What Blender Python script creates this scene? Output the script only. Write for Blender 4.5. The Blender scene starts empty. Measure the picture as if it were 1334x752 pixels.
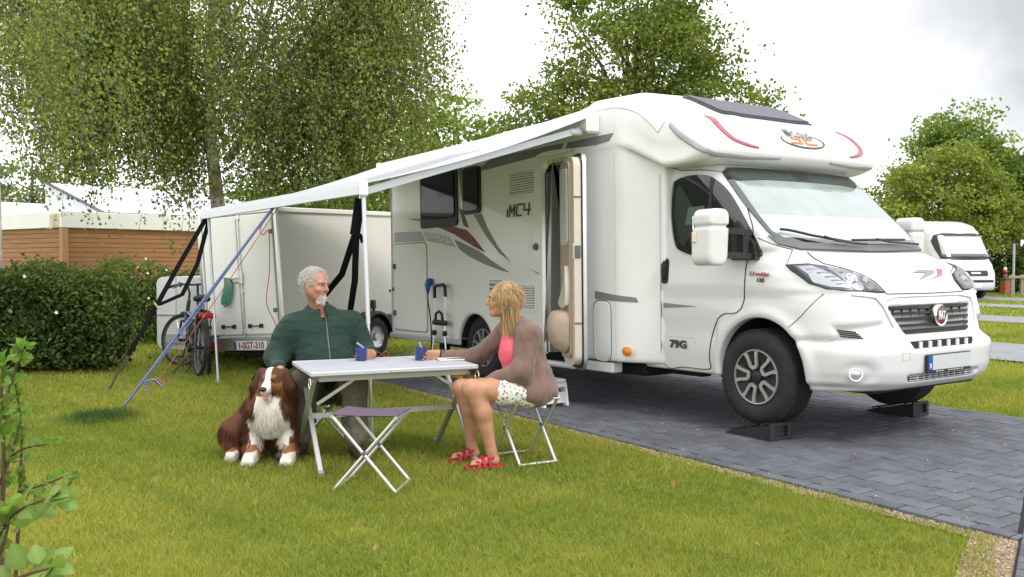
import bpy, bmesh, math, random
import numpy as np
from mathutils import Vector, Matrix, noise
from mathutils.bvhtree import BVHTree
from mathutils.geometry import delaunay_2d_cdt

SC = bpy.context.scene
COL = SC.collection
R = math.radians
RNG = np.random.default_rng(7)
random.seed(7)

# ------------------------------------------------------------------ camera
FPX, EYE = 1172.0, 1.34
cam_d = bpy.data.cameras.new('camera')
cam_d.sensor_width = 36.0
cam_d.lens = 36.0 * FPX / 1334.0
cam_d.clip_start = 0.05
cam_d.clip_end = 3000
cam = bpy.data.objects.new('camera', cam_d)
COL.objects.link(cam)
cam.location = (0, 0, EYE)
cam.rotation_euler = (R(90 - 1.794), 0, 0)
SC.camera = cam

# ------------------------------------------------------------------ sky
SUN_DIR = Vector((0.45, -0.62, 0.95)).normalized()      # towards the sun
w = bpy.data.worlds.new('World'); SC.world = w; w.use_nodes = True
nt = w.node_tree; nt.nodes.clear()
def N(t, **kw):
    n = nt.nodes.new(t)
    for k, v in kw.items(): setattr(n, k, v)
    return n
out = N('ShaderNodeOutputWorld'); bg = N('ShaderNodeBackground'); bg.inputs['Strength'].default_value = 0.12
sky = N('ShaderNodeTexSky', sky_type='NISHITA'); sky.sun_disc = False
sky.sun_elevation = math.asin(SUN_DIR.z); sky.sun_rotation = math.atan2(SUN_DIR.x, SUN_DIR.y)
tc = N('ShaderNodeTexCoord')
mp = N('ShaderNodeMapping'); mp.inputs['Scale'].default_value = (1, 1, 2.6)
ns = N('ShaderNodeTexNoise'); ns.inputs['Scale'].default_value = 2.3; ns.inputs['Detail'].default_value = 6; ns.inputs['Roughness'].default_value = .55
rp = N('ShaderNodeValToRGB')
rp.color_ramp.elements[0].position = .33; rp.color_ramp.elements[0].color = (7.4, 7.5, 7.7, 1)
rp.color_ramp.elements[1].position = .60; rp.color_ramp.elements[1].color = (9.3, 9.3, 9.25, 1)
# one darker bank of cloud up on the right
dp = N('ShaderNodeVectorMath', operation='DISTANCE'); dp.inputs[1].default_value = Vector((0.535, 0.9, 0.245)).normalized()
ns2 = N('ShaderNodeTexNoise'); ns2.inputs['Scale'].default_value = 7; ns2.inputs['Detail'].default_value = 6
ad = N('ShaderNodeMath', operation='MULTIPLY_ADD'); ad.inputs[1].default_value = .30; ad.inputs[2].default_value = -.15
sm = N('ShaderNodeMath', operation='ADD')
mr = N('ShaderNodeMapRange'); mr.interpolation_type = 'SMOOTHSTEP'
mr.inputs['From Min'].default_value = .02; mr.inputs['From Max'].default_value = .30
mr.inputs['To Min'].default_value = .34; mr.inputs['To Max'].default_value = 1.0
mu = N('ShaderNodeMix', data_type='RGBA', blend_type='MULTIPLY'); mu.inputs[0].default_value = 1
mx = N('ShaderNodeMix', data_type='RGBA'); mx.inputs[0].default_value = .93
l = nt.links.new
nrm = N('ShaderNodeVectorMath', operation='NORMALIZE')
l(tc.outputs['Generated'], nrm.inputs[0]); l(nrm.outputs[0], mp.inputs['Vector']); l(mp.outputs[0], ns.inputs['Vector']); l(ns.outputs['Fac'], rp.inputs[0])
l(nrm.outputs[0], dp.inputs[0]); l(nrm.outputs[0], ns2.inputs['Vector']); l(ns2.outputs['Fac'], ad.inputs[0])
l(dp.outputs['Value'], sm.inputs[0]); l(ad.outputs[0], sm.inputs[1]); l(sm.outputs[0], mr.inputs['Value'])
l(rp.outputs[0], mu.inputs[6]); l(mr.outputs[0], mu.inputs[7])
l(sky.outputs[0], mx.inputs[6]); l(mu.outputs[2], mx.inputs[7]); l(mx.outputs[2], bg.inputs['Color']); l(bg.outputs[0], out.inputs[0])

sun_d = bpy.data.lights.new('sun', 'SUN'); sun_d.energy = .95; sun_d.angle = R(14); sun_d.color = (1, .95, .88)
sun = bpy.data.objects.new('sun', sun_d); COL.objects.link(sun); sun.location = (20, -30, 40)
sun.rotation_euler = SUN_DIR.to_track_quat('Z', 'Y').to_euler()
SC.view_settings.view_transform = 'Standard'; SC.view_settings.look = 'None'
SC.view_settings.exposure = 0.92; SC.view_settings.gamma = 1.0; SC.view_settings.use_curve_mapping = False
SC.cycles.max_bounces = 7; SC.cycles.transparent_max_bounces = 12
SC.cycles.use_denoising = True

# ------------------------------------------------------------------ materials
def mat(name, col, rough=.6, metal=0, var=0, vscale=20, bump=0, bscale=60, coat=0, alpha=1, trans=0, ior=1.45, spec=.5, attr=None, col2=None, detail=4, sheen=0, emit=None, stretch=None, transl=0):
    m = bpy.data.materials.new(name); m.use_nodes = True
    t = m.node_tree; b = t.nodes['Principled BSDF']; L_ = t.links.new
    b.inputs['Roughness'].default_value = rough; b.inputs['Metallic'].default_value = metal
    b.inputs['Coat Weight'].default_value = coat; b.inputs['Coat Roughness'].default_value = .05
    b.inputs['Specular IOR Level'].default_value = spec; b.inputs['IOR'].default_value = ior
    b.inputs['Transmission Weight'].default_value = trans; b.inputs['Alpha'].default_value = alpha
    b.inputs['Sheen Weight'].default_value = sheen
    c4 = (*col, 1); b.inputs['Base Color'].default_value = c4
    vec = None
    if var or bump or col2:
        tcn = t.nodes.new('ShaderNodeTexCoord'); vec = tcn.outputs['Object']
        if stretch:
            mpn = t.nodes.new('ShaderNodeMapping'); mpn.inputs['Scale'].default_value = stretch
            L_(vec, mpn.inputs['Vector']); vec = mpn.outputs[0]
    src = None
    if attr:
        an = t.nodes.new('ShaderNodeAttribute'); an.attribute_name = attr; src = an.outputs['Color']
    if var or col2:
        n = t.nodes.new('ShaderNodeTexNoise'); n.inputs['Scale'].default_value = vscale; n.inputs['Detail'].default_value = detail
        L_(vec, n.inputs['Vector'])
        if col2:
            r = t.nodes.new('ShaderNodeValToRGB'); r.color_ramp.elements[0].position = .35; r.color_ramp.elements[1].position = .65
            r.color_ramp.elements[0].color = c4; r.color_ramp.elements[1].color = (*col2, 1)
            L_(n.outputs['Fac'], r.inputs[0]); src = r.outputs[0]
        if var:
            h = t.nodes.new('ShaderNodeHueSaturation'); h.inputs['Color'].default_value = c4
            if src: L_(src, h.inputs['Color'])
            q = t.nodes.new('ShaderNodeMapRange'); q.inputs['From Min'].default_value = .25; q.inputs['From Max'].default_value = .75
            q.inputs['To Min'].default_value = 1 - var; q.inputs['To Max'].default_value = 1 + var
            L_(n.outputs['Fac'], q.inputs['Value']); L_(q.outputs[0], h.inputs['Value']); src = h.outputs['Color']
    if src: L_(src, b.inputs['Base Color'])
    if bump:
        n2 = t.nodes.new('ShaderNodeTexNoise'); n2.inputs['Scale'].default_value = bscale; n2.inputs['Detail'].default_value = 3
        bp = t.nodes.new('ShaderNodeBump'); bp.inputs['Strength'].default_value = bump; bp.inputs['Distance'].default_value = .01
        L_(vec, n2.inputs['Vector']); L_(n2.outputs['Fac'], bp.inputs['Height']); L_(bp.outputs[0], b.inputs['Normal'])
    if transl:
        tr = t.nodes.new('ShaderNodeBsdfTranslucent'); tr.inputs['Color'].default_value = c4
        if src: L_(src, tr.inputs['Color'])
        ms = t.nodes.new('ShaderNodeMixShader'); ms.inputs[0].default_value = transl
        o = t.nodes['Material Output']; L_(b.outputs[0], ms.inputs[1]); L_(tr.outputs[0], ms.inputs[2]); L_(ms.outputs[0], o.inputs[0])
    if emit:
        b.inputs['Emission Color'].default_value = (*emit, 1); b.inputs['Emission Strength'].default_value = 1
    return m

M = {}
M['paint'] = mat('white_paint', (.65, .65, .645), .32, coat=.6, var=.025, vscale=1.5)
M['body_white'] = mat('white_gelcoat', (.77, .77, .755), .36, coat=.4, var=.03, vscale=1.2)
M['grey_decal'] = mat('grey_decal', (.20, .20, .21), .4)
M['lightgrey_decal'] = mat('light_grey_decal', (.42, .42, .45), .35)
M['red_decal'] = mat('dark_red_decal', (.16, .022, .032), .4)
M['rose_decal'] = mat('faded_red_decal', (.34, .09, .12), .4)
M['black'] = mat('black_plastic', (.018, .018, .019), .45, var=.2, vscale=30)
M['dark'] = mat('dark_parts_and_shade', (.02, .02, .021), .8)
M['grey_plastic'] = mat('grey_plastic', (.12, .12, .13), .55)
M['rubber'] = mat('rubber', (.022, .022, .023), .75, var=.3, vscale=12, bump=.15, bscale=90)
M['alu'] = mat('aluminium', (.72, .73, .74), .32, metal=.85, var=.06, vscale=8)
M['silver'] = mat('silver_wheel', (.52, .52, .53), .3, metal=.6)
M['chrome'] = mat('chrome', (.8, .8, .8), .12, metal=1)
M['glass'] = mat('windscreen_glass', (.75, .82, .80), .03, trans=1.0, ior=1.45, spec=.6)
M['darkglass'] = mat('dark_window', (.012, .013, .013), .06, spec=.22)
M['beige'] = mat('beige_door_lining', (.62, .56, .46), .5, var=.04)
M['tan'] = mat('tan_plastic', (.42, .32, .24), .5, var=.05)
M['blind'] = mat('pleated_blind', (.62, .63, .66), .7)
M['orange'] = mat('orange_lens', (.8, .22, .02), .2, coat=.5)
M['red_lens'] = mat('red_lens', (.45, .012, .012), .15, coat=.6)
M['clear_lens'] = mat('clear_lens', (.85, .87, .9), .05, trans=.9)
M['curtain'] = mat('pale_curtain', (.72, .74, .72), .8)
M['plate'] = mat('number_plate_white', (.75, .76, .78), .4)
M['grey_plate'] = mat('blank_plate', (.50, .52, .51), .4)
M['eu_blue'] = mat('plate_blue', (.01, .08, .32), .4)
M['red_ink'] = mat('plate_red_ink', (.28, .012, .03), .5)
M['white'] = mat('white_plastic', (.78, .78, .77), .45)
M['pole_white'] = mat('white_pole', (.62, .65, .70), .35, metal=.3)
M['orange_ink'] = mat('orange_ink', (.75, .2, .06), .5)
M['dark_ink'] = mat('dark_ink', (.05, .05, .055), .5)

# ------------------------------------------------------------------ object helpers
def tag(o, label=None, cat=None, group=None, kind=None):
    if label: o['label'] = label
    if cat: o['category'] = cat
    if group: o['group'] = group
    if kind: o['kind'] = kind
    return o

def empty(name, loc=(0, 0, 0), rz=0, label=None, cat=None, group=None, rot=None):
    o = bpy.data.objects.new(name, None); COL.objects.link(o)
    o.empty_display_size = .1; o.location = loc
    o.rotation_euler = rot if rot is not None else (0, 0, rz)
    return tag(o, label, cat, group)

def mesh_obj(name, verts, faces, m, parent=None, smooth=False, fmat=None, attr=None, kind=None):
    """verts (N,3); faces: list of lists or an (M,k) array"""
    me = bpy.data.meshes.new(name)
    v = np.asarray(verts, np.float32).reshape(-1, 3)
    if isinstance(faces, np.ndarray):
        k = faces.shape[1]; nf = len(faces)
        me.vertices.add(len(v)); me.vertices.foreach_set('co', v.ravel())
        me.loops.add(nf * k); me.loops.foreach_set('vertex_index', faces.astype(np.int32).ravel())
        me.polygons.add(nf); me.polygons.foreach_set('loop_start', np.arange(0, nf * k, k, dtype=np.int32))
        me.polygons.foreach_set('loop_total', np.full(nf, k, np.int32))
        me.update(calc_edges=True)
    else:
        me.from_pydata(v.tolist(), [], [list(map(int, f)) for f in faces])
    ms = m if isinstance(m, (list, tuple)) else [m]
    for q in ms: me.materials.append(q)
    if fmat is not None: me.polygons.foreach_set('material_index', np.asarray(fmat, np.int32))
    me.polygons.foreach_set('use_smooth', np.full(len(me.polygons), bool(smooth)))
    if attr is not None:
        a = me.color_attributes.new('col', 'FLOAT_COLOR', 'POINT')
        c = np.ones((len(v), 4), np.float32); c[:, :3] = attr
        a.data.foreach_set('color', c.ravel())
    me.update()
    o = bpy.data.objects.new(name, me); COL.objects.link(o)
    if parent: o.parent = parent
    if kind: o['kind'] = kind
    return o

def copy_tree(o, parent=None):
    c = o.copy(); COL.objects.link(c); c.parent = parent
    for ch in list(o.children): copy_tree(ch, c)
    return c

def frame_to(d, up=(0, 0, 1)):
    d = Vector(d).normalized(); u = Vector(up)
    if abs(d.dot(u)) > .98: u = Vector((1, 0, 0))
    x = u.cross(d).normalized(); y = d.cross(x)
    return x, y, d

class MB:
    """collects shapes into one mesh"""
    def __init__(s): s.v = []; s.f = []; s.m = []
    def add(s, vs, fs, mi=0):
        o = len(s.v); s.v += [tuple(p) for p in vs]
        s.f += [[i + o for i in f] for f in fs]; s.m += [mi] * len(fs); return s
    def box(s, c, size, rz=0, bev=.0, mi=0, M_=None):
        x, y, z = [q / 2 for q in size]; b = min(bev, x * .9, y * .9, z * .9)
        if b > 0:
            vs = []
            for sx in (-1, 1):
                for sy in (-1, 1):
                    for sz in (-1, 1):
                        vs += [(sx * x, sy * (y - b), sz * (z - b)), (sx * (x - b), sy * y, sz * (z - b)), (sx * (x - b), sy * (y - b), sz * z)]
            bm = bmesh.new()
            for p in vs: bm.verts.new(p)
            r = bmesh.ops.convex_hull(bm, input=bm.verts)
            bm.verts.ensure_lookup_table(); bm.verts.index_update()
            bmesh.ops.dissolve_limit(bm, angle_limit=.01, verts=bm.verts, edges=bm.edges)
            bm.verts.index_update()
            vs = [v.co.copy() for v in bm.verts]; fs = [[v.index for v in f.verts] for f in bm.faces]; bm.free()
        else:
            vs = [Vector((sx * x, sy * y, sz * z)) for sx in (-1, 1) for sy in (-1, 1) for sz in (-1, 1)]
            fs = [(0, 1, 3, 2), (4, 6, 7, 5), (0, 4, 5, 1), (2, 3, 7, 6), (0, 2, 6, 4), (1, 5, 7, 3)]
        if M_ is None: M_ = Matrix.Translation(c) @ Matrix.Rotation(rz, 4, 'Z')
        return s.add([M_ @ Vector(p) for p in vs], fs, mi)
    def tube(s, pts, r, n=8, mi=0, cap=True, flat=None):
        pts = [Vector(p) for p in pts]; k = len(pts)
        rs = list(r) if hasattr(r, '__len__') else [r] * k
        vs = []; x = None
        for i, p in enumerate(pts):
            d = (pts[min(i + 1, k - 1)] - pts[max(i - 1, 0)])
            if d.length < 1e-9: d = Vector((0, 0, 1))
            d.normalize()
            if x is None: x = frame_to(d)[0]
            x = (x - d * x.dot(d)).normalized(); y = d.cross(x)
            for j in range(n):
                a = 2 * math.pi * j / n
                vs.append(p + x * (math.cos(a) * rs[i]) + y * (math.sin(a) * rs[i]))
        fs = [[i * n + j, i * n + (j + 1) % n, (i + 1) * n + (j + 1) % n, (i + 1) * n + j] for i in range(k - 1) for j in range(n)]
        if cap: fs += [list(range(n))[::-1], [(k - 1) * n + j for j in range(n)]]
        return s.add(vs, fs, mi)
    def bar(s, a, b, w_, h_, up=(0, 0, 1), mi=0):
        a = Vector(a); b = Vector(b); x, y, d = frame_to(b - a, up)
        vs = [p + x * (i * w_ / 2) + y * (j * h_ / 2) for p in (a, b) for i in (-1, 1) for j in (-1, 1)]
        return s.add(vs, [(0, 1, 3, 2), (4, 6, 7, 5), (0, 4, 5, 1), (2, 3, 7, 6), (0, 2, 6, 4), (1, 5, 7, 3)], mi)
    def lathe(s, prof, n=24, M_=Matrix.Identity(4), mi=0, close=False):
        """prof: (r, z) pairs revolved about z"""
        k = len(prof); vs = []
        for r_, z in prof:
            for j in range(n):
                a = 2 * math.pi * j / n; vs.append(M_ @ Vector((r_ * math.cos(a), r_ * math.sin(a), z)))
        fs = [[i * n + j, i * n + (j + 1) % n, (i + 1) * n + (j + 1) % n, (i + 1) * n + j] for i in range(k - 1) for j in range(n)]
        return s.add(vs, fs, mi)
    def prism(s, poly, z0, z1, M_=Matrix.Identity(4), mi=0):
        n = len(poly); ar = sum(poly[i][0] * poly[(i + 1) % n][1] - poly[(i + 1) % n][0] * poly[i][1] for i in range(n))
        if ar < 0: poly = poly[::-1]
        vs = [M_ @ Vector((p[0], p[1], z)) for z in (z0, z1) for p in poly]
        return s.add(vs, [list(range(n))[::-1], list(range(n, 2 * n))] + [[i, (i + 1) % n, n + (i + 1) % n, n + i] for i in range(n)], mi)
    def build(s, name, m, parent=None, smooth=False, label=None):
        o = mesh_obj(name, s.v, s.f, m, parent, smooth=False, fmat=s.m)
        if smooth:
            o.data.polygons.foreach_set('use_smooth', np.full(len(o.data.polygons), True))
            o.data.set_sharp_from_angle(angle=R(smooth if smooth is not True else 40))
        if label: o['label'] = label
        return o

def arc(cx_, cy_, r_, a0, a1, n):
    return [(cx_ + r_ * math.cos(R(a0 + (a1 - a0) * i / n)), cy_ + r_ * math.sin(R(a0 + (a1 - a0) * i / n))) for i in range(n + 1)]
def rrect(x0, y0, x1, y1, r_, n=4):
    return arc(x1 - r_, y0 + r_, r_, -90, 0, n) + arc(x1 - r_, y1 - r_, r_, 0, 90, n) + arc(x0 + r_, y1 - r_, r_, 90, 180, n) + arc(x0 + r_, y0 + r_, r_, 180, 270, n)
def smooth_poly(p, n=6, closed=True):
    """Catmull-Rom through the points"""
    p = [Vector(q) for q in p]; k = len(p); o = []
    for i in range(k if closed else k - 1):
        g = (lambda j: p[j % k]) if closed else (lambda j: p[min(max(j, 0), k - 1)])
        a, b, c, d = g(i - 1), g(i), g(i + 1), g(i + 2)
        for t in range(n):
            u = t / n
            o.append(.5 * ((2 * b) + (c - a) * u + (2 * a - 5 * b + 4 * c - d) * u * u + (3 * b - a - 3 * c + d) * u ** 3))
    if not closed: o.append(p[-1])
    return [tuple(q) for q in o]
def densify(p, step):
    o = []
    for i in range(len(p)):
        a = Vector(p[i]); b = Vector(p[(i + 1) % len(p)]); k = max(1, int((b - a).length / step))
        o += [tuple(a.lerp(b, j / k)) for j in range(k)]
    return o

def text(name, body, size, M_, m, parent=None, extrude=.001, shear=0, sx=1, bold=0, align='CENTER'):
    cu = bpy.data.curves.new(name, 'FONT'); cu.body = body; cu.size = size; cu.extrude = extrude; cu.shear = shear
    cu.align_x = align; cu.align_y = 'CENTER'; cu.offset = bold; cu.resolution_u = 3
    t = bpy.data.objects.new('tmp', cu); COL.objects.link(t)
    dg = bpy.context.evaluated_depsgraph_get(); me = bpy.data.meshes.new_from_object(t.evaluated_get(dg))
    bpy.data.objects.remove(t)
    me.transform(M_ @ Matrix.Diagonal((sx, 1, 1, 1)))
    me.materials.clear(); me.materials.append(m)
    o = bpy.data.objects.new(name, me); COL.objects.link(o); o.parent = parent
    return o
def basis(o_, x, y):
    """matrix with local x, y axes given, origin o_"""
    x = Vector(x).normalized(); y = Vector(y); z = x.cross(y).normalized(); y = z.cross(x)
    m = Matrix.Identity(4); m.col[0][:3] = x; m.col[1][:3] = y; m.col[2][:3] = z; m.col[3][:3] = Vector(o_)
    return m

# ------------------------------------------------------------------ implicit surfaces
def smin(a, b, k):
    h = np.clip(k - np.abs(a - b), 0, None) / k
    return np.minimum(a, b) - h * h * k * .25
def smax(a, b, k): return -smin(-a, -b, k)
def nets(Fg, lo, h):
    """naive surface nets on a grid of samples"""
    s = Fg < 0
    nx, ny, nz = Fg.shape
    c = [s[i:nx - 1 + i, j:ny - 1 + j, k:nz - 1 + k] for i in (0, 1) for j in (0, 1) for k in (0, 1)]
    tot = sum(q.astype(np.int8) for q in c); act = (tot > 0) & (tot < 8)
    idx = np.argwhere(act); vid = np.full(act.shape, -1, np.int64); vid[act] = np.arange(len(idx))
    acc = np.zeros((len(idx), 3)); cnt = np.zeros(len(idx))
    cor = [(i, j, k) for i in (0, 1) for j in (0, 1) for k in (0, 1)]
    val = np.stack([Fg[idx[:, 0] + i, idx[:, 1] + j, idx[:, 2] + k] for i, j, k in cor], 1)
    for a in range(8):
        for b in range(a + 1, 8):
            d = np.array(cor[b]) - np.array(cor[a])
            if np.abs(d).sum() != 1: continue
            va, vb = val[:, a], val[:, b]; cr = (va < 0) != (vb < 0)
            t = np.where(cr, va / np.where(cr, va - vb, 1), 0)
            acc += np.where(cr[:, None], np.array(cor[a]) + t[:, None] * d, 0); cnt += cr
    V = (idx + acc / cnt[:, None]) * h + np.asarray(lo)
    fs = []
    for ax in range(3):
        a1, a2 = (ax + 1) % 3, (ax + 2) % 3
        sl0 = [slice(1, -1)] * 3; sl0[ax] = slice(0, -1); sl1 = [slice(1, -1)] * 3; sl1[ax] = slice(1, None)
        e0 = s[tuple(sl0)]; e1 = s[tuple(sl1)]; cr = np.argwhere(e0 != e1)
        if not len(cr): continue
        fl = e0[tuple(cr.T)]
        p = cr.copy(); p[:, a1] += 1; p[:, a2] += 1
        q = []
        for u, v in ((-1, -1), (0, -1), (0, 0), (-1, 0)):
            r_ = p.copy(); r_[:, a1] += u; r_[:, a2] += v; q.append(vid[tuple(r_.T)])
        q = np.stack(q, 1); q[~fl] = q[~fl][:, ::-1]; fs.append(q)
    return V, np.concatenate(fs)
def grad(fn, P, e=2e-3):
    g = np.stack([fn(P + e * d) - fn(P - e * d) for d in np.eye(3)], 1) / (2 * e)
    return g
def implicit(fn, lo, hi, h, newton=2):
    lo = np.array(lo, float); n = np.ceil((np.array(hi) - lo) / h).astype(int) + 1
    ys, zs = np.meshgrid(lo[1] + h * np.arange(n[1]), lo[2] + h * np.arange(n[2]), indexing='ij')
    Fg = np.empty(n)
    for i in range(n[0]):
        P = np.stack([np.full(ys.size, lo[0] + h * i), ys.ravel(), zs.ravel()], 1)
        Fg[i] = fn(P).reshape(n[1], n[2])
    V, Fc = nets(Fg, lo, h)
    for _ in range(newton):
        g = grad(fn, V); v = fn(V); d = -(v / np.maximum((g * g).sum(1), .05))[:, None] * g
        ln = np.linalg.norm(d, axis=1, keepdims=True); V = V + d * np.minimum(1, .6 * h / np.maximum(ln, 1e-9))
    return V, Fc

class Surf:
    """a meshed implicit surface other outlines can be laid on"""
    def __init__(s, fn, V, Fc):
        s.fn = fn; s.V = V; s.F = Fc
        s.bvh = BVHTree.FromPolygons(V.tolist(), Fc.tolist())
    def hit(s, o, d):
        h, n, i, dist = s.bvh.ray_cast(Vector(o), Vector(d).normalized())
        return h
    def lay(s, poly, view, off=.003, thick=.004, grid=.05, holes=()):
        """project a 2D outline: view = 'near' (x,z from -y), 'far', 'front' (y,z from +x) or 'top' (x,y)"""
        loops = [densify(list(poly), grid)] + [densify(list(h_), grid) for h_ in holes]
        pts = []; edges = []
        for lp in loops:
            o = len(pts); pts += [Vector(p[:2]) for p in lp]; edges += [(o + i, o + (i + 1) % len(lp)) for i in range(len(lp))]
        nb = len(pts)
        a = np.array([p[:] for p in pts]); x0, y0 = a.min(0); x1, y1 = a.max(0)
        for x in np.arange(x0 + grid / 2, x1, grid):
            for y in np.arange(y0 + grid / 2, y1, grid):
                if np.min((a[:, 0] - x) ** 2 + (a[:, 1] - y) ** 2) > (grid * .45) ** 2: pts.append(Vector((x, y)))
        v2, e2, f2, _, _, _ = delaunay_2d_cdt(pts, edges, [], 4 if holes else 1, 1e-5)
        dr = {'near': (0, 1, 0), 'far': (0, -1, 0), 'front': (-1, 0, 0), 'top': (0, 0, -1)}[view]
        P = []; last = None
        for p in v2:
            o = {'near': (p[0], -4, p[1]), 'far': (p[0], 4, p[1]), 'front': (4, p[0], p[1]), 'top': (p[0], p[1], 6)}[view]
            h_ = s.hit(o, dr)
            if h_ is None:
                q, n_, i_, d_ = s.bvh.find_nearest(Vector(last) if last is not None else Vector(o)); h_ = q
            P.append(h_); last = h_
        P = np.array([tuple(q) for q in P]); g = grad(s.fn, P); g /= np.linalg.norm(g, axis=1, keepdims=True) + 1e-9
        T = P + g * off; B = P + g * (off - thick)
        fs = []
        for f in f2:
            a_, b_, c_ = [T[i] for i in f[:3]]
            nn = np.cross(b_ - a_, c_ - a_)
            f = list(f)
            if nn @ g[f[0]] < 0: f = f[::-1]
            fs.append(f)
        ec = {}
        for f in fs:
            for i in range(len(f)):
                e = (f[i], f[(i + 1) % len(f)]); ec[e] = 1
        n = len(T); sk = [[b, a_, a_ + n, b + n] for (a_, b) in ec if (b, a_) not in ec]
        return np.concatenate([T, B]), fs + sk
    def patch(s, name, poly, view, m, parent, off=.003, thick=.004, grid=.05, holes=(), label=None):
        v, f = s.lay(poly, view, off, thick, grid, holes)
        o = mesh_obj(name, v, f, m, parent, smooth=True); o.data.set_sharp_from_angle(angle=R(50))
        if label: o['label'] = label
        return o
    def point(s, u, v, view, off=0):
        o, d = {'near': ((u, -4, v), (0, 1, 0)), 'front': ((4, u, v), (-1, 0, 0)), 'top': ((u, v, 6), (0, 0, -1))}[view]
        h_ = s.hit(o, d)
        if h_ is None: h_ = s.bvh.find_nearest(Vector({'near': (u, -1, v), 'front': (.5, u, v), 'top': (u, v, 2)}[view]))[0]
        g = grad(s.fn, np.array([tuple(h_)]))[0]; g /= np.linalg.norm(g)
        return Vector(h_) + Vector(g) * off, Vector(g)
    def near(s, p, off):
        h_ = s.bvh.find_nearest(Vector(p))[0]; g = grad(s.fn, np.array([tuple(h_)]))[0]; g /= np.linalg.norm(g)
        return Vector(h_) + Vector(g) * off, Vector(g)
    def band(s, name, pts3, widths, m, parent, off=.007, n=8):
        """tapered stripe lying on the surface along a 3D path"""
        P = [Vector(p) for p in smooth_poly(pts3, n, False)]; k = len(P); W = np.interp(np.arange(k), np.arange(len(widths)) * n, widths); vs = []
        for i, p in enumerate(P):
            c, g = s.near(p, off); d = (P[min(i + 1, k - 1)] - P[max(i - 1, 0)]).normalized(); x = g.cross(d).normalized()
            for q in (-1, -.33, .33, 1): vs.append(s.near(c + x * (q * W[i] / 2), off)[0])
        T = len(vs); vs += [Vector(v) - s.near(v, 0)[1] * (off + .004) for v in vs]
        fs = [[4 * i + j, 4 * i + j + 1, 4 * i + 5 + j, 4 * i + 4 + j] for i in range(k - 1) for j in range(3)]
        fs += [[4 * i, 4 * i + 4, T + 4 * i + 4, T + 4 * i] for i in range(k - 1)] + [[4 * i + 7, 4 * i + 3, T + 4 * i + 3, T + 4 * i + 7] for i in range(k - 1)]
        return mesh_obj(name, vs, fs, m, parent, smooth=True)
    def wrap(s, o, view, off):
        """press an object's vertices (already in place) onto the surface"""
        for v in o.data.vertices:
            c = {'near': (v.co.x, v.co.z), 'front': (v.co.y, v.co.z)}[view]; v.co = s.point(c[0], c[1], view, off)[0]
        return o
    def line(s, mb, pts2, view, r_=.003, off=0, step=.04, n=5):
        q = []
        for i in range(len(pts2) - 1):
            a, b = Vector(pts2[i]), Vector(pts2[i + 1]); k = max(1, int((b - a).length / step))
            q += [a.lerp(b, j / k) for j in range(k)]
        q.append(Vector(pts2[-1])); mb.tube([s.point(p[0], p[1], view, off)[0] for p in q], r_, n)
# ================================================================== GROUND
O0 = Vector((2.662, 7.399, 0)); F0 = Vector((math.sin(R(34.2)), -math.cos(R(34.2)), 0)); L0 = Vector((math.cos(R(34.2)), math.sin(R(34.2)), 0))
def G(s, l_, z=0): return O0 + F0 * s + L0 * l_ + Vector((0, 0, z))          # pitch coordinates: s along the pitch, l across it
LS = (-1.93, 1.53); S0 = -6.80                                              # pitch edges
KA, KB = G(2.72, -2.55), G(.9, 1.55)                                         # kerb line of the site road
KD = (KB - KA).normalized(); KN = Vector((-KD.y, KD.x, 0)); KN = KN if KN.dot(Vector((-1, 0, 0))) > 0 else -KN   # pointing to the lawn side
def s_end(l_):                                                              # where the road kerb cuts a line along the pitch
    p = G(0, l_); t = (KA - p).cross(KD).z / F0.cross(KD).z
    return t
def grass_mat():
    m = bpy.data.materials.new('lawn_soil'); m.use_nodes = True; t = m.node_tree; b = t.nodes['Principled BSDF']
    tcn = t.nodes.new('ShaderNodeTexCoord'); n = t.nodes.new('ShaderNodeTexNoise'); n.inputs['Scale'].default_value = .9; n.inputs['Detail'].default_value = 8
    r = t.nodes.new('ShaderNodeValToRGB'); r.color_ramp.elements[0].color = (.115, .155, .020, 1); r.color_ramp.elements[1].color = (.22, .24, .038, 1)
    r.color_ramp.elements[0].position = .35; r.color_ramp.elements[1].position = .65
    t.links.new(tcn.outputs['Object'], n.inputs['Vector']); t.links.new(n.outputs['Fac'], r.inputs[0]); t.links.new(r.outputs[0], b.inputs['Base Color']); b.inputs['Roughness'].default_value = .9
    b.inputs['Specular IOR Level'].default_value = .1
    n2 = t.nodes.new('ShaderNodeTexNoise'); n2.inputs['Scale'].default_value = 60; bp = t.nodes.new('ShaderNodeBump'); bp.inputs['Strength'].default_value = .6
    t.links.new(tcn.outputs['Object'], n2.inputs['Vector']); t.links.new(n2.outputs['Fac'], bp.inputs['Height']); t.links.new(bp.outputs[0], b.inputs['Normal'])
    return m
M['lawn'] = grass_mat()
mesh_obj('lawn', [(-400, -60, -.03), (400, -60, -.03), (400, 700, -.03), (-400, 700, -.03)], [(0, 1, 2, 3)], M['lawn'], kind='structure')

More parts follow.
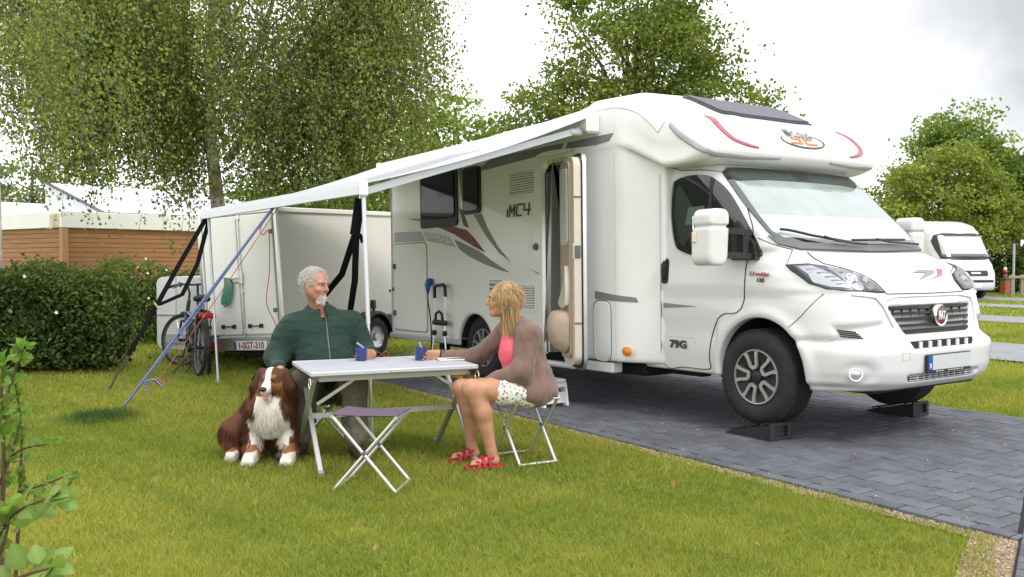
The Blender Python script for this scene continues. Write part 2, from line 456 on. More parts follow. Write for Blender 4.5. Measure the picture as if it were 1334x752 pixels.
M['paver'] = mat('concrete_paver', (.115, .125, .150), .8, attr='col', var=.22, vscale=5, bump=.25, bscale=160, spec=.25, detail=10)
M['joint'] = mat('paving_joint_sand', (.020, .019, .018), .95)
M['gravel'] = mat('sandy_gravel', (.36, .27, .18), .9, col2=(.20, .15, .10), vscale=55, bump=.8, bscale=120)
def paver_col(n): 
    k = RNG.uniform(.84, 1.14, n)[:, None]
    return np.array([.106, .112, .129]) * k * (1 + RNG.uniform(-.012, .012, (n, 3)))
def add_pavers(name, polys, base_xy, mm, top=.0, ch=.004, dep=.05):
    """polys: list of 2D outlines in plan coordinates; base_xy maps them to the world"""
    V, Fs, A = [], [], []
    cols = paver_col(len(polys))
    for P_, c in zip(polys, cols):
        P_ = np.array(P_); n = len(P_); ct = P_.mean(0); dz = RNG.uniform(-.0025, .0015)
        inn = ct + (P_ - ct) * (1 - ch / (np.abs(P_ - ct).max(1, keepdims=True) + 1e-6))
        o = len(V)
        for q, z in ((P_, top - dep), (P_, top - ch * .8 + dz), (inn, top + dz)):
            for a in q: V.append(base_xy(a[0], a[1], z)); A.append(c)
        for k in (0, 1):
            for i in range(n): Fs.append([o + k * n + i, o + k * n + (i + 1) % n, o + (k + 1) * n + (i + 1) % n, o + (k + 1) * n + i])
        Fs.append([o + 2 * n + i for i in range(n)])
    return mesh_obj(name, V, Fs, mm, attr=np.array(A), kind='structure')
bed = [G(S0, LS[0], -.012), G(s_end(LS[0]), LS[0], -.012), G(s_end(LS[1]), LS[1], -.012), G(S0, LS[1], -.012)]
mesh_obj('paving_bed', bed, [(0, 1, 2, 3)], M['joint'], kind='structure')
polys = []; g_ = .0048
Lx, Ry = .20, .163
row = 0; y = LS[0] + .105 + Ry / 2
def clip_s(P_, lmid): 
    return [(min(max(a, S0), s_end(b) - .012), b) for a, b in P_]
while y < LS[1] - .17:
    off = (row % 2) * Lx / 2
    for i in range(int((4.0 - S0) / Lx) + 2):
        x = S0 + i * Lx + off
        if x > s_end(y) + .2: break
        e_, m_, q_ = Ry / 2 + .012 - g_, Ry / 2 - .012 - g_, Lx / 2 - g_
        P_ = [(x - q_, y - e_), (x - q_ * .55, y - e_), (x - q_ * .40, y - m_), (x + q_ * .40, y - m_), (x + q_ * .55, y - e_), (x + q_, y - e_),
              (x + q_, y + e_), (x + q_ * .55, y + e_), (x + q_ * .40, y + m_), (x - q_ * .40, y + m_), (x - q_ * .55, y + e_), (x - q_, y + e_)]
        P_ = clip_s(P_, y)
        if max(p[0] for p in P_) - min(p[0] for p in P_) > .03: polys.append(P_)
    y += Ry; row += 1
for yy in (LS[0], LS[1] - .10):
    i = 0
    while S0 + i * .20 < s_end(yy) - .03:
        x = S0 + i * .20
        polys.append([(x + g_, yy), (min(x + .20 - g_, s_end(yy) - .01), yy), (min(x + .20 - g_, s_end(yy) - .01), yy + .10 - g_), (x + g_, yy + .10 - g_)]); i += 1
add_pavers('pitch_paving', polys, lambda a, b, z: tuple(G(a, b, z)), M['paver'])
# site road beyond the kerb line, rows parallel to the kerb
def RD(a, b, z): return tuple(KA + KD * a - KN * b + Vector((0, 0, z)))
q0 = [RD(-6, 0, -.012), RD(-6, 4.6, -.012), RD(45, 4.6, -.012), RD(45, 0, -.012)]
mesh_obj('road_bed', q0, [(0, 1, 2, 3)], M['joint'], kind='structure')
polys = []
for r_ in range(28):
    if r_ == 0:
        for i in range(110): polys.append([(-3.5 + i * .10 + g_, .012), (-3.5 + i * .10 + .10 - g_, .012), (-3.5 + i * .10 + .10 - g_, .21), (-3.5 + i * .10 + g_, .21)])
    else:
        for i in range(56):
            x = -3.5 + i * .20 + (r_ % 2) * .10; y0 = .22 + (r_ - 1) * .10
            polys.append([(x + g_, y0), (x + .20 - g_, y0), (x + .20 - g_, y0 + .10 - 2 * g_), (x + g_, y0 + .10 - 2 * g_)])
add_pavers('site_road', polys, RD, M['paver'])
# neighbouring pitches and the far roads: plain strips of the same paving
M['farpave'] = mat('distant_paving', (.22, .23, .25), .75, var=.15, vscale=3)
for a, b in ((5.94, 8.5), (13.5, 15.7), (19.7, 21.6)):
    vs = [G(-14, a, -.004), G(s_end(a) - .1, a, -.004), G(s_end(b) - .1, b, -.004), G(-14, b, -.004)]
    mesh_obj('pitch_paving', vs, [(0, 1, 2, 3)], M['farpave'], kind='structure')
for a, b, e0, e1 in ((24.0, 27.0, -22, 14),):
    mesh_obj('far_road', [G(e0, a, -.004), G(e1, a, -.004), G(e1, b, -.004), G(e0, b, -.004)], [(0, 1, 2, 3)], M['farpave'], kind='structure')
# sandy gravel margins
mg = MB(); e = LS[0]; n = 60
vs = []; 
for i in range(n + 1):
    s = S0 - .1 + (s_end(e) - S0 + .1) * i / n
    wv = .065 + .03 * noise.noise((s * 1.7, 3, 0)) + .03 * max(0, s - 1.2)
    vs += [G(s, e + .01, -.022), G(s, e - wv, -.022)]
mg.add(vs, [[2 * i, 2 * i + 1, 2 * i + 3, 2 * i + 2] for i in range(n)])
vs = []; n = 24
for i in range(n + 1):
    a = -4 + 4.9 * i / n
    wv = .20 + .04 * noise.noise((a * 2.1, 9, 0))
    vs += [Vector(RD(a, 0, -.018)), Vector(RD(a, -wv, -.018))]
mg.add(vs, [[2 * i, 2 * i + 1, 2 * i + 3, 2 * i + 2] for i in range(n)])
vs = []
for i in range(13):
    l_ = LS[0] + 3.46 * i / 12; vs += [G(S0, l_, -.02), G(S0 - .22 - .05 * noise.noise((l_ * 3, 1, 1)), l_, -.02)]
mg.add(vs, [[2 * i, 2 * i + 1, 2 * i + 3, 2 * i + 2] for i in range(12)])
mg.build('gravel_margin', M['gravel'])['kind'] = 'structure'
def on_lawn(x, y):
    """numpy mask: lawn, not paving, road or gravel"""
    dx, dy = x - O0.x, y - O0.y; s = dx * F0.x + dy * F0.y; l_ = dx * L0.x + dy * L0.y
    k = (x - KA.x) * KN.x + (y - KA.y) * KN.y
    wob = .015 * np.sin(s * 9) + .012 * np.sin(s * 23 + 1)
    pitch = (l_ > LS[0] - .040 + wob) & (l_ < LS[1] + .02) & (s > S0 - .2)
    oth = ((l_ > 5.9) & (l_ < 8.54)) | ((l_ > 13.46) & (l_ < 15.74)) | ((l_ > 19.6) & (l_ < 21.7)) | ((l_ > 23.9) & (l_ < 27.1))
    return (k > .085 + .9 * wob) & ~pitch & ~oth
# ================================================================== MOTORHOME SHELL (implicit)
def table(pts, sig=.02, n=600):
    p = np.array(pts, float); z = np.linspace(p[0, 0], p[-1, 0], n); v = np.interp(z, p[:, 0], p[:, 1])
    dz = z[1] - z[0]; k = int(3 * sig / dz) + 1; g = np.exp(-.5 * (np.arange(-k, k + 1) * dz / sig) ** 2); g /= g.sum()
    vp = np.concatenate([2 * v[0] - v[1:k + 1][::-1], v, 2 * v[-1] - v[-k - 1:-1][::-1]])
    v = np.convolve(vp, g, 'valid')
    return z, v, np.gradient(v, z)
T_front = table([(.20, .84), (.33, .88), (.37, .935), (.45, .965), (.60, .975), (.655, .965), (.70, .915), (.93, .85), (.985, .835), (1.01, .815), (1.08, .755), (1.17, .645), (1.26, .49), (1.345, .31), (2.0, -.365), (2.2, -.575)], .016)
T_half = table([(.2, .975), (.4, .985), (.55, 1.0), (1.08, 1.0), (1.25, .985), (1.42, .965), (2.0, .915), (2.2, .88)], .04)
T_noseF = table([(1.9, -.50), (2.03, -.44), (2.08, -.30), (2.13, -.24), (2.19, -.245), (2.31, -.335), (2.42, -.455), (2.48, -.58), (2.56, -.75), (2.70, -1.03), (2.775, -1.25), (2.80, -1.6), (2.95, -2.6)], .02)

def f_cab(P):
    x, y, z = P.T; ay = np.abs(y)
    xc = np.interp(z, T_front[0], T_front[1]); s = np.interp(z, T_front[0], T_front[2])
    xc = xc + .055 * np.exp(-((ay - .80) / .14) ** 2) * np.exp(-((z - 1.17) / .10) ** 2)
    bow = np.interp(z, [1.0, 1.3, 1.5], [.02, .03, .05])
    fx = (x - xc + bow * ay * ay) / np.sqrt(1 + np.clip(s * s, 0, 9))
    wz = np.interp(z, T_half[0], T_half[1])
    d = np.hypot(x - .075, np.maximum(z - .43, 0)); flare = .022 * np.exp(-((d - .44) / .05) ** 2) * (z > .30)
    crease = -.008 * np.exp(-((z - .98) / .05) ** 2) - .010 * np.exp(-((z - .70) / .10) ** 2) * (x < -.35)
    fy = ay - wz - flare - crease
    k = np.interp(z, [.65, .95, 1.05, 1.3, 1.5, 2.0], [.55, .50, .42, .32, .17, .13])
    h = np.clip(k - np.abs(fx - fy), 0, None) / k
    F = np.maximum(fx, fy) + h * h * k * .25
    F = smax(F, z - 2.12, .08)
    F = smax(F, np.where(x > .45, .325, .36) - z, .03)
    F = np.maximum(F, -1.2 - x)
    F = smax(F, -np.maximum(d - .405, .55 - ay), .012)
    # grille mouth and lower intake
    def mouth(z0, z1, y0, y1, dep, r_):
        yy = ay - (y0 + (y1 - y0) * (z - z0) / (z1 - z0)); zz = np.abs(z - (z0 + z1) / 2) - (z1 - z0) / 2
        return np.maximum(smax(yy * .9, zz, r_), (xc - dep) - x)
    F = smax(F, -mouth(.722, .922, .42, .545, .05, .03), .012)
    F = smax(F, -mouth(.62, .668, .40, .42, .04, .015), .010)
    F = smax(F, -mouth(.385, .435, .43, .47, .04, .015), .010)
    # fog lamp pockets and side scoops
    q = np.sqrt(((ay - .84) / 1.25) ** 2 + (z - .455) ** 2) - .055
    F = smax(F, -np.maximum(q, .0), .02) if False else F + .020 * np.exp(-(q.clip(0) / .035) ** 2) * (x > .4) * np.exp(-((fx) / .2) ** 2)
    q2 = np.maximum(np.abs(ay - .76) - .12, np.abs(z - .745 + .12 * (ay - .76)) - .03)
    F = F + .022 * np.exp(-(q2.clip(0) / .03) ** 2) * (x > .4)
    return F

def f_hab(P):
    x, y, z = P.T; ay = np.abs(y)
    t = np.clip((x + 1.40) / .46, 0, 1); wx = 1.15 - .15 * t * t * (3 - 2 * t)
    fy = ay - wx
    roof = 2.745 - .05 * ay * ay + .05 * np.clip((x + 2.6) / 1.2, 0, 1) - .10 * np.clip((-3.2 - x) / 2.6, 0, 1)
    F = smax(fy, z - roof, .16)
    bot = .395 + .02 * (x < -3.3)
    F = smax(F, bot - z, .04)
    F = smax(F, -5.835 - x + .05 * np.clip(.6 - z, 0, 1), .10)
    F = smax(F, x + .93, .03)
    F = smax(F, np.clip((x + 1.05) * 1.1 + z - 2.62, -1, 1), .1)
    # rear wheel opening, entrance opening
    d = np.hypot(x + 3.775, np.maximum(z - .38, 0)); F = smax(F, -np.maximum(d - .365, .72 - ay), .02)
    o = smax(np.abs(x + 2.225) - .205, np.abs(z - 1.30) - .94, .10)
    F = np.maximum(F, -np.maximum(o, np.abs(y + .75) - .62))
    # over-cab nose
    xn = np.interp(z, T_noseF[0], T_noseF[1]); s = np.interp(z, T_noseF[0], T_noseF[2])
    ridge = .035 * np.exp(-((ay - .50) / .10) ** 2) * np.clip((z - 2.2) / .15, 0, 1)
    fx = (x - xn - ridge + .05 * ay * ay) / np.sqrt(1 + np.clip(s * s, 0, 9))
    hw = 1.145 - .055 * np.clip((x + .9) / .6, 0, 1) - .02 * np.clip((z - 2.3) / .3, 0, 1)
    G = smax(fx, ay - hw, .17)
    G = smax(G, z - 2.81, .1); G = smax(G, (ay - .98) * .75 + (z - 2.66) * .66 - .06, .06)
    zb = 2.055 + np.clip(-.80 - x, 0, .56) * .455
    G = smax(G, zb - z, .035)
    G = np.maximum(G, -1.95 - x)
    # the side of the nose is scooped in above its lower edge
    sc = np.exp(-((z - zb - .13) / .09) ** 2) * np.clip((x + 1.5) / .4, 0, 1) * np.clip((-.35 - x) / .3, 0, 1) * (ay > .8)
    G = G + .010 * sc
    return smin(F, G, .05)

V_, F_ = implicit(f_cab, (-1.25, -1.08, .26), (1.08, 1.08, 2.22), .0165)
S_cab = Surf(f_cab, V_, F_)
V2_, F2_ = implicit(f_hab, (-5.92, -1.22, .34), (-.12, 1.22, 2.90), .022)
S_hab = Surf(f_hab, V2_, F2_)
MH_A = R(34.2); MH_P = R(1.0)
_F0 = Vector((math.sin(MH_A), -math.cos(MH_A), 0)); MH_L = Vector((math.cos(MH_A), math.sin(MH_A), 0))
MH_F = _F0 * math.cos(MH_P) + Vector((0, 0, 1)) * math.sin(MH_P); MH_Z = MH_F.cross(MH_L) * 1
MH_O = Vector((2.662, 7.399, 0)) - _F0 * 4.035 + MH_F * 4.035
MH_MAT = basis(MH_O, MH_F, MH_L)
# ================================================================== MOTORHOME
def film(name, tint, rough=.02, base=.0, ior=1.5):
    """thin glass sheet: clear along the view, mirror-like at grazing angles"""
    m = bpy.data.materials.new(name); m.use_nodes = True; t = m.node_tree; t.nodes.clear(); L_ = t.links.new
    o = t.nodes.new('ShaderNodeOutputMaterial'); fr = t.nodes.new('ShaderNodeFresnel'); fr.inputs['IOR'].default_value = ior
    tr = t.nodes.new('ShaderNodeBsdfTransparent'); tr.inputs['Color'].default_value = (*tint, 1)
    gl = t.nodes.new('ShaderNodeBsdfGlossy'); gl.inputs['Roughness'].default_value = rough
    ma = t.nodes.new('ShaderNodeMath'); ma.operation = 'MULTIPLY_ADD'; ma.use_clamp = True; ma.inputs[1].default_value = 1.35; ma.inputs[2].default_value = base
    ms = t.nodes.new('ShaderNodeMixShader')
    L_(fr.outputs[0], ma.inputs[0]); L_(ma.outputs[0], ms.inputs[0]); L_(tr.outputs[0], ms.inputs[1]); L_(gl.outputs[0], ms.inputs[2]); L_(ms.outputs[0], o.inputs[0])
    return m
M['film'] = film('clear_glass_sheet', (.93, .97, .96), base=.10)
M['film_dark'] = film('tinted_glass_sheet', (.55, .60, .58), base=.04)
M['lens_film'] = film('headlamp_lens', (.96, .97, .98), base=.0, ior=1.35)
M['blind_silver'] = mat('insulating_blind', (.74, .80, .78), .45, var=.04, vscale=3)
M['blind_reflection'] = mat('blind_painted_reflection', (.52, .56, .56), .5, var=.14, vscale=4)  # greyer copy of the blind, standing in for reflections on the glass
M['tint_band'] = mat('windscreen_top_band', (.075, .095, .085), .25, coat=.5)
M['amber'] = mat('amber_pale_lens', (.75, .62, .42), .2)
M['seam'] = mat('panel_gap', (.035, .035, .036), .7)
M['roofglass'] = mat('roof_glass', (.17, .17, .19), .6, spec=0)
M['roof_rim'] = mat('roof_window_rim', (.055, .06, .085), .5, spec=.3)
M['softseam'] = mat('sealant_line', (.42, .42, .41), .6)

mh = empty('motorhome', label='white low-profile motorhome with open side door, awning and front wheels up on black ramps', cat='motorhome')
mh.matrix_world = MH_MAT
fc = S_hab.V[S_hab.F].mean(1); x_, y_, z_ = fc.T
inn = ((np.abs(x_ + 2.225) < .215) & (np.abs(z_ - 1.30) < .95) & (y_ > -1.138) & (y_ < 0)) | ((np.hypot(x_ + 3.775, np.maximum(z_ - .38, 0)) < .40) & (np.abs(y_) < 1.10) & (z_ < .80))  # white doorway inner faces coloured dark for the shade inside
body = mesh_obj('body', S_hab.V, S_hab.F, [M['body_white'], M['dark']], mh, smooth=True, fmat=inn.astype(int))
fc = S_cab.V[S_cab.F].mean(1); x_, y_, z_ = fc.T
inn = (np.hypot(x_ - .075, np.maximum(z_ - .43, 0)) < .418) & (np.abs(y_) < .945) & (z_ < .9)
cab = mesh_obj('cab', S_cab.V, S_cab.F, [M['paint'], M['dark']], mh, smooth=True, fmat=inn.astype(int))
H_, C_ = S_hab, S_cab

# --- decals on the side
gD, rD, lD = M['grey_decal'], M['red_decal'], M['lightgrey_decal']
def decal(poly, m, name='stripe', S=H_, view='near', off=.0035, n=0):
    return S.patch(name, poly, view, m, mh, off=off, thick=.003, grid=.07)
decal([(-5.667, 1.720), (-5.3, 1.717), (-4.964, 1.704), (-4.863, 1.585), (-5.670, 1.595)], M['grey_side'] if 'grey_side' in M else lD)
decal([(-4.909, 1.696), (-4.517, 1.653), (-4.281, 1.601), (-4.146, 1.488), (-4.462, 1.543), (-4.808, 1.583)], lD)
decal([(-4.182, 1.581), (-3.916, 1.511), (-3.661, 1.437), (-3.40, 1.325), (-3.062, 1.198), (-3.222, 1.217), (-3.556, 1.294), (-3.858, 1.380), (-4.057, 1.458)], gD)
decal([(-4.544, 1.735), (-4.233, 1.736), (-3.912, 1.674), (-3.759, 1.587), (-3.528, 1.415), (-3.761, 1.488), (-4.181, 1.639)], rD)
decal([(-4.066, 1.929), (-3.987, 1.897), (-3.86, 1.694), (-3.974, 1.729)], rD)
decal([(-3.764, 1.838), (-3.593, 1.836), (-3.483, 1.681), (-3.272, 1.465), (-3.036, 1.304), (-3.250, 1.400), (-3.509, 1.590)], gD)
decal([(-4.075, 2.370), (-3.982, 2.369), (-3.943, 2.207), (-3.955, 2.0), (-4.0, 2.0)], gD)
decal([(-5.289, 1.876), (-4.96, 1.858), (-4.96, 1.826)], gD)
decal([(-3.70, 2.30), (-3.397, 2.415), (-2.125, 2.418), (-2.165, 2.362), (-2.553, 2.340), (-3.5, 2.30)], gD)
decal([(-2.107, 2.355), (-2.065, 2.414), (-1.402, 2.414), (-1.462, 2.349), (-1.648, 2.335)], gD)
decal([(-2.723, 1.236), (-2.544, 1.188), (-2.544, 1.173)], gD)
decal([(-1.684, 1.023), (-1.419, .992), (-1.20, .968), (-1.18, .925), (-1.42, .935), (-1.685, .950)], gD)
decal([(-.95, .925), (-.561, .905), (-.95, .883)], gD, S=C_, off=.009)
TM = lambda x, z, y=-1.157: basis((x, y, z), (1, 0, 0), (0, 0, 1))
text('lettering', 'DIAMOND', .115, TM(-4.53, 1.615) @ Matrix.Rotation(R(-9), 4, 'Z'), M['plate'], mh, sx=1.0, shear=.1, bold=.002)
mb = MB()                                                           # MC4 in squared strokes
def stroke(pts, w_, x0, z0, s, y=-1.158):
    for a, b in zip(pts[:-1], pts[1:]):
        A = Vector((x0 + a[0] * s + .18 * a[1] * s, y, z0 + a[1] * s)); B = Vector((x0 + b[0] * s + .18 * b[1] * s, y, z0 + b[1] * s))
        d = (B - A).normalized() * (w_ * .45); mb.bar(A - d, B + d, w_, .004, up=(0, 1, 0))
for P_ in ([(0, 0), (0, .62)], [(.35, 0), (.35, 1), (.75, .35), (1.15, 1), (1.15, 0)], [(2.35, 1), (1.65, 1), (1.5, .8), (1.5, .2), (1.65, 0), (2.3, 0)], [(2.65, 1), (2.62, .45), (3.6, .45)], [(3.4, 1), (3.4, 0)]):
    stroke(P_, .017, -3.095, 1.775, .112)
mb.build('lettering', M['dark_ink'], mh)
text('lettering', '79G', .085, TM(-.775, .583, -1.012), M['dark_ink'], mh, sx=1.35, bold=.004)
text('lettering', '2.3 multijet', .040, basis((.075, -1.005, 1.165), (1, .03, -.06), (0, .12, 1)), M['rose_decal'], mh, sx=1.0, shear=.25, bold=.002)
text('lettering', '130', .040, basis((.09, -1.008, 1.118), (1, .03, -.06), (0, .12, 1)), M['dark_ink'], mh, sx=1.2, bold=.002)

# --- windows, vents, hatches of the living area
def window(poly, inner):
    fr = H_.patch('window', poly, 'near', M['black'], mh, off=.022, thick=.03, grid=.1)
    H_.patch('pane', inner, 'near', M['darkglass'], fr, off=.034, thick=.012, grid=.1)
    return fr
w1 = window(rrect(-4.945, 1.735, -4.088, 2.385, .05), rrect(-4.895, 1.83, -4.135, 2.345, .06))
w2 = window(rrect(-3.958, 1.845, -3.600, 2.362, .05), rrect(-3.925, 1.885, -3.632, 2.33, .04))
def vent(x0, z0, x1, z1, rows):
    v = H_.patch('vent', rrect(x0, z0, x1, z1, .02), 'near', M['white'], mh, off=.012, thick=.02, grid=.1)
    b = MB(); n = rows; hh = (z1 - z0 - .05)
    b.box(((x0 + x1) / 2, -1.1635, (z0 + z1) / 2), (x1 - x0 - .05, .004, hh)); b.build('backing', M['grey_plastic'], v)
    s_ = MB()
    for i in range(n):
        zz = z0 + .025 + hh * (i + .5) / n
        s_.box((0, 0, 0), (x1 - x0 - .052, .012, hh / n * .55), M_=Matrix.Translation(((x0 + x1) / 2, -1.168, zz)) @ Matrix.Rotation(R(35), 4, 'X'))
    s_.build('slats', M['white'], v)
vent(-3.05, 1.965, -2.588, 2.235, 9); vent(-3.05, .812, -2.588, 1.088, 9); vent(-3.455, .955, -3.17, 1.14, 3)
def hatch(name, x0, z0, x1, z1, r_=.05, hinges=()):
    g = H_.patch(name, rrect(x0, z0, x1, z1, r_), 'near', M['body_white'], mh, off=.010, thick=.02, grid=.12)
    mb = MB(); H_.line(mb, rrect(x0 - .012, z0 - .012, x1 + .012, z1 + .012, r_ + .01) + [rrect(x0 - .012, z0 - .012, x1 + .012, z1 + .012, r_ + .01)[0]], 'near', .0045, 0, .1); mb.build('seal', M['seam'], g)
    for hx, hz in hinges:
        k = MB(); k.box((hx, -1.17, hz), (.05, .03, .07), bev=.008); k.build('hinge', M['grey_plastic'], g)
    return g
hatch('garage_door', -5.69, .50, -4.835, 1.558, .05, [(-5.655, 1.29), (-5.655, .70)])
kk = MB(); kk.box((-5.70, -1.165, 1.0), (.04, .02, .05), bev=.006); kk.build('latch', M['grey_plastic'], mh); kk = MB(); kk.box((-5.80, -1.16, .98), (.03, .02, .04), bev=.006); kk.build('latch', M['grey_plastic'], mh)
def seam(S, pts, view, r_, off, step, m):
    mb = MB(); S.line(mb, pts, view, r_, off, step); mb.build('panel_seam', m, mh)
sf = M['softseam']
seam(H_, [(-5.735, .46), (-5.735, 2.50)], 'near', .0035, 0, .1, sf); seam(H_, [(-5.70, .47), (-4.04, .45)], 'near', .0035, 0, .1, sf)
seam(H_, [(-1.40, .45), (-1.40, 2.25)], 'near', .002, 0, .06, sf); seam(H_, [(-.985, .50), (-.985, 2.02)], 'near', .0045, 0, .05, sf)
sk = MB(); sk.box((-4.93, -1.155, .415), (1.76, .03, .06), bev=.01); sk.build('skirt', M['lightgrey_decal'], mh)
H_.patch('corner_trim', rrect(-5.80, .46, -5.755, 2.52, .01), 'near', M['lightgrey_decal'], mh, off=.006, thick=.01, grid=.15)
mb = MB(); mb.box((-5.818, -1.10, .62), (.03, .05, .13), bev=.012); mb.build('tail_light', M['red_lens'], mh)
hatch('service_hatch', -1.70, .40, -1.475, .925, .07)
mb = MB(); mb.lathe([(.0, .0), (.035, 0), (.042, .010), (.03, .02), (0, .022)], 16, Matrix.Translation((-1.262, -1.138, .498)) @ Matrix.Rotation(R(90), 4, 'X') @ Matrix.Diagonal((1.5, 1, 1, 1))); mb.build('side_marker', M['orange'], mh, smooth=True)
mb = MB(); mb.lathe([(0, 0), (.03, 0), (.035, .012), (.02, .035), (0, .036)], 14, Matrix.Translation((-2.585, -1.152, 1.45)) @ Matrix.Rotation(R(90), 4, 'X')); mb.build('door_lock', M['grey_plastic'], mh, smooth=True)
mb = MB(); mb.prism(smooth_poly([(-2.55, 2.325), (-2.36, 2.362), (-1.985, 2.345), (-2.02, 2.325), (-2.3, 2.315)], 5), -1.185, -1.15, Matrix(((1, 0, 0, 0), (0, 0, 1, 0), (0, 1, 0, 0), (0, 0, 0, 1)))); mb.build('porch_lamp', M['white'], mh)

# --- entrance: opening, frame, interior, leaf
fr = H_.patch('door_frame', rrect(-2.475, .305, -1.985, 2.285, .12, 6), 'near', M['alu'], mh, off=.014, thick=.03, grid=.12, holes=[rrect(-2.435, .355, -2.02, 2.245, .10, 6)])
H_.patch('seal', rrect(-2.437, .353, -2.018, 2.247, .10, 6), 'near', M['black'], fr, off=.020, thick=.05, grid=.12, holes=[rrect(-2.415, .375, -2.04, 2.225, .09, 6)])
mb = MB(); mb.box((-2.24, -1.165, .318), (.62, .10, .05), bev=.02); mb.build('door_sill', M['body_white'], mh)
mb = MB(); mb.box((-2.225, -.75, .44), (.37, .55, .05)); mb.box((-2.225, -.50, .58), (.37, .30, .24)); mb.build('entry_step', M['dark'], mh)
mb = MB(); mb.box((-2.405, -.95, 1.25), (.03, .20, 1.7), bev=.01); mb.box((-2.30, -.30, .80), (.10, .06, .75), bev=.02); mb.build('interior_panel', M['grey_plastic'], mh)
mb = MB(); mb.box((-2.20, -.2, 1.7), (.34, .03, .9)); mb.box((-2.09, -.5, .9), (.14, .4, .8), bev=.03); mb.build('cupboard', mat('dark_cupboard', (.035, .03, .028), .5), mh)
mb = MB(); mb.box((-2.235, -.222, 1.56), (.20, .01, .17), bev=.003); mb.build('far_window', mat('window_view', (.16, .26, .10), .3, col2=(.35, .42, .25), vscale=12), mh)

PH = R(157); hx, hy = -1.995, -1.165
dd = Vector((-math.cos(PH), -math.sin(PH), 0)); nn = Vector((math.sin(PH), -math.cos(PH), 0))     # along the leaf, and its outer face
LM = Matrix.Identity(4); LM.col[0][:3] = dd; LM.col[1][:3] = -nn; LM.col[2][:3] = (0, 0, 1); LM.col[3][:3] = (hx, hy, 0)   # leaf space: x along, y inwards (towards the viewer)
door = MB()
XZ = Matrix(((1, 0, 0, 0), (0, 0, 1, 0), (0, 1, 0, 0), (0, 0, 0, 1)))
door.prism(rrect(0, .315, .455, 2.265, .11, 6), -.01, .022, LM @ XZ)
dr = door.build('entry_door', M['alu'], mh, smooth=30)
mb = MB(); mb.prism(rrect(.008, .325, .447, 2.257, .105, 6), .0225, .034, LM @ XZ); mb.build('seal', M['black'], dr)
mb = MB(); mb.prism(rrect(.03, .36, .438, 2.225, .10, 6), .0345, .10, LM @ XZ)
mb.prism(rrect(.37, 1.30, .44, 1.45, .02), .1, .108, LM @ XZ); mb.build('inner_lining', M['beige'], dr, smooth=30)
mb = MB(); mb.prism(rrect(.05, .42, .365, 2.19, .07, 6), .1005, .128, LM @ XZ); mb.build('inner_panel', M['tan'], dr, smooth=30)
mb = MB(); mb.prism(rrect(.09, 1.44, .33, 2.13, .05, 6), .129, .136, LM @ XZ)
for i in range(26): mb.box((0, 0, 0), (.225, .008, .010), M_=LM @ Matrix.Translation((.21, .1385, 1.47 + .0255 * i)))
mb.build('blind', M['blind'], dr)
mb = MB()                                                           # waste bin bulging from the lower half
prof = [(.02, .0), (.10, .04), (.155, .12), (.175, .22), (.165, .32), (.12, .385), (.0, .40)]
vs = []; fs = []; nx = 9
for i in range(nx + 1):
    t = i / nx; k = math.sin(math.pi * min(max(t, .0), 1)) ** .35
    for y_, z_ in prof: vs.append(LM @ Vector((.06 + .30 * t, .128 + y_ * max(k, .02), .46 + .40 * .5 + (z_ - .2) * (.55 + .45 * k))))
kk = len(prof)
for i in range(nx):
    for j in range(kk - 1): fs.append([i * kk + j, (i + 1) * kk + j, (i + 1) * kk + j + 1, i * kk + j + 1])
mb.add(vs, fs); mb.build('waste_bin', M['tan'], dr, smooth=60)
mb = MB(); mb.prism(smooth_poly([(.10, .90), (.34, .90), (.34, 1.25), (.28, 1.10), (.18, 1.0)], 4), .128, .165, LM @ XZ); mb.build('pocket', M['beige'], dr, smooth=30)
mb = MB(); mb.box((0, 0, 0), (.014, .05, .11), bev=.004, M_=LM @ Matrix.Translation((.445, .07, 1.375))); mb.box((0, 0, 0), (.006, .07, .012), M_=LM @ Matrix.Translation((.4415, .068, 1.86))); mb.box((0, 0, 0), (.006, .07, .012), M_=LM @ Matrix.Translation((.4415, .068, .74))); mb.build('door_catch', M['grey_plastic'], dr)

# --- over-cab nose: stripes, roof window, emblem, seams
for q in (-1, 1):
    H_.band('stripe', [(-.74, q * 1.085, 2.395), (-.62, q * 1.112, 2.295), (-.43, q * 1.095, 2.172), (-.315, q * .95, 2.116), (-.295, q * .70, 2.108), (-.27, q * .45, 2.112), (-.262, q * .33, 2.114)], [.035, .055, .055, .048, .040, .034, .022], lD, mh, off=.008)
for s_ in (1, -1):
    H_.band('stripe', [(-.60, s_ * .845, 2.418), (-.45, s_ * .885, 2.325), (-.345, s_ * .85, 2.248), (-.295, s_ * .74, 2.205), (-.27, s_ * .60, 2.183)], [.075, .065, .05, .036, .016], M['rose_decal'], mh, off=.008)
    b_ = MB(); p_, g_ = H_.point(s_ * .90, 2.385, 'front'); b_.lathe([(0, .012), (.013, .010), (.018, 0)], 12, Matrix.Translation(p_) @ g_.to_track_quat('Z', 'Y').to_matrix().to_4x4()); b_.build('marker_light', M['grey_plastic'], mh, smooth=True)
rw = H_.patch('roof_window', rrect(-.60, 2.51, .60, 2.745, .04), 'front', M['roof_rim'], mh, off=.014, thick=.03, grid=.04)
H_.patch('pane', rrect(-.57, 2.525, .57, 2.735, .03), 'front', M['roofglass'], rw, off=.026, thick=.010, grid=.04)
FP = Matrix(((0, 0, 1, 0), (1, 0, 0, 0), (0, 1, 0, 0), (0, 0, 0, 1)))                     # drawing plane (y, z) of the nose
em = H_.wrap(text('emblem', 'McLouis', .125, FP @ Matrix.Translation((.02, 2.352, 0)), M['dark_ink'], mh, sx=.78, bold=.002, extrude=0), 'front', .010)
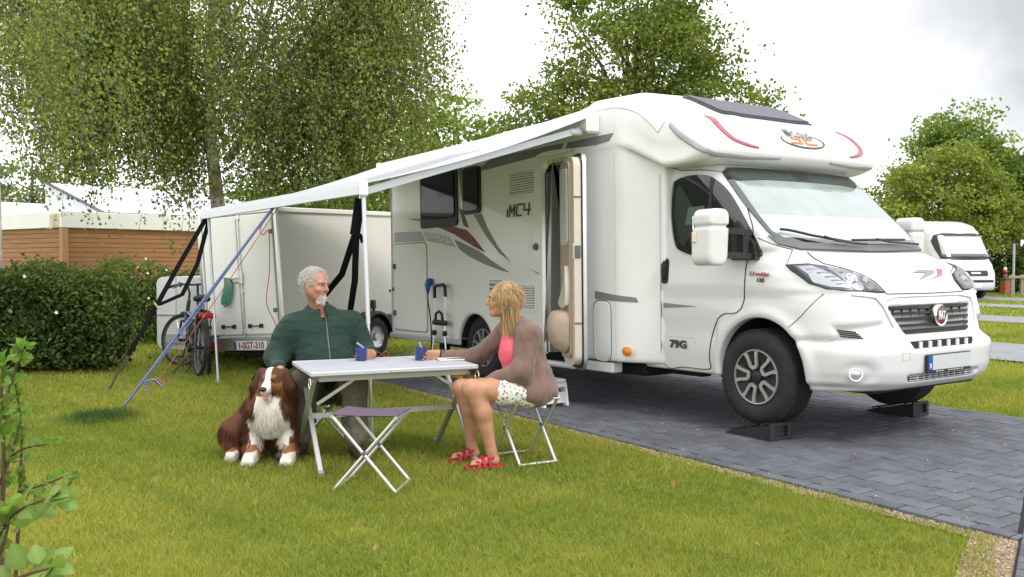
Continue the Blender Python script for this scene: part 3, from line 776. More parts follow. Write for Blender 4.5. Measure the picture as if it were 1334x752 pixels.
n_ = 60; el = [(.03 + .275 * math.cos(a), 2.288 + .066 * math.sin(a)) for a in [R(150 + 270 * i / n_) for i in range(n_ + 1)]]
rg = [(.03 + (a - .03) * 1.03, 2.288 + (b - 2.288) * 1.08) for a, b in el] + [(.03 + (a - .03) * (1 - .05 * math.sin(math.pi * i / n_)), 2.288 + (b - 2.288) * (1 - .14 * math.sin(math.pi * i / n_))) for i, (a, b) in list(enumerate(el))[::-1]]
H_.patch('ring', rg, 'front', M['dark_ink'], em, off=.009, thick=.004, grid=.03)
for P_ in ([(-.12, 2.312), (.0, 2.312), (.0, 2.255), (-.15, 2.255), (-.15, 2.270), (-.025, 2.270), (-.025, 2.297), (-.12, 2.297)], [(.04, 2.314), (.16, 2.314), (.16, 2.299), (.065, 2.299), (.065, 2.270), (.20, 2.270), (.20, 2.255), (.04, 2.255)]):
    H_.patch('mark', P_, 'front', M['orange_ink'], em, off=.009, thick=.004, grid=.03)
seam(H_, [(-.86, 2.345), (-.80, 2.42), (-.74, 2.50)], 'near', .004, 0, .03, sf)
for q in (-1, 1): seam(H_, [(q * .60, 2.515), (q * .75, 2.53), (q * .93, 2.515), (q * 1.02, 2.46)], 'front', .004, 0, .04, sf)
seam(H_, smooth_poly([(-1.95, 2.615), (-1.65, 2.645), (-1.35, 2.625), (-1.08, 2.52), (-.86, 2.345)], 5, False), 'near', .005, .0, .05, sf)
seam(H_, [(-1.34, 2.30), (-1.1, 2.20), (-.80, 2.075)], 'near', .0035, 0, .05, sf)

# --- cab glazing
ws = C_.patch('windscreen', [(-.80, 2.025), (-.6, 2.035), (0, 2.04), (.6, 2.035), (.80, 2.025), (.865, 1.985), (.90, 1.70), (.905, 1.50), (.885, 1.42), (.75, 1.36), (0, 1.345), (-.75, 1.36), (-.885, 1.42), (-.905, 1.50), (-.90, 1.70), (-.865, 1.985)], 'front', M['black'], mh, off=.007, thick=.012, grid=.03)
C_.patch('blind', [(-.875, 1.62), (.875, 1.62), (.88, 1.49), (.83, 1.435), (0, 1.415), (-.83, 1.435), (-.88, 1.49)], 'front', M['blind_silver'], ws, off=.010, thick=.003, grid=.04)
C_.patch('blind', [(-.835, 1.90), (-.5, 1.925), (0, 1.93), (.5, 1.925), (.835, 1.90), (.875, 1.622), (-.875, 1.622)], 'front', M['blind_reflection'], ws, off=.010, thick=.003, grid=.04)  # upper half: glass reflections put into the blind colour
C_.patch('shade_band', [(-.80, 2.003), (0, 2.015), (.80, 2.003), (.84, 1.965), (.835, 1.905), (.5, 1.930), (0, 1.935), (-.5, 1.930), (-.835, 1.905), (-.84, 1.965)], 'front', M['tint_band'], ws, off=.010, thick=.003, grid=.04)
C_.patch('sensor_mount', [(-.10, 2.012), (.13, 2.012), (.08, 1.935), (-.05, 1.935)], 'front', M['black'], ws, off=.0125, thick=.003, grid=.04)
C_.patch('pane', [(-.80, 2.024), (0, 2.039), (.80, 2.024), (.864, 1.985), (.899, 1.70), (.904, 1.50), (.884, 1.42), (.75, 1.361), (0, 1.346), (-.75, 1.361), (-.884, 1.42), (-.904, 1.50), (-.899, 1.70), (-.864, 1.985)], 'front', M['film'], ws, off=.015, thick=.002, grid=.03)
C_.patch('scuttle', [(-.91, 1.455), (-.86, 1.405), (-.70, 1.390), (0, 1.375), (.70, 1.390), (.86, 1.405), (.91, 1.455), (.89, 1.385), (.78, 1.338), (0, 1.322), (-.78, 1.338), (-.89, 1.385)], 'front', M['grey_plastic'], mh, off=.018, thick=.02, grid=.05)
def wiper(pts, arm):
    mb = MB(); C_.line(mb, pts, 'front', .011, .045, .05, 6); wp = mb.build('wiper', M['black'], mh, smooth=True)
    mb = MB(); C_.line(mb, arm, 'front', .009, .055, .05, 6); mb.build('arm', M['black'], wp, smooth=True)
wiper([(-.845, 1.475), (-.60, 1.425), (-.22, 1.375)], [(-.48, 1.41), (-.38, 1.375), (-.20, 1.355), (-.05, 1.345)])
wiper([(-.16, 1.392), (.20, 1.40), (.58, 1.405)], [(.16, 1.398), (.30, 1.375), (.52, 1.365), (.70, 1.355)])

# --- cab door
DOOR = smooth_poly([(-.985, 2.02), (-.80, 2.035), (-.468, 2.000), (-.285, 1.905), (-.075, 1.60), (-.02, 1.455), (-.058, 1.268), (-.095, .90), (-.30, .845), (-.40, .70), (-.435, .50), (-.44, .405), (-.72, .398), (-.955, .405), (-.975, .8), (-.985, 1.4)], 4)
cd = C_.patch('cab_door', DOOR, 'near', M['paint'], mh, off=.005, thick=.012, grid=.05)
mb = MB(); C_.line(mb, DOOR + [DOOR[0]], 'near', .0042, .0035, .03); mb.build('seal', M['seam'], cd)
WIN = smooth_poly([(-.905, 1.90), (-.86, 1.962), (-.70, 1.985), (-.535, 1.972), (-.43, 1.925), (-.274, 1.795), (-.10, 1.58), (.03, 1.395), (.045, 1.29), (-.15, 1.285), (-.55, 1.31), (-.76, 1.36), (-.84, 1.43), (-.90, 1.66)], 4)
ww = C_.patch('window', WIN, 'near', M['black'], cd, off=.009, thick=.006, grid=.05)
C_.patch('interior', smooth_poly([(-.872, 1.89), (-.84, 1.935), (-.70, 1.955), (-.54, 1.942), (-.45, 1.90), (-.30, 1.775), (-.14, 1.57), (-.14, 1.325), (-.54, 1.340), (-.74, 1.385), (-.81, 1.44), (-.868, 1.66)], 4), 'near', M['dark'], ww, off=.0115, thick=.003, grid=.05)  # flat dark sheet standing in for the unlit cab behind the glass
C_.patch('curtain', [(-.86, 1.88), (-.82, 1.925), (-.64, 1.70), (-.60, 1.55), (-.74, 1.395), (-.80, 1.45), (-.858, 1.66)], 'near', mat('grey_green_curtain', (.16, .19, .17), .8), ww, off=.0145, thick=.003, grid=.05)
C_.patch('far_glass', [(-.70, 1.72), (-.52, 1.72), (-.52, 1.57), (-.73, 1.575)], 'near', mat('sky_through_cab', (.55, .60, .58), .5), ww, off=.0165, thick=.003, grid=.05)
C_.patch('pane', WIN, 'near', M['film_dark'], ww, off=.019, thick=.003, grid=.05)
C_.patch('divider', [(-.475, 1.945), (-.44, 1.93), (-.44, 1.30), (-.475, 1.305)], 'near', M['black'], ww, off=.0225, thick=.003, grid=.05)
C_.patch('handle_recess', rrect(-.975, 1.088, -.895, 1.30, .03), 'near', M['black'], cd, off=.012, thick=.01, grid=.05)
mb = MB(); mb.tube([(-.935, -1.010, 1.12), (-.935, -1.030, 1.15), (-.935, -1.030, 1.25), (-.935, -1.005, 1.275)], .013, 8); mb.build('handle', M['black'], cd, smooth=True)
mb = MB(); C_.line(mb, [(-.96, .643), (-.60, .645), (-.585, .60)], 'near', .002, .005, .05); mb.build('crease', M['softseam'], cd)
for P_ in ([(.02, 1.44), (.13, 1.39), (.25, 1.345)], [(.25, 1.345), (.275, 1.24)], [(.36, .775), (.45, .86), (.53, .95), (.59, 1.02)]): seam(C_, P_, 'near', .0035, 0, .03, M['seam'])

# --- bonnet and lamps
HL = [(-.935, 1.232), (-.867, 1.238), (-.739, 1.192), (-.593, 1.148), (-.525, 1.092), (-.515, 1.02), (-.60, 1.022), (-.724, 1.035), (-.84, 1.040), (-.91, 1.052), (-.945, 1.09), (-.95, 1.15)]
BON = [(-.50, 1.012), (0, 1.008), (.50, 1.012), (.515, 1.10), (.585, 1.157), (.73, 1.203), (.80, 1.235), (.79, 1.28), (.76, 1.322), (0, 1.318), (-.76, 1.322), (-.79, 1.28), (-.80, 1.235), (-.73, 1.203), (-.585, 1.157), (-.515, 1.10)]
bn = C_.patch('bonnet', BON, 'front', M['paint'], mh, off=.006, thick=.015, grid=.05)
mb = MB(); C_.line(mb, BON + [BON[0]], 'front', .0045, .003, .03); mb.build('seal', M['seam'], bn)
C_.patch('stripe', [(.02, 1.098), (.23, 1.155), (.06, 1.158), (.20, 1.180), (.40, 1.172), (.36, 1.155)], 'front', gD, bn, off=.010, thick=.003, grid=.04)
C_.patch('stripe', [(.15, 1.098), (.36, 1.135), (.46, 1.185), (.54, 1.185), (.42, 1.135)], 'front', M['rose_decal'], bn, off=.010, thick=.003, grid=.04)
M['lamp_inner'] = mat('lamp_reflector', (.55, .56, .58), .25, metal=.7); M['lamp_dark'] = mat('lamp_bezel', (.13, .14, .155), .3, metal=.3)
for s_ in (1, -1):
    mir = lambda P_: [(s_ * a, b) for a, b in P_]
    hl = C_.patch('headlight', mir(HL), 'front', M['black'], mh, off=.005, thick=.02, grid=.04)
    sh = lambda P_, k: [((a + .73) * k - .73, (b - 1.115) * k + 1.115) for a, b in P_]
    C_.patch('bezel', mir(sh(HL, .93)), 'front', M['lamp_dark'], hl, off=.008, thick=.004, grid=.04)
    C_.patch('daylight_strip', mir([(-.915, 1.215), (-.87, 1.218), (-.80, 1.06), (-.885, 1.065), (-.93, 1.10)]), 'front', M['lamp_inner'], hl, off=.011, thick=.004, grid=.04)
    C_.patch('reflector', mir(smooth_poly([(-.83, 1.20), (-.735, 1.175), (-.70, 1.06), (-.78, 1.052)], 4)), 'front', M['lamp_inner'], hl, off=.011, thick=.004, grid=.04)
    C_.patch('reflector', mir(smooth_poly([(-.705, 1.165), (-.61, 1.135), (-.585, 1.06), (-.68, 1.052)], 4)), 'front', M['lamp_inner'], hl, off=.011, thick=.004, grid=.04)
    for yy, zz in ((-.765, 1.12), (-.645, 1.105)):
        p_, g_ = C_.point(s_ * yy, zz, 'front', .012); b_ = MB()
        b_.lathe([(.040, 0), (.040, .008), (.030, .006), (.026, -.002), (0, -.004)], 18, Matrix.Translation(p_) @ g_.to_track_quat('Z', 'Y').to_matrix().to_4x4()); b_.build('lamp_ring', M['chrome'], hl, smooth=True)
    b_ = MB()
    for i in range(5):
        C_.line(b_, mir([(-.905 + .012 * i, 1.19 - .026 * i), (-.845 + .008 * i, 1.19 - .026 * i)]), 'front', .004, .013, .03)
    b_.build('lamp_ribs', M['lightgrey_decal'], hl)
    C_.patch('lens', mir(sh(HL, .985)), 'front', M['lens_film'], hl, off=.022, thick=.003, grid=.04)
    p_, g_ = C_.point(s_ * .845, .455, 'front'); b_ = MB(); TR = Matrix.Translation(p_) @ Vector((.80, s_ * .60, 0)).to_track_quat('Z', 'Y').to_matrix().to_4x4()
    b_.lathe([(.050, -.01), (.050, .008), (.042, .011), (.038, .005)], 20, TR); fg = b_.build('fog_lamp', M['white'], mh, smooth=True)
    b_ = MB(); b_.lathe([(.038, .005), (.025, .009), (0, .011)], 20, TR); b_.build('lens', M['lamp_inner'], fg, smooth=True)
    b_ = MB()
    for i in range(4): C_.line(b_, [(s_ * (.885 - .004 * i), .762 - .014 * i), (s_ * (.80 - .012 * i), .748 - .014 * i)], 'front', .0055, .002, .03)
    b_.build('side_vent', M['black'], mh)
    C_.patch('bumper_trim', [(s_ * a, b) for a, b in [(.50, .998), (.62, 1.010), (.80, 1.018), (.80, 1.006), (.65, .985), (.60, .93), (.545, .78), (.53, .78), (.565, .93), (.555, .965), (.40, .985), (.0, .985), (.0, .995)]], 'front', M['paint'], mh, off=.014, thick=.02, grid=.04)

# --- grille, badge, plate
def xs(y, z): return np.interp(z, T_front[0], T_front[1]) - .02 * y * y
gm = MB(); gm.box((.80, 0, .822), (.02, 1.10, .25)); gr = gm.build('grille', M['dark'], mh)
for i, z_ in enumerate((.745, .785, .83, .872, .912)):
    mb = MB(); yb = .415 + .13 * (z_ - .72) / .2
    prev = None
    for j in range(13):
        y_ = -yb + 2 * yb * j / 12
        p_ = Vector((xs(y_, z_) - .012 - .10 * abs(y_ / .55) ** 4 * .3, y_, z_))
        if prev is not None: mb.bar(prev, p_, .034, .020 if i % 2 == 0 else .016, up=(0, 0, 1))
        prev = p_
    mb.build('bar', M['black'], gr)
mb = MB()
for y_ in np.arange(-.44, .45, .11): mb.box((.815, y_, .82), (.02, .006, .20))
mb.build('mesh', M['black'], gr)
bp, bg_ = Vector((.905, .03, .845)), Vector((1, 0, .12)).normalized()
TB = Matrix.Translation(bp) @ Matrix(((0, 0, 1, 0), (1, 0, 0, 0), (0, 1, 0, 0), (0, 0, 0, 1))).to_4x4()
mb = MB(); mb.lathe([(.080, -.03), (.082, .004), (.076, .012), (.066, .008)], 30, TB @ Matrix.Diagonal((.95, 1, 1, 1))); bd = mb.build('badge', M['chrome'], mh, smooth=True)
mb = MB(); mb.lathe([(.068, .006), (.0, .010)], 30, TB @ Matrix.Diagonal((.95, 1, 1, 1))); mb.build('badge_face', mat('badge_red', (.17, .012, .035), .2, coat=.6), bd, smooth=True)
text('badge_letters', 'FIAT', .085, TB @ Matrix.Translation((0, 0, .012)), M['plate'], bd, sx=.52, extrude=.001, bold=.003)
for zc, hh, n_, z_ in ((.644, .045, 6, 'upper_intake'), (.410, .05, 9, 'lower_intake')):
    mb = MB(); mb.box((.93 if zc > .5 else .905, 0, zc), (.02, .80 if zc > .5 else .86, hh * 1.2)); it = mb.build(z_, M['dark'], mh)
    for j in range(n_):
        y_ = -.36 + .72 * (j + .5) / n_
        mb = MB(); mb.box((.948 if zc > .5 else .93, y_, zc), (.018, .028 if zc > .5 else .012, hh), bev=.003); mb.build('fin', M['white'] if zc > .5 else M['lightgrey_decal'], it)
    if zc < .5:
        for q in (-.016, .0, .016): mb = MB(); mb.box((.938, 0, zc + q), (.008, .86, .006)); mb.build('slat', M['lightgrey_decal'], it)
mb = MB(); mb.box((.985, -.005, .508), (.018, .575, .135), bev=.004); pl = mb.build('number_plate', M['black'], mh)
mb = MB(); mb.box((.9955, .025, .515), (.003, .50, .105)); mb.build('plate_face', M['grey_plate'], pl)
mb = MB(); mb.box((.9955, -.255, .515), (.003, .05, .105)); eu = mb.build('country_strip', M['eu_blue'], pl)
text('country_letter', 'B', .05, basis((.998, -.255, .492), (0, 1, 0), (0, 0, 1)), M['plate'], pl)
mb = MB(); 
for i in range(9): mb.box((.9955, -.17 + .035 * i + (.05 if i > 2 else 0), .4515), (.002, .022, .010))
mb.build('plate_holder_print', M['lightgrey_decal'], pl)
mb = MB(); C_.line(mb, rrect(-.545, .545, -.465, .60, .004) + [(-.465, .549)], 'front', .0016, .001, .03); mb.build('tow_cover', M['softseam'], mh)
mb = MB(); mb.box((.56, 0, .325), (.50, 1.35, .05), bev=.02); mb.box((-.62, 0, .37), (1.1, 1.7, .06), bev=.02); mb.build('undertray', M['dark'], mh)
mb = MB()
mb.box((-3.2, .55, .34), (4.6, .12, .14)); mb.box((-3.2, -.55, .34), (4.6, .12, .14)); mb.box((-2.8, 0, .30), (1.2, 1.0, .22), bev=.03); mb.box((-3.795, 0, .36), (.10, 1.7, .10)); mb.box((-5.2, 0, .36), (.9, 1.4, .1)); mb.box((-1.6, -.55, .33), (.5, .6, .16), bev=.02)
mb.build('chassis', M['dark'], mh)
mb = MB(); mb.box((-1.78, -1.07, .335), (.62, .12, .09), bev=.01); mb.build('step_housing', M['body_white'], mh)
mb = MB(); mb.box((-5.35, -.62, .24), (.10, .10, .20)); mb.box((-5.35, -.62, .13), (.16, .16, .02)); mb.build('support_leg', M['dark'], mh)

# --- mirrors
for s_ in (-1, 1):
    def fm(P):
        x, y, z = P.T; y = y * s_
        q = np.maximum(np.abs(x + .15 - .03 * (z - 1.45)) - .085, np.abs(y - 1.295 - .03 * (z - 1.45)) - .10)
        q = smax(q, np.abs(z - 1.445) - .215, .10); q = smax(np.abs(x + .14 - .06 * (z - 1.445)) - .10, smax(np.abs(y - 1.295) - .105, np.abs(z - 1.445) - .215, .075), .035)
        g = np.abs(z - 1.525) - .012; q = smax(q, -np.maximum(g, -(q + .012)), .01)
        return q
    v_, f_ = implicit(fm, (-.30, s_ * 1.295 - .17, 1.18), (.0, s_ * 1.295 + .17, 1.72), .0125)
    mi = mesh_obj('mirror', v_, f_, M['paint'], mh, smooth=True)
    b_ = MB(); b_.box((-.238, s_ * 1.295, 1.48), (.012, .17, .26), bev=.01); b_.build('mirror_glass', M['chrome'], mi)
    b_ = MB()
    for z0 in (1.50, 1.32): b_.bar((-.12, s_ * 1.20, z0), (-.02, s_ * .985, z0 - .02), .055, .045)
    b_.prism([(-.15, 1.58), (.02, 1.40), (.045, 1.275), (-.20, 1.275), (-.20, 1.50)], .955, 1.0, Matrix(((1, 0, 0, 0), (0, 0, s_, 0), (0, 1, 0, 0), (0, 0, 0, 1)))); b_.box((-.06, s_ * 1.02, 1.40), (.10, .07, .24), bev=.02)
    b_.build('mirror_arm', M['black'], mi)
    b_ = MB(); b_.box((-.20, s_ * 1.405, 1.445), (.04, .012, .075), bev=.004); b_.build('indicator', M['amber'], mi)
    b_ = MB(); b_.box((-.250, s_ * 1.36, 1.43), (.02, .05, .12), bev=.01); b_.build('reflector', M['red_lens'], mi)

# --- wheels
def wheel(cx_, y0, cz, side_, full=True):
    """y0: outer face, side_ = -1 near / +1 far"""
    T = Matrix.Translation((cx_, y0, cz)) @ Matrix.Rotation(R(90 * (1 if side_ < 0 else -1)), 4, 'X')
    rt = .367; b_ = MB()
    prof = [(.215, -.012), (.235, .006), (.275, .016), (.315, .012), (.335, .0), (.352, -.018), (.362, -.030)]
    for q in range(5):
        z0 = -.036 - q * .036
        prof += [(rt, z0), (rt, z0 - .026), (rt - .012, z0 - .028), (rt - .012, z0 - .034)]
    prof += [(.362, -.216), (.34, -.232), (.27, -.245), (.20, -.23), (.20, -.02), (.215, -.012)]
    b_.lathe(prof, 64, T)
    wh = b_.build('wheel', M['rubber'], mh, smooth=35)
    for z0, da in ((-.030, 0), (-.21, .06)):
        lug = MB()
        for i in range(72):
            a = 2 * math.pi * i / 72
            lug.box((0, 0, 0), (.008, .022, .024), M_=T @ Matrix.Rotation(a + da, 4, 'Z') @ Matrix.Translation((.3605, 0, z0)))
        lug.build('tread', M['rubber'], wh)
    b_ = MB(); b_.lathe([(.216, -.010), (.205, .0), (.196, -.012), (.10, -.03), (.0, -.03)], 40, T); rim = b_.build('rim', M['black'], wh, smooth=35)
    b_ = MB(); b_.lathe([(.213, -.006), (.208, .004), (.200, .003), (.199, -.006)], 40, T)
    for i in range(5):
        a = R(72 * i + 90 + 14)
        for s2 in (1, -1):
            P_ = [(.066, s2 * .012), (.192, s2 * .038), (.187, s2 * .070), (.150, s2 * .052), (.082, s2 * .040)]
            b_.prism(P_, -.016, .002, T @ Matrix.Rotation(a, 4, 'Z'))
        b_.prism([(.060, -.02), (.078, -.038), (.088, -.030), (.088, .030), (.078, .038), (.060, .02)], -.018, -.001, T @ Matrix.Rotation(a, 4, 'Z'))
    b_.build('wheel_trim', M['silver'], wh)
    b_ = MB(); b_.lathe([(.05, -.03), (.046, -.008), (.03, .0), (0, .002)], 20, T); b_.build('hub_cap', M['black'], wh, smooth=True)
wheel(.005, -.965, .378, -1); wheel(.005, .965, .378, 1); wheel(-3.79, -1.03, .367, -1); wheel(-3.79, 1.03, .367, 1)
mb = MB(); mb.box((.07, 0, .62), (.85, 1.1, .5), bev=.05); mb.box((-3.78, 0, .55), (.7, 1.4, .4), bev=.05); mb.build('wheel_housing', M['dark'], mh)

# --- awning
AW = MB(); AW.prism(smooth_poly([(-1.155, 2.45), (-1.155, 2.60), (-1.20, 2.625), (-1.265, 2.60), (-1.285, 2.53), (-1.27, 2.47), (-1.22, 2.445)], 3), -5.86, -1.63, Matrix(((0, 0, 1, 0), (1, 0, 0, 0), (0, 1, 0, 0), (0, 0, 0, 1))))
aw = AW.build('awning', M['body_white'], mh, smooth=40)
mb = MB(); mb.box((-1.612, -1.222, 2.525), (.045, .15, .19), bev=.025); mb.build('end_cap', M['body_white'], aw); mb = MB(); mb.box((-5.875, -1.222, 2.525), (.04, .15, .19), bev=.025); mb.build('end_cap', M['body_white'], aw)
RY, RX0, RX1 = -3.50, -5.72, -1.55
rz = lambda x: 1.845 + (-.012) * (x + 3.7)                             # world-level rail seen in the vehicle's own tilted axes
M['canopy'] = mat('awning_canopy', (.66, .68, .70), .6, transl=.25)
vs = []; fs = []; nu, nv = 24, 14
for i in range(nu + 1):
    for j in range(nv + 1):
        u, v = i / nu, j / nv; x = RX0 + (RX1 - RX0) * u; x2 = -5.83 + 4.2 * u; xx = x2 * (1 - v) + x * v
        zz = 2.565 * (1 - v) + (rz(x) + .045) * v - .05 * math.sin(math.pi * v) * (1 - .25 * math.sin(math.pi * u))
        vs.append((xx, -1.275 + (RY + 1.275) * v, zz))
fs = [[i * (nv + 1) + j, (i + 1) * (nv + 1) + j, (i + 1) * (nv + 1) + j + 1, i * (nv + 1) + j + 1] for i in range(nu) for j in range(nv)]
k0 = len(vs); vs += [(a, b, c + .004) for a, b, c in vs]; fs += [[k0 + q for q in f[::-1]] for f in fs]
mesh_obj('canopy', vs, fs, M['canopy'], aw, smooth=True)
mb = MB()
for a, b in ((RX0 - .03, RX1 + .03),):
    for dy, dz, w_, h_ in ((0, .02, .045, .10), (-.03, .0, .025, .065)):
        mb.bar((a, RY + dy, rz(a) + dz), (b, RY + dy, rz(b) + dz), w_, h_, up=(0, 0, 1))
mb.build('front_rail', M['pole_white'], aw)
mb = MB(); mb.box((RX1 + .04, RY - .005, rz(RX1) + .012), (.025, .075, .115), bev=.012); mb.build('end_cap', M['body_white'], aw); mb = MB(); mb.box((RX0 - .04, RY - .005, rz(RX0) + .012), (.025, .075, .115), bev=.012); mb.build('end_cap', M['body_white'], aw)
for xa, xb in ((-1.72, -1.66), (-5.74, -5.68)):                                  # tensioning side arms
    mb = MB(); mb.bar((xa, -1.28, 2.475), (xb, RY + .03, rz(xb) - .01), .035, .055); mb.box((xa, -1.34, 2.45), (.07, .14, .06), bev=.015); mb.build('arm', M['pole_white'], aw)
mb = MB(); mb.bar((-2.05, -1.29, 2.44), (-2.35, -2.3, 2.22), .05, .05); mb.bar((-2.35, -2.3, 2.22), (-1.78, -3.42, 1.89), .04, .045); mb.build('arm', M['lightgrey_decal'], aw)
GI = MH_MAT.inverted()
for xx, fx_ in ((RX1 + .01, (.055, 0)), (RX0 + .10, (.11, -.07))):
    topw = MH_MAT @ Vector((xx, RY + .01, rz(xx) - .03)); foot = Vector((topw.x + fx_[0], topw.y + fx_[1], -.03))
    mb = MB(); mb.tube([GI @ topw, GI @ topw.lerp(foot, .52)], .017, 10); mb.tube([GI @ topw.lerp(foot, .50), GI @ foot], .013, 10); mb.box(tuple(GI @ (foot + Vector((0, 0, .012)))), (.06, .06, .02), bev=.005)
    mb.build('support_pole', M['pole_white'], aw, smooth=40)
# ================================================================== TRAILER BEHIND THE AWNING
M['trailer'] = mat('trailer_panel', (.74, .74, .71), .5, var=.05, vscale=1.6, coat=.1)
M['trailer_side'] = mat('trailer_side_panel', (.70, .68, .625), .55, var=.06, vscale=1.2)
ta = R(27); tF = Vector((math.sin(ta), math.cos(ta), 0)); tR = Vector((math.cos(ta), -math.sin(ta), 0))
TP = Vector((-2.70, 10.8, 0))                                        # right rear corner on the ground
tr = empty('box_trailer', label='tall white box trailer with closed rear doors parked behind the awning pole', cat='trailer')
tr.matrix_world = basis(TP, tR, tF) @ Matrix.Rotation(R(-3.2), 4, 'Y') @ Matrix.Rotation(R(1.2), 4, 'X')
TW, TL, Z0_, Z1_ = 1.30, 2.75, .40, 1.985                            # x from -TW to 0, y forward
mb = MB(); mb.box((-TW / 2, TL / 2, (Z0_ + Z1_) / 2), (TW - .02, TL - .02, Z1_ - Z0_ - .02)); mb.build('box_body', M['trailer_side'], tr)
mb = MB(); 
for s_ in (-1, 1):
    mb.box((-TW / 2 + s_ * (TW / 2 - .025), -.004, (Z0_ + Z1_) / 2), (.065, .05, Z1_ - Z0_), bev=.012)
mb.box((-TW / 2, -.004, Z1_ - .02), (TW - .13, .05, .06), bev=.01); mb.box((-TW / 2, -.004, Z0_ + .015), (TW - .13, .05, .05), bev=.01)
mb.build('door_frame', M['alu'], tr)
for s_ in (-1, 1):
    mb = MB(); mb.box((-TW / 2 + s_ * .288, -.012, (Z0_ + Z1_) / 2), (.555, .03, Z1_ - Z0_ - .12), bev=.008)
    dr_ = mb.build('rear_door', M['trailer'], tr)
    mb = MB(); mb.box((-TW / 2 + s_ * (.288 + .255), -.030, .75), (.06, .02, .05), bev=.006); mb.box((-TW / 2 + s_ * (.288 + .255), -.030, 1.70), (.06, .02, .05), bev=.006); mb.build('hinge', M['grey_plastic'], dr_)
    mb = MB(); x = -TW / 2 + s_ * .22
    mb.bar((x - .12, -.032, .565), (x + .12, -.032, .565), .016, .012); mb.box((x - .09, -.034, .565), (.06, .02, .05), bev=.006); mb.box((x + .09, -.034, .565), (.06, .02, .05), bev=.006); mb.build('catch', M['black'], dr_)
mb = MB(); mb.tube([(-TW / 2 + .045, -.045, Z0_ + .03), (-TW / 2 + .045, -.045, Z1_ - .05)], .012, 8)
for z in (.50, 1.0, 1.9): mb.box((-TW / 2 + .045, -.035, z), (.055, .03, .05), bev=.006)
mb.bar((-TW / 2 + .045, -.055, 1.17), (-TW / 2 - .22, -.055, 1.15), .03, .014); mb.box((-TW / 2 - .1, -.045, 1.14), (.26, .02, .07), bev=.008); mb.box((-TW / 2 + .045, -.05, 1.16), (.05, .04, .16), bev=.01); mb.build('lock_bar', M['alu'], tr)
mb = MB(); mb.box((.002, TL / 2, Z1_ - .03), (.03, TL, .06), bev=.008); mb.box((.002, TL - .02, 1.2), (.03, .05, 1.5), bev=.008); mb.box((.002, TL / 2, Z0_ + .03), (.03, TL, .07), bev=.008); mb.build('edge_trim', M['trailer'], tr)
mb = MB()
mb.box((-TW / 2, .03, .325), (TW + .02, .08, .13), bev=.01); mb.build('light_bar', M['alu'], tr)
for s_ in (-1, 1):
    mb = MB(); mb.box((-TW / 2 + s_ * .53, -.022, .325), (.19, .03, .10), bev=.01); mb.build('rear_light', M['red_lens'], tr)
mb = MB(); mb.box((-TW / 2 + .10, -.018, .325), (.53, .012, .115), bev=.004); tp = mb.build('number_plate', M['plate'], tr)
text('plate_text', '1-SGT-310', .115, basis((-TW / 2 + .115, -.026, .322), (1, 0, 0), (0, 0, 1)), M['red_ink'], tp, sx=.82, bold=.003)
mb = MB(); mb.box((-TW / 2 - .142, -.025, .325), (.035, .003, .10)); mb.build('country_strip', M['eu_blue'], tp)
mb = MB(); mb.box((-TW / 2 - .33 * 0 - .555, -.03, .56), (.10, .012, .035)); mb.build('sticker', M['red_lens'], tr)
mb = MB(); mb.box((-TW / 2, 1.4, .28), (.9, 2.6, .10)); mb.box((-TW / 2, 1.55, .28), (1.4, .08, .08)); mb.box((-TW / 2, .35, .23), (.5, .3, .16), bev=.02); mb.build('chassis', M['dark'], tr)
for s_, x in ((1, .10), (-1, -TW - .10)):
    T = Matrix.Translation((x + s_ * .08, 1.62, .265)) @ Matrix.Rotation(R(90 * s_), 4, 'Y')
    mb = MB(); mb.lathe([(.15, 0), (.20, .01), (.25, 0), (.275, -.03), (.278, -.12), (.25, -.155), (.15, -.16)], 32, T); wh = mb.build('wheel', M['rubber'], tr, smooth=40)
    mb = MB(); mb.lathe([(.155, 0), (.14, -.02), (.06, -.03), (.05, .0), (0, .0)], 20, T); mb.build('rim', M['silver'], wh, smooth=40)
    mb = MB(); pts = arc(1.62, .265, .345, -5, 185, 14)
    vs = []
    for a, b in pts:
        for xx in (x - .10, x + .115):
            vs.append((xx, a, b + .0))
        vs.append((x + s_ * .118, 1.62 + (a - 1.62) * .90, .265 + (b - .265) * .90))
    fs = [[3 * i, 3 * i + 1, 3 * i + 4, 3 * i + 3] for i in range(14)] + [[3 * i + 1, 3 * i + 2, 3 * i + 5, 3 * i + 4] for i in range(14)]
    mb.add(vs, fs); mb.build('mudguard', M['black'], tr, smooth=50)
mb = MB(); mb.box((.06, 2.3, .46), (.10, .5, .16), bev=.02); mb.build('tool_box', M['grey_plastic'], tr)
mb = MB(); mb.box((.03, 1.78, .70), (.05, .08, .12), bev=.012); mb.box((.03, 1.78, .60), (.03, .05, .22), bev=.01); mb.build('side_catch', M['black'], tr)

# green cloth hung over the lock bar
def cloth_strip(name, top, width_dir, wd, drop, m, label, cat, seed=0, fold=.02):
    vs = []; fs = []; n, k = 14, 12
    for j in range(k + 1):
        for i in range(n + 1):
            u, v = i / n - .5, j / k
            w_ = wd * (.62 + .38 * math.sin(v * 2.2))
            d_ = fold * math.sin(u * 19 + seed) * (.3 + v)
            p = Vector(top) + Vector(width_dir) * (u * w_ + .02 * math.sin(v * 5)) + Vector((0, 0, -drop * v * (1 + .10 * math.sin(u * 7 + seed)))) + Vector((width_dir[1], -width_dir[0], 0)) * (d_ + .01)
            vs.append(p)
    for j in range(k):
        for i in range(n): a = j * (n + 1) + i; fs.append([a, a + 1, a + n + 2, a + n + 1])
    k0 = len(vs); vs += [p + Vector((-width_dir[1], width_dir[0], 0)) * .004 for p in vs]; fs += [[k0 + q for q in f[::-1]] for f in fs]
    return tag(mesh_obj(name, vs, fs, m, smooth=True), label, cat)
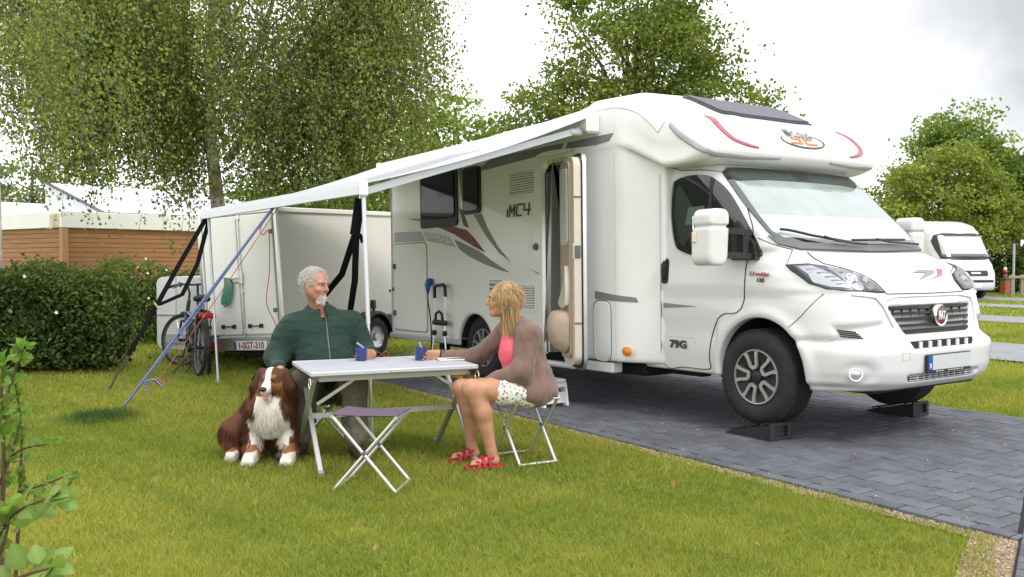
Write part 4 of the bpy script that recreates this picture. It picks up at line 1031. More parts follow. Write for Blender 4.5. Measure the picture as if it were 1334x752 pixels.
cp = tr.matrix_world @ Vector((-TW / 2 - .16, -.075, 1.175))
cloth_strip('dish_cloth', cp, tR, .15, .34, mat('green_cloth', (.10, .27, .20), .85, var=.2, vscale=30), 'pale green cloth hanging from the lock bar of the box trailer', 'cloth', 2, .018)

# ================================================================== LOW WHITE BOX BEHIND THE BICYCLES
BX = Vector((-4.70, 12.0, 0)); ba = R(14); bR = Vector((math.cos(ba), -math.sin(ba), 0)); bF = Vector((math.sin(ba), math.cos(ba), 0))
bx = empty('luggage_trailer', label='low white luggage trailer with rounded top, parked behind the bicycles', cat='trailer')
bx.matrix_world = basis(BX, bR, bF)
mb = MB(); mb.prism(rrect(-.05, .16, 1.0, 1.12, .10, 5), 0, 1.9, Matrix(((1, 0, 0, 0), (0, 0, 1, 0), (0, 1, 0, 0), (0, 0, 0, 1))))
mb.build('box_body', mat('trailer_gelcoat', (.62, .64, .64), .5, var=.08, vscale=2), bx, smooth=30)
mb = MB(); mb.box((.475, -.006, .62), (1.04, .012, .012)); mb.box((.25, -.006, .88), (.008, .012, .5)); mb.box((.72, -.006, .88), (.008, .012, .5)); mb.build('seam', M['softseam'], bx)
mb = MB(); mb.box((.475, -.01, .30), (.9, .02, .14), bev=.01); mb.build('bumper', M['lightgrey_decal'], bx)
for x in (.0, .97):
    mb = MB(); mb.lathe([(.0, .0), (.14, 0), (.22, .01), (.25, -.04), (.25, -.12), (0, -.13)], 24, Matrix.Translation((x + (.0 if x else -.02), 1.0, .22)) @ Matrix.Rotation(R(90 if x else -90), 4, 'Y')); mb.build('wheel', M['rubber'], bx, smooth=40)

# ================================================================== TIMBER-CLAD BUILDING
BC = Vector((-9.95, 20.0, 0)); br = Vector((.602, .799, 0)); bq = Vector((-.799, .602, 0))
bd_ = empty('clad_building', label='single-storey building clad in tan boards with white fascia and white sloping roof, behind the hedge', cat='building')
bd_.matrix_world = basis(BC, br, bq)                                  # x along the right wall, y along the left wall
def clad():
    m = bpy.data.materials.new('tan_cladding'); m.use_nodes = True; t = m.node_tree; b = t.nodes['Principled BSDF']; b.inputs['Roughness'].default_value = .7
    tcn = t.nodes.new('ShaderNodeTexCoord'); n = t.nodes.new('ShaderNodeTexNoise'); n.inputs['Scale'].default_value = 2; n.inputs['Detail'].default_value = 5
    mpn = t.nodes.new('ShaderNodeMapping'); mpn.inputs['Scale'].default_value = (.6, .6, 14)
    r = t.nodes.new('ShaderNodeValToRGB'); r.color_ramp.elements[0].color = (.27, .125, .050, 1); r.color_ramp.elements[1].color = (.38, .19, .082, 1); r.color_ramp.elements[0].position = .3; r.color_ramp.elements[1].position = .7
    L_ = t.links.new; L_(tcn.outputs['Object'], mpn.inputs[0]); L_(mpn.outputs[0], n.inputs['Vector']); L_(n.outputs['Fac'], r.inputs[0]); L_(r.outputs[0], b.inputs['Base Color'])
    return m
M['clad'] = clad(); M['clad_post'] = mat('tan_post', (.42, .22, .10), .65); M['fascia'] = mat('white_fascia', (.78, .77, .74), .55, var=.06, vscale=1.5)
M['roof_white'] = mat('white_roof_sheet', (.62, .64, .68), .45, var=.04, vscale=2)
def boards(nm, L_, ax):
    mb = MB(); n = 19; h = 2.06 / n
    for i in range(n):
        z = i * h
        if ax == 'x': mb.box((L_ / 2, .03, z + h / 2), (L_, .05, h - .007), bev=.006)
        else: mb.box((.03, L_ / 2, z + h / 2), (.05, L_, h - .007), bev=.006)
    return mb.build(nm, M['clad'], bd_)
boards('wall', 9.0, 'x'); boards('wall', 7.0, 'y')
mb = MB(); mb.box((4.5, 3.5, 1.0), (8.85, 6.85, 2.0)); mb.build('core', M['clad_post'], bd_)
for p in ((.0, .0, .14), (5.0, -.0, .08), (0, 3.2, .08)):
    mb = MB(); mb.box((p[0], p[1], 1.03), (p[2], p[2], 2.06), bev=.01); mb.build('corner_post', M['clad_post'], bd_)
mb = MB(); mb.box((4.5, -.03, 2.25), (9.16, .10, .37), bev=.01); mb.box((-.03, 3.5, 2.251), (.10, 7.0, .365), bev=.01); mb.build('fascia', M['fascia'], bd_)
mb = MB(); mb.box((-.085, .25, 2.22), (.006, .42, .30)); mb.build('rust_stain', mat('rust_stained_fascia', (.45, .33, .17), .7, col2=(.66, .64, .58), vscale=6), bd_)
mb = MB(); mb.box((4.5, 3.5, 2.40), (9.0, 7.0, .06)); mb.build('flat_roof', M['roof_white'], bd_)
vs = [(1.1, .35, 2.44), (1.1, 3.1, 3.30), (1.1, 3.1, 2.44), (7.6, .35, 2.44), (6.2, 3.1, 3.30), (8.4, 3.1, 2.44)]
mb = MB(); mb.add(vs, [(0, 3, 4, 1), (0, 1, 2), (3, 5, 4), (1, 4, 5, 2), (0, 2, 5, 3)])
rf = mb.build('sloping_roof', M['roof_white'], bd_)
mb = MB(); mb.bar((1.085, .30, 2.45), (1.085, 3.1, 3.32), .05, .06); mb.bar((1.1, .30, 2.43), (7.7, .30, 2.43), .10, .08); mb.build('roof_edge', M['grey_plastic'], rf)
mb = MB()
for i in range(1, 7):
    x = 1.1 + i * .95; k = min(1, (7.9 - x) / 1.5); mb.bar((x, .36, 2.455), (x, .35 + 2.7 * k, 2.455 + .85 * k), .04, .03)
mb.build('roof_rib', M['roof_white'], rf)
vs = []; 
for i in range(9):
    a = math.pi * i / 8
    for x in (.5, 4.0): vs.append((x, 4.9 - 1.9 * math.cos(a), 2.44 + .42 * math.sin(a)))
mb = MB(); mb.add(vs, [[2 * i, 2 * i + 1, 2 * i + 3, 2 * i + 2] for i in range(8)] + [list(range(0, 18, 2))]); rl = mb.build('rooflight', M['roof_white'], bd_, smooth=40)

# ================================================================== NEIGHBOUR MOTORHOME
FO = Vector((15.95, 31.0, 0)); fa = R(16)
fF = Vector((math.sin(fa), -math.cos(fa), 0)); fL = Vector((math.cos(fa), math.sin(fa), 0))
def f_int(P):
    x, y, z = P.T; ay = np.abs(y)
    fx = x - np.interp(z, [.3, .45, .8, 1.2, 1.35, 2.3, 2.55, 2.75, 2.9], [.0, .06, .05, -.10, -.22, -.75, -.98, -1.5, -2.6]) + .10 * ay * ay
    q = smax(fx, ay - 1.13, .45); q = smax(q, z - 2.75, .18); q = smax(q, .30 - z, .08); return np.maximum(q, -6.2 - x)
V_, F_ = implicit(f_int, (-6.3, -1.2, .2), (.15, 1.2, 2.9), .06); S_far = Surf(f_int, V_, F_)
fm_ = empty('motorhome', label='white integrated motorhome with a wide curtained windscreen parked on the far pitch', cat='motorhome')
fm_.matrix_world = basis(FO, fF, fL)
mesh_obj('body', V_, F_, M['paint'], fm_, smooth=True)
w_ = S_far.patch('windscreen', smooth_poly([(-.98, 2.22), (0, 2.27), (.98, 2.22), (1.03, 1.5), (.9, 1.38), (0, 1.35), (-.9, 1.38), (-1.03, 1.5)], 3), 'front', M['black'], fm_, off=.015, thick=.02, grid=.12)
S_far.patch('curtain', [(-.90, 2.16), (.90, 2.16), (.95, 1.55), (-.95, 1.55)], 'front', M['curtain'], w_, off=.03, thick=.01, grid=.12)
S_far.patch('pane', [(-.92, 2.18), (.92, 2.18), (.97, 1.45), (-.97, 1.45)], 'front', M['film'], w_, off=.05, thick=.006, grid=.12)
S_far.patch('grille', rrect(-.55, .80, .55, .98, .05), 'front', M['black'], fm_, off=.02, thick=.03, grid=.12); S_far.patch('grille', rrect(-.8, .58, .8, .66, .03), 'front', M['black'], fm_, off=.02, thick=.03, grid=.12)
S_far.patch('emblem', rrect(-.20, .86, .20, .92, .02), 'front', M['chrome'], fm_, off=.04, thick=.02, grid=.12)
S_far.patch('number_plate', rrect(-.26, .40, .26, .51, .01), 'front', M['plate'], fm_, off=.03, thick=.02, grid=.12)
for s_ in (-1, 1):
    S_far.patch('headlight', [(s_ * a, b) for a, b in [(.60, .78), (.9, .82), (1.0, .98), (.72, .94)]], 'front', M['lamp_inner'], fm_, off=.02, thick=.03, grid=.12)
    for x in (-.95, -4.8):
        mb = MB(); mb.lathe([(.0, .0), (.2, 0), (.3, .01), (.345, -.05), (.345, -.2), (0, -.2)], 24, Matrix.Translation((x, s_ * 1.14, .315)) @ Matrix.Rotation(R(90 * s_ * -1), 4, 'X')); mb.build('wheel', M['rubber'], fm_, smooth=40)
mb = MB(); mb.bar((-.02, -.6, 1.45), (-.08, .05, 1.40), .03, .03); mb.bar((-.02, .15, 1.45), (-.08, .75, 1.40), .03, .03); mb.build('wiper', M['black'], fm_)

# ================================================================== FAR FENCE, POST, PILLAR
def at(u, v, Y):
    dx, dz = (u - 667) / FPX, -(v - 376) / FPX; p = R(1.794)
    d = Vector((dx, math.cos(p) + dz * math.sin(p), -math.sin(p) + dz * math.cos(p))); d *= Y / d.y
    return Vector((0, 0, EYE)) + d
p = at(1310, 380, 36); mb = MB(); mb.box((0, 0, .27), (.34, .30, .60), bev=.03); pr = tag(empty('brick_pillar', (p.x, p.y, 0), .3), 'short orange brick pillar in front of the far hedge', 'pillar')
M['brick'] = mat('orange_brick', (.34, .11, .04), .8, var=.25, vscale=9); mb.build('shaft', M['brick'], pr); mb = MB(); mb.box((0, 0, .595), (.40, .36, .05), bev=.02); mb.build('cap', M['grey_plastic'], pr)
sg = tag(empty('garden_figure', (p.x - .03, p.y, .62), .2), 'small red and white figure standing on the brick pillar', 'ornament')
mb = MB(); mb.lathe([(.0, 0), (.17, 0), (.20, .2), (.12, .38), (0, .44)], 14); mb.build('base', M['grey_plastic'], sg, smooth=50)
mb = MB(); mb.lathe([(.0, .34), (.20, .40), (.24, .55), (.14, .68), (0, .70)], 14); mb.build('robe', M['red_lens'], sg, smooth=50)
mb = MB(); mb.lathe([(0, .64), (.13, .68), (.16, .80), (.10, .92), (0, .96)], 14); mb.build('head', M['plate'], sg, smooth=50); sg.scale = (.48, .48, .48)
p = at(1320, 380, 35); po = tag(empty('post', (p.x, p.y, 0)), 'tall thin grey pole standing beside the brick pillar', 'pole'); mb = MB(); mb.tube([(0, 0, -.03), (0, 0, 2.0)], .045, 12); mb.build('shaft', mat('galvanised_pole', (.38, .42, .46), .5), po, smooth=40); mb = MB(); mb.lathe([(.05, 1.97), (.05, 2.02), (0, 2.05)], 12); mb.build('cap', M['grey_plastic'], po)
fe = tag(empty('rail_fence', (at(1318, 382, 34.5).x, 34.5, 0), .1), 'low weathered wooden rail fence beside the grey pole', 'fence'); M['oldwood'] = mat('weathered_wood', (.30, .24, .18), .85, var=.25, vscale=8)
for x in (0, .40, 2.0):
    mb = MB(); mb.box((x, 0, .38), (.12, .12, .82), bev=.02); mb.build('post', M['oldwood'], fe)
for z in (.70,):
    mb = MB(); mb.box((.95, -.085, z), (2.3, .05, .10), bev=.01); mb.build('rail', M['oldwood'], fe)
# ================================================================== FOLIAGE
def leaf_mat(name, rough=.55, transl=.38):
    m = bpy.data.materials.new(name); m.use_nodes = True; t = m.node_tree; b = t.nodes['Principled BSDF']; b.inputs['Roughness'].default_value = rough; b.inputs['Specular IOR Level'].default_value = .35
    a = t.nodes.new('ShaderNodeAttribute'); a.attribute_name = 'col'; t.links.new(a.outputs['Color'], b.inputs['Base Color'])
    tr_ = t.nodes.new('ShaderNodeBsdfTranslucent'); ms = t.nodes.new('ShaderNodeMixShader'); ms.inputs[0].default_value = transl
    g = t.nodes.new('ShaderNodeMix'); g.data_type = 'RGBA'; g.blend_type = 'MULTIPLY'; g.inputs[0].default_value = 1; g.inputs[7].default_value = (1.5, 1.6, .7, 1)
    t.links.new(a.outputs['Color'], g.inputs[6]); t.links.new(g.outputs[2], tr_.inputs['Color'])
    o = t.nodes['Material Output']; t.links.new(b.outputs[0], ms.inputs[1]); t.links.new(tr_.outputs[0], ms.inputs[2]); t.links.new(ms.outputs[0], o.inputs[0])
    return m
M['leaf'] = leaf_mat('leaves')
M['bark'] = mat('bark', (.085, .065, .048), .9, var=.35, vscale=14, bump=.6, bscale=25, stretch=(1, 1, .3))
M['birch_bark'] = mat('birch_bark', (.58, .52, .46), .8, col2=(.15, .11, .085), vscale=4.5, bump=.5, bscale=20, stretch=(1, 1, .8), detail=8)

M['branch_bark'] = mat('birch_branch_bark', (.17, .13, .10), .85, var=.3, vscale=10)
def unit(n): v = RNG.normal(size=(n, 3)); return v / np.linalg.norm(v, axis=1, keepdims=True)
def leaves(P, size, D=None, aspect=.62, droop=0, up=0):
    """one folded rhombus per point; D = pointing direction"""
    n = len(P); D = unit(n) if D is None else D / (np.linalg.norm(D, axis=1, keepdims=True) + 1e-9)
    Nn = unit(n); Nn[:, 2] += up; Sd = np.cross(D, Nn); Sd /= np.linalg.norm(Sd, axis=1, keepdims=True) + 1e-9; Nn = np.cross(Sd, D)
    s = size * RNG.uniform(.65, 1.25, n)[:, None]
    a = P; b = P + D * s * .48 + Sd * s * aspect * .5 + Nn * s * .10; c = P + D * s; d = P + D * s * .48 - Sd * s * aspect * .5 + Nn * s * .10
    V = np.stack([a, b, c, d], 1).reshape(-1, 3); i = np.arange(n) * 4
    return V, np.stack([i, i + 1, i + 2, i + 3], 1)
def leafcol(n, base, var=.25, yellow=.12):
    base = np.array(base) * 1.6; k = RNG.uniform(1 - var, 1 + var, n)[:, None]
    c = base * k; y = (RNG.random(n) < yellow)[:, None]
    return np.where(y, c * np.array([1.7, 1.35, .9]), c)
def leaf_obj(name, P, size, cols, parent=None, D=None, aspect=.62, up=.0):
    V, Fc = leaves(P, size, D, aspect, up=up)
    return mesh_obj(name, V, Fc, M['leaf'], parent, attr=np.repeat(cols, 4, 0))
def branch(mb, p, d, L_, r, n=7, wob=.12, bend=0.0):
    p = Vector(p); d = Vector(d).normalized(); pts = [p.copy()]; rs = [r]
    for i in range(n):
        d = (d + Vector(RNG.normal(size=3)) * wob + Vector((0, 0, bend))).normalized(); p = p + d * (L_ / n); pts.append(p.copy()); rs.append(max(r * (1 - .85 * (i + 1) / n), .004))
    mb.tube(pts, rs, 7 if r > .05 else 5); return pts

def broad_tree(name, base, height, tr_r, lobes, nleaf, size, cols, label, cat='tree', group=None, bare=.22, clump=.40, bark=None, limb_n=16, yellow=.15, up=.4):
    """lobes: (dx, dy, z, rx, ry, rz) crown volumes, z from the ground"""
    o = empty(name, base, 0, label, cat, group)
    mb = MB(); pts = branch(mb, (0, 0, -.1), (0, 0, 1), height * .93, tr_r, 12, .035)
    wts = np.array([l_[3] * l_[4] * l_[5] for l_ in lobes]) ** .75; wts /= wts.sum()
    C_ = []
    nc = max(24, nleaf // 55)
    for k, l_ in enumerate(lobes):
        q = int(nc * wts[k]) + 1; u = unit(q); rad = RNG.uniform(.35, 1.0, q) ** .45
        C_.append(np.array(l_[:3]) + u * rad[:, None] * np.array(l_[3:]) + 0)
    C_ = np.concatenate(C_); C_ = C_[RNG.random(len(C_)) > bare]
    for i in range(limb_n):                                           # limbs reach for a clump
        t = RNG.uniform(.22, .85); a = pts[int(t * 12)]; b = Vector(C_[RNG.integers(len(C_))])
        if b.z < a.z - .5: continue
        mid = a.lerp(b, .5) + Vector((0, 0, .12 * (b - a).length)); q = [a, a.lerp(mid, .6) + Vector(RNG.normal(size=3) * .12), mid, mid.lerp(b, .55), b]
        r0 = tr_r * (1 - t) * .55 + .02; mb.tube(q, [r0, r0 * .75, r0 * .55, r0 * .35, .012], 6)
    mb.build('trunk', bark or M['bark'], o, smooth=60)
    per = max(8, nleaf // len(C_)); P = []; cc = []
    for c in C_:
        n = int(per * RNG.uniform(.5, 1.5)); s = clump * RNG.uniform(.6, 1.3)
        q = RNG.normal(size=(n, 3)) * np.array([s, s, s * .5]); P.append(c + q)
        cc.append(leafcol(n, np.array(cols[RNG.integers(len(cols))]) * RNG.uniform(.8, 1.2), .22, yellow))
    leaf_obj('crown', np.concatenate(P), size, np.concatenate(cc), o, up=up)
    return o
def at3(u, v, Y): return at(u, v, Y)

# tall tree behind the motorhome
b = at(830, 339, 27); X = lambda u, d=27: (u - 667) / FPX * d - b.x
broad_tree('tree', (b.x, b.y, 0), 11.2, .23, [(0, 0, 7.2, 2.6, 2.2, 1.6), (-1.6, 0, 5.9, 2.0, 1.8, 1.0), (1.9, .2, 6.0, 2.2, 1.9, 1.0), (-2.7, 0, 5.0, 1.7, 1.5, .8), (-.3, 0, 8.9, 2.3, 2.0, 1.2), (1.4, 0, 7.6, 1.7, 1.5, .8), (3.0, 0, 5.1, 1.6, 1.4, .7), (0, 0, 5.2, 3.4, 2.4, .9), (1.1, 0, 9.6, 1.2, 1.2, .9)],
           36000, .15, [(.085, .115, .022), (.070, .10, .022), (.105, .13, .028)], 'tall spreading tree with layered branches rising behind the white motorhome roof', bare=.22, clump=.34, limb_n=44)
b = at(600, 339, 30)
broad_tree('tree', (b.x, b.y, 0), 6.9, .16, [(-.4, 0, 4.4, 1.8, 1.6, 1.9), (-2.0, 0, 4.6, 1.7, 1.5, 1.7), (-.3, 0, 6.2, .9, 1.0, .9), (.75, 0, 5.2, .6, .8, .8), (-2.6, 0, 2.9, 1.8, 1.6, 1.8), (1.2, 0, 4.4, .5, .6, .5)], 15000, .16, [(.11, .16, .028), (.09, .135, .026)], 'bright green bushy tree between the birch and the motorhome roof', bare=.2, clump=.36)
# group on the right
g_ = 'trees behind the far motorhome'
b = at(1245, 339, 40)
broad_tree('tree', (b.x, b.y, 0), 8.2, .22, [(0, 0, 5.4, 2.4, 2.2, 2.4), (-1.8, 0, 4.0, 1.7, 1.7, 1.7), (1.7, 0, 4.6, 1.8, 1.7, 2.0), (.2, 0, 7.2, 1.3, 1.3, 1.1), (-2.8, 0, 3.0, 1.2, 1.2, 1.2), (-1.0, 0, 6.5, 1.0, 1, .9), (1.3, 0, 6.3, .9, 1, .8), (2.6, 0, 4.0, .9, 1, .8), (-2.2, 0, 5.0, .8, .8, .7)], 17000, .20, [(.095, .135, .030), (.080, .120, .026)], 'taller mid green tree behind the yellowish one at the right', group=g_, bare=.28, clump=.36)
b = at(1232, 339, 37)
broad_tree('tree', (b.x, b.y, 0), 6.3, .20, [(0, 0, 3.7, 2.3, 2.0, 2.0), (-1.3, 0, 2.6, 1.6, 1.5, 1.4), (1.4, 0, 2.9, 1.8, 1.6, 1.5), (.2, 0, 5.2, 1.2, 1.2, 1.0), (-1.2, 0, 4.4, .8, 1, .8), (1.3, 0, 4.5, .9, 1, .7), (2.4, 0, 3.2, .8, .9, .8), (-2.1, 0, 3.1, .7, .8, .7)], 20000, .17, [(.128, .155, .028), (.108, .138, .026)], 'yellowish green lime tree directly behind the far motorhome', group=g_, bare=.24, clump=.32)
b = at(1322, 339, 39)
broad_tree('tree', (b.x, b.y, 0), 6.0, .34, [(0, 0, 4.2, 1.7, 1.6, 1.7), (1.8, 0, 4.2, 2, 1.7, 1.9), (-.9, 0, 3.0, 1.1, 1.2, 1.2)], 11000, .18, [(.075, .12, .022), (.055, .095, .02)], 'dark green tree with thick trunk at the right edge beside the grey pole', group=g_, bare=.10, clump=.42)
# trees beyond the building, haze put into their leaf colour
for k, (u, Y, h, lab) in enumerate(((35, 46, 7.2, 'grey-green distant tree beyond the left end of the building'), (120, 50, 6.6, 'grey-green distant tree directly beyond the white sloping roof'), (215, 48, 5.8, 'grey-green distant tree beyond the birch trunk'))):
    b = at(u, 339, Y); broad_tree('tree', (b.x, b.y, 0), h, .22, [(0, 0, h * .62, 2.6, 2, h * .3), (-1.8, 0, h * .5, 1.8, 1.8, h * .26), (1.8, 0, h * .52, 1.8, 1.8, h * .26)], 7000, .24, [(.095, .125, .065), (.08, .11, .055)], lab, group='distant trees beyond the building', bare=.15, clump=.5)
for k, (u, Y, h, lab) in enumerate(((420, 34, 4.6, 'dense dark green tree just right of the birch trunk'), (505, 33, 5.2, 'dense green tree seen over the trailer roof'), (330, 35, 4.8, 'dense dark green tree behind the birch trunk'))):
    b = at(u, 339, Y); broad_tree('tree', (b.x, b.y, 0), h, .18, [(0, 0, h * .55, 2.2, 1.8, h * .4), (-1.5, 0, h * .42, 1.6, 1.6, h * .36), (1.5, 0, h * .42, 1.6, 1.6, h * .36)], 8000, .2, [(.06, .10, .02), (.08, .12, .022)], lab, group='dense trees beyond the trailer', bare=.05, clump=.45)

# weeping birch
def birch(name, base, height, r, crown, nstr, label, lens=(1.0, 2.6), wob=.03, forks=(), n_limb=16, size=.068, cols=((.098, .122, .030), (.122, .144, .036), (.074, .100, .025))):
    """crown: (dx, dy, z, rx, ry, rz) volumes the hanging twigs start from"""
    o = empty(name, base, 0, label, 'tree')
    mb = MB(); pts = branch(mb, (0, 0, -.1), (0, 0, 1), height * .95, r, 14, wob)
    br_ = MB()
    for a, b_, rr in forks:
        a, b_ = Vector(a), Vector(b_); q = [a, a.lerp(b_, .33) + Vector((.05, 0, -.05)), a.lerp(b_, .66) + Vector((-.03, 0, .06)), b_]
        br_.tube(q, [rr, rr * .8, rr * .55, rr * .25], 7)
    Pst = []
    w_ = np.array([c[3] * c[4] * c[5] for c in crown]) ** .7; w_ /= w_.sum()
    for c, ww_ in zip(crown, w_):
        n = int(nstr * ww_); m_ = max(3, n // 22); u = unit(m_); cc0 = np.array(c[:3]) + u * (RNG.random(m_)[:, None] ** .4) * np.array(c[3:])
        pk = cc0[RNG.integers(m_, size=n)]; Pst.append(pk + RNG.normal(size=(n, 3)) * np.array([.26, .26, .22]))
    Pst = np.concatenate(Pst); Pst = Pst[~((np.abs(Pst[:, 0]) < .26) & (Pst[:, 1] < 0) & (RNG.random(len(Pst)) < .75))]
    for i in range(n_limb):
        t = RNG.uniform(.35, .9); a = pts[int(t * 14)]; b_ = Vector(Pst[RNG.integers(len(Pst))])
        mid = a.lerp(b_, .55) + Vector((0, 0, .25)); r0 = r * (1 - t) * .4 + .010; br_.tube([a, a.lerp(mid, .5), mid, b_], [r0, r0 * .7, r0 * .45, .006], 6)
    mb.build('trunk', M['birch_bark'], o, smooth=60); br_.build('branches', M['branch_bark'], o, smooth=60)
    tw = MB(); P = []; D = []; cc = []
    for k, s in enumerate(Pst):
        L_ = RNG.uniform(*lens) * (1 if s[2] > 3.2 else .8); out_ = np.array([s[0], s[1], 0]); out_ = out_ / (np.linalg.norm(out_) + 1e-6)
        if RNG.random() < .85: L_ = min(L_, max(.35, s[2] - (2.75 if s[0] < -.6 else 2.3)))
        n = int(L_ * 24); t = np.sort(RNG.random(n)); ph = RNG.uniform(0, 6.3)
        q = s + out_ * (.35 * t[:, None]) * RNG.uniform(.2, 1) + np.stack([.10 * np.sin(3 * t + ph), .10 * np.cos(2.5 * t + ph), -L_ * (t ** 1.35)], 1)
        if k % 3 == 0:
            e = [Vector(s + out_ * .35 * x * .6 + np.array([.10 * math.sin(3 * x + ph), .10 * math.cos(2.5 * x + ph), -L_ * x ** 1.35])) for x in (0, .3, .65, 1)]
            tw.tube(e, [.006, .005, .004, .003], 3, cap=False)
        P.append(q + RNG.normal(size=(n, 3)) * np.array([.075, .075, .05])); d = RNG.normal(size=(n, 3)) * .6; d[:, 2] -= .8; D.append(d)
        cc.append(leafcol(n, np.array(cols[RNG.integers(len(cols))]) * RNG.uniform(.75, 1.3), .25, .10))
    tw.build('twigs', M['bark'], o)
    leaf_obj('crown', np.concatenate(P), size, np.concatenate(cc), o, np.concatenate(D), .70)
    return o
b = at(297, 339, 16)
birch('birch', (b.x, b.y, 0), 8.6, .165, [(0, 0, 6.3, 3.3, 2.4, 1.6), (-1.7, -.3, 5.0, 1.9, 1.9, 1.1), (1.9, 0, 5.0, 1.7, 1.7, 1.0), (2.5, 0, 6.3, 1.1, 1.4, 1.3), (-3.2, -.2, 5.2, 1.0, 1.3, .9), (.4, -.3, 4.1, 2.2, 1.2, .6), (-2.6, 0, 6.8, 1.6, 1.5, 1.2), (1.8, .3, 3.9, 1.5, 1.0, .5), (-1.3, .2, 4.0, 1.3, 1.0, .5)],
      4200, 'large weeping birch with pale trunk hanging its twigs over the trailer', (.9, 2.6),
      forks=[((.0, 0, 3.1), (1.75, .1, 5.9), .085), ((0, 0, 3.4), (-1.6, .2, 6.0), .06), ((.1, 0, 4.2), (1.3, 0, 6.8), .06)])
b = at(-3, 339, 11.5)
birch('birch', (b.x, b.y, 0), 6.4, .075, [(.5, .2, 4.3, .9, .9, .6), (1.0, .3, 3.7, .7, .7, .4), (-.8, 0, 4.2, 1.0, .9, .7), (.7, .2, 3.5, .5, .4, .25)], 260, 'thin birch trunk at the left edge of the lawn', (.5, 1.3),
      forks=[((.0, 0, 3.75), (1.15, .3, 3.05), .020), ((0, 0, 3.3), (.55, .1, 2.98), .014)], n_limb=0, size=.055, wob=.004)

# hedges
def hedge(name, pts, width, h, n, size, cols, label, flowers=0, base_gap=.05, rough=.22, cat='hedge'):
    o = empty(name, (pts[0][0], pts[0][1], 0), 0, label, cat); O_ = np.array([pts[0][0], pts[0][1], 0])
    A = np.array([(*p, 0) for p in pts], float); seg = np.linalg.norm(np.diff(A, axis=0), axis=1); cum = np.concatenate([[0], np.cumsum(seg)])
    t = RNG.random(n) * cum[-1]; x = np.interp(t, cum, A[:, 0]); y = np.interp(t, cum, A[:, 1]); i = np.clip(np.searchsorted(cum, t) - 1, 0, len(seg) - 1)
    d = np.diff(A, axis=0)[i] / seg[i][:, None]; nrm_ = np.stack([-d[:, 1], d[:, 0], 0 * t], 1)
    top = h * (1 + rough * .5 * np.sin(t * 2.1 + 1) * np.sin(t * .9) + rough * .4 * np.sin(t * 5.3)) ; z = base_gap + (top - base_gap) * RNG.random(n) ** .75
    prof = np.sqrt(np.clip(1 - np.clip((z / top - .55) / .5, 0, 1) ** 2.2, .04, 1)) * (.80 + .2 * np.sin(t * 3.7 + z * 4) * np.sin(z * 5 + t))
    sgn = RNG.choice([-1, 1], n); dep = sgn * width / 2 * prof * (RNG.random(n) ** .22)
    P = np.stack([x, y, z], 1) + nrm_ * dep[:, None] + RNG.normal(size=(n, 3)) * .04 - O_
    D = RNG.normal(size=(n, 3)); D += nrm_ * (sgn * .5)[:, None]; D[:, 2] += .25
    cl = np.array(cols)[(np.floor(t * 1.3 + z * 1.5 + RNG.random(n)).astype(int)) % len(cols)]
    leaf_obj('foliage', P, size, cl * 1.35 * RNG.uniform(.7, 1.3, n)[:, None], o, D, .6, up=.3)
    mb = MB(); m_ = max(4, int(cum[-1] * 3))
    for k in range(m_):
        tt = (k + RNG.random()) / m_ * cum[-1]; xx, yy = np.interp(tt, cum, A[:, 0]), np.interp(tt, cum, A[:, 1]); 
        branch(mb, Vector((xx, yy, -.03)) - Vector(O_), (RNG.normal() * .25, RNG.normal() * .25, 1), h * .85, .016, 5, .15)
    mb.build('stems', M['bark'], o)
    if flowers:
        mb = MB(); idx = RNG.choice(n, flowers, False)
        for k in idx:
            if P[k][2] < h * .55: continue
            c = Vector(P[k]) + Vector(nrm_[k] * sgn[k] * .03)
            for q in range(5):
                a = 6.28 * q / 5; mb.add([c, c + Vector((.014 * math.cos(a), -.012, .018 * math.sin(a))), c + Vector((.026 * math.cos(a + .6), -.016, .026 * math.sin(a + .6))), c + Vector((.018 * math.cos(a + 1.2), -.012, .018 * math.sin(a + 1.2)))], [(0, 1, 2, 3)])
        mb.build('blossom', M['plate'], o)
    # core leaves coloured darker for inner shade, so the hedge is not see-through
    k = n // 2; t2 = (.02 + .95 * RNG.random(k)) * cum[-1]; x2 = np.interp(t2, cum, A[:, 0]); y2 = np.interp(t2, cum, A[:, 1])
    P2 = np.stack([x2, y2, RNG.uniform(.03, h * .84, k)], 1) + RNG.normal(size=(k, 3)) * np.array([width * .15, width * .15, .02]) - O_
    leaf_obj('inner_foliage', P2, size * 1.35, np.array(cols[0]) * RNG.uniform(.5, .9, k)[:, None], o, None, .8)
    return o
hg = ((.040, .070, .016), (.055, .085, .018), (.075, .105, .022))
hedge('hedge', [(-9.2, 9.3), (-6.6, 10.8), (-4.80, 11.15)], 1.05, 1.24, 30000, .062, hg, 'dense dark green hedge along the left side of the lawn, dotted with white blossom', flowers=60, rough=.20)
hedge('hedge', [(-6.4, 14.6), (-3.6, 15.2), (-2.6, 16.2)], .9, 1.22, 9000, .07, ((.07, .115, .022), (.085, .13, .03)), 'lighter green flowering hedge seen over the low white trailer', flowers=200, rough=.15)
hedge('hedge', [(17.2, 39.5), (21.5, 37.2), (27, 35.5)], 1.3, 1.9, 12000, .13, ((.055, .09, .018), (.08, .11, .022), (.10, .115, .03)), 'clipped green hedge running along the far right edge of the site', rough=.06)
hedge('bush', [(-2.3, 15.8), (-1.1, 16.3)], .7, .42, 2500, .06, ((.08, .14, .022), (.10, .16, .03)), 'low leafy bush in the gap between trailer and motorhome', rough=.3, cat='bush')
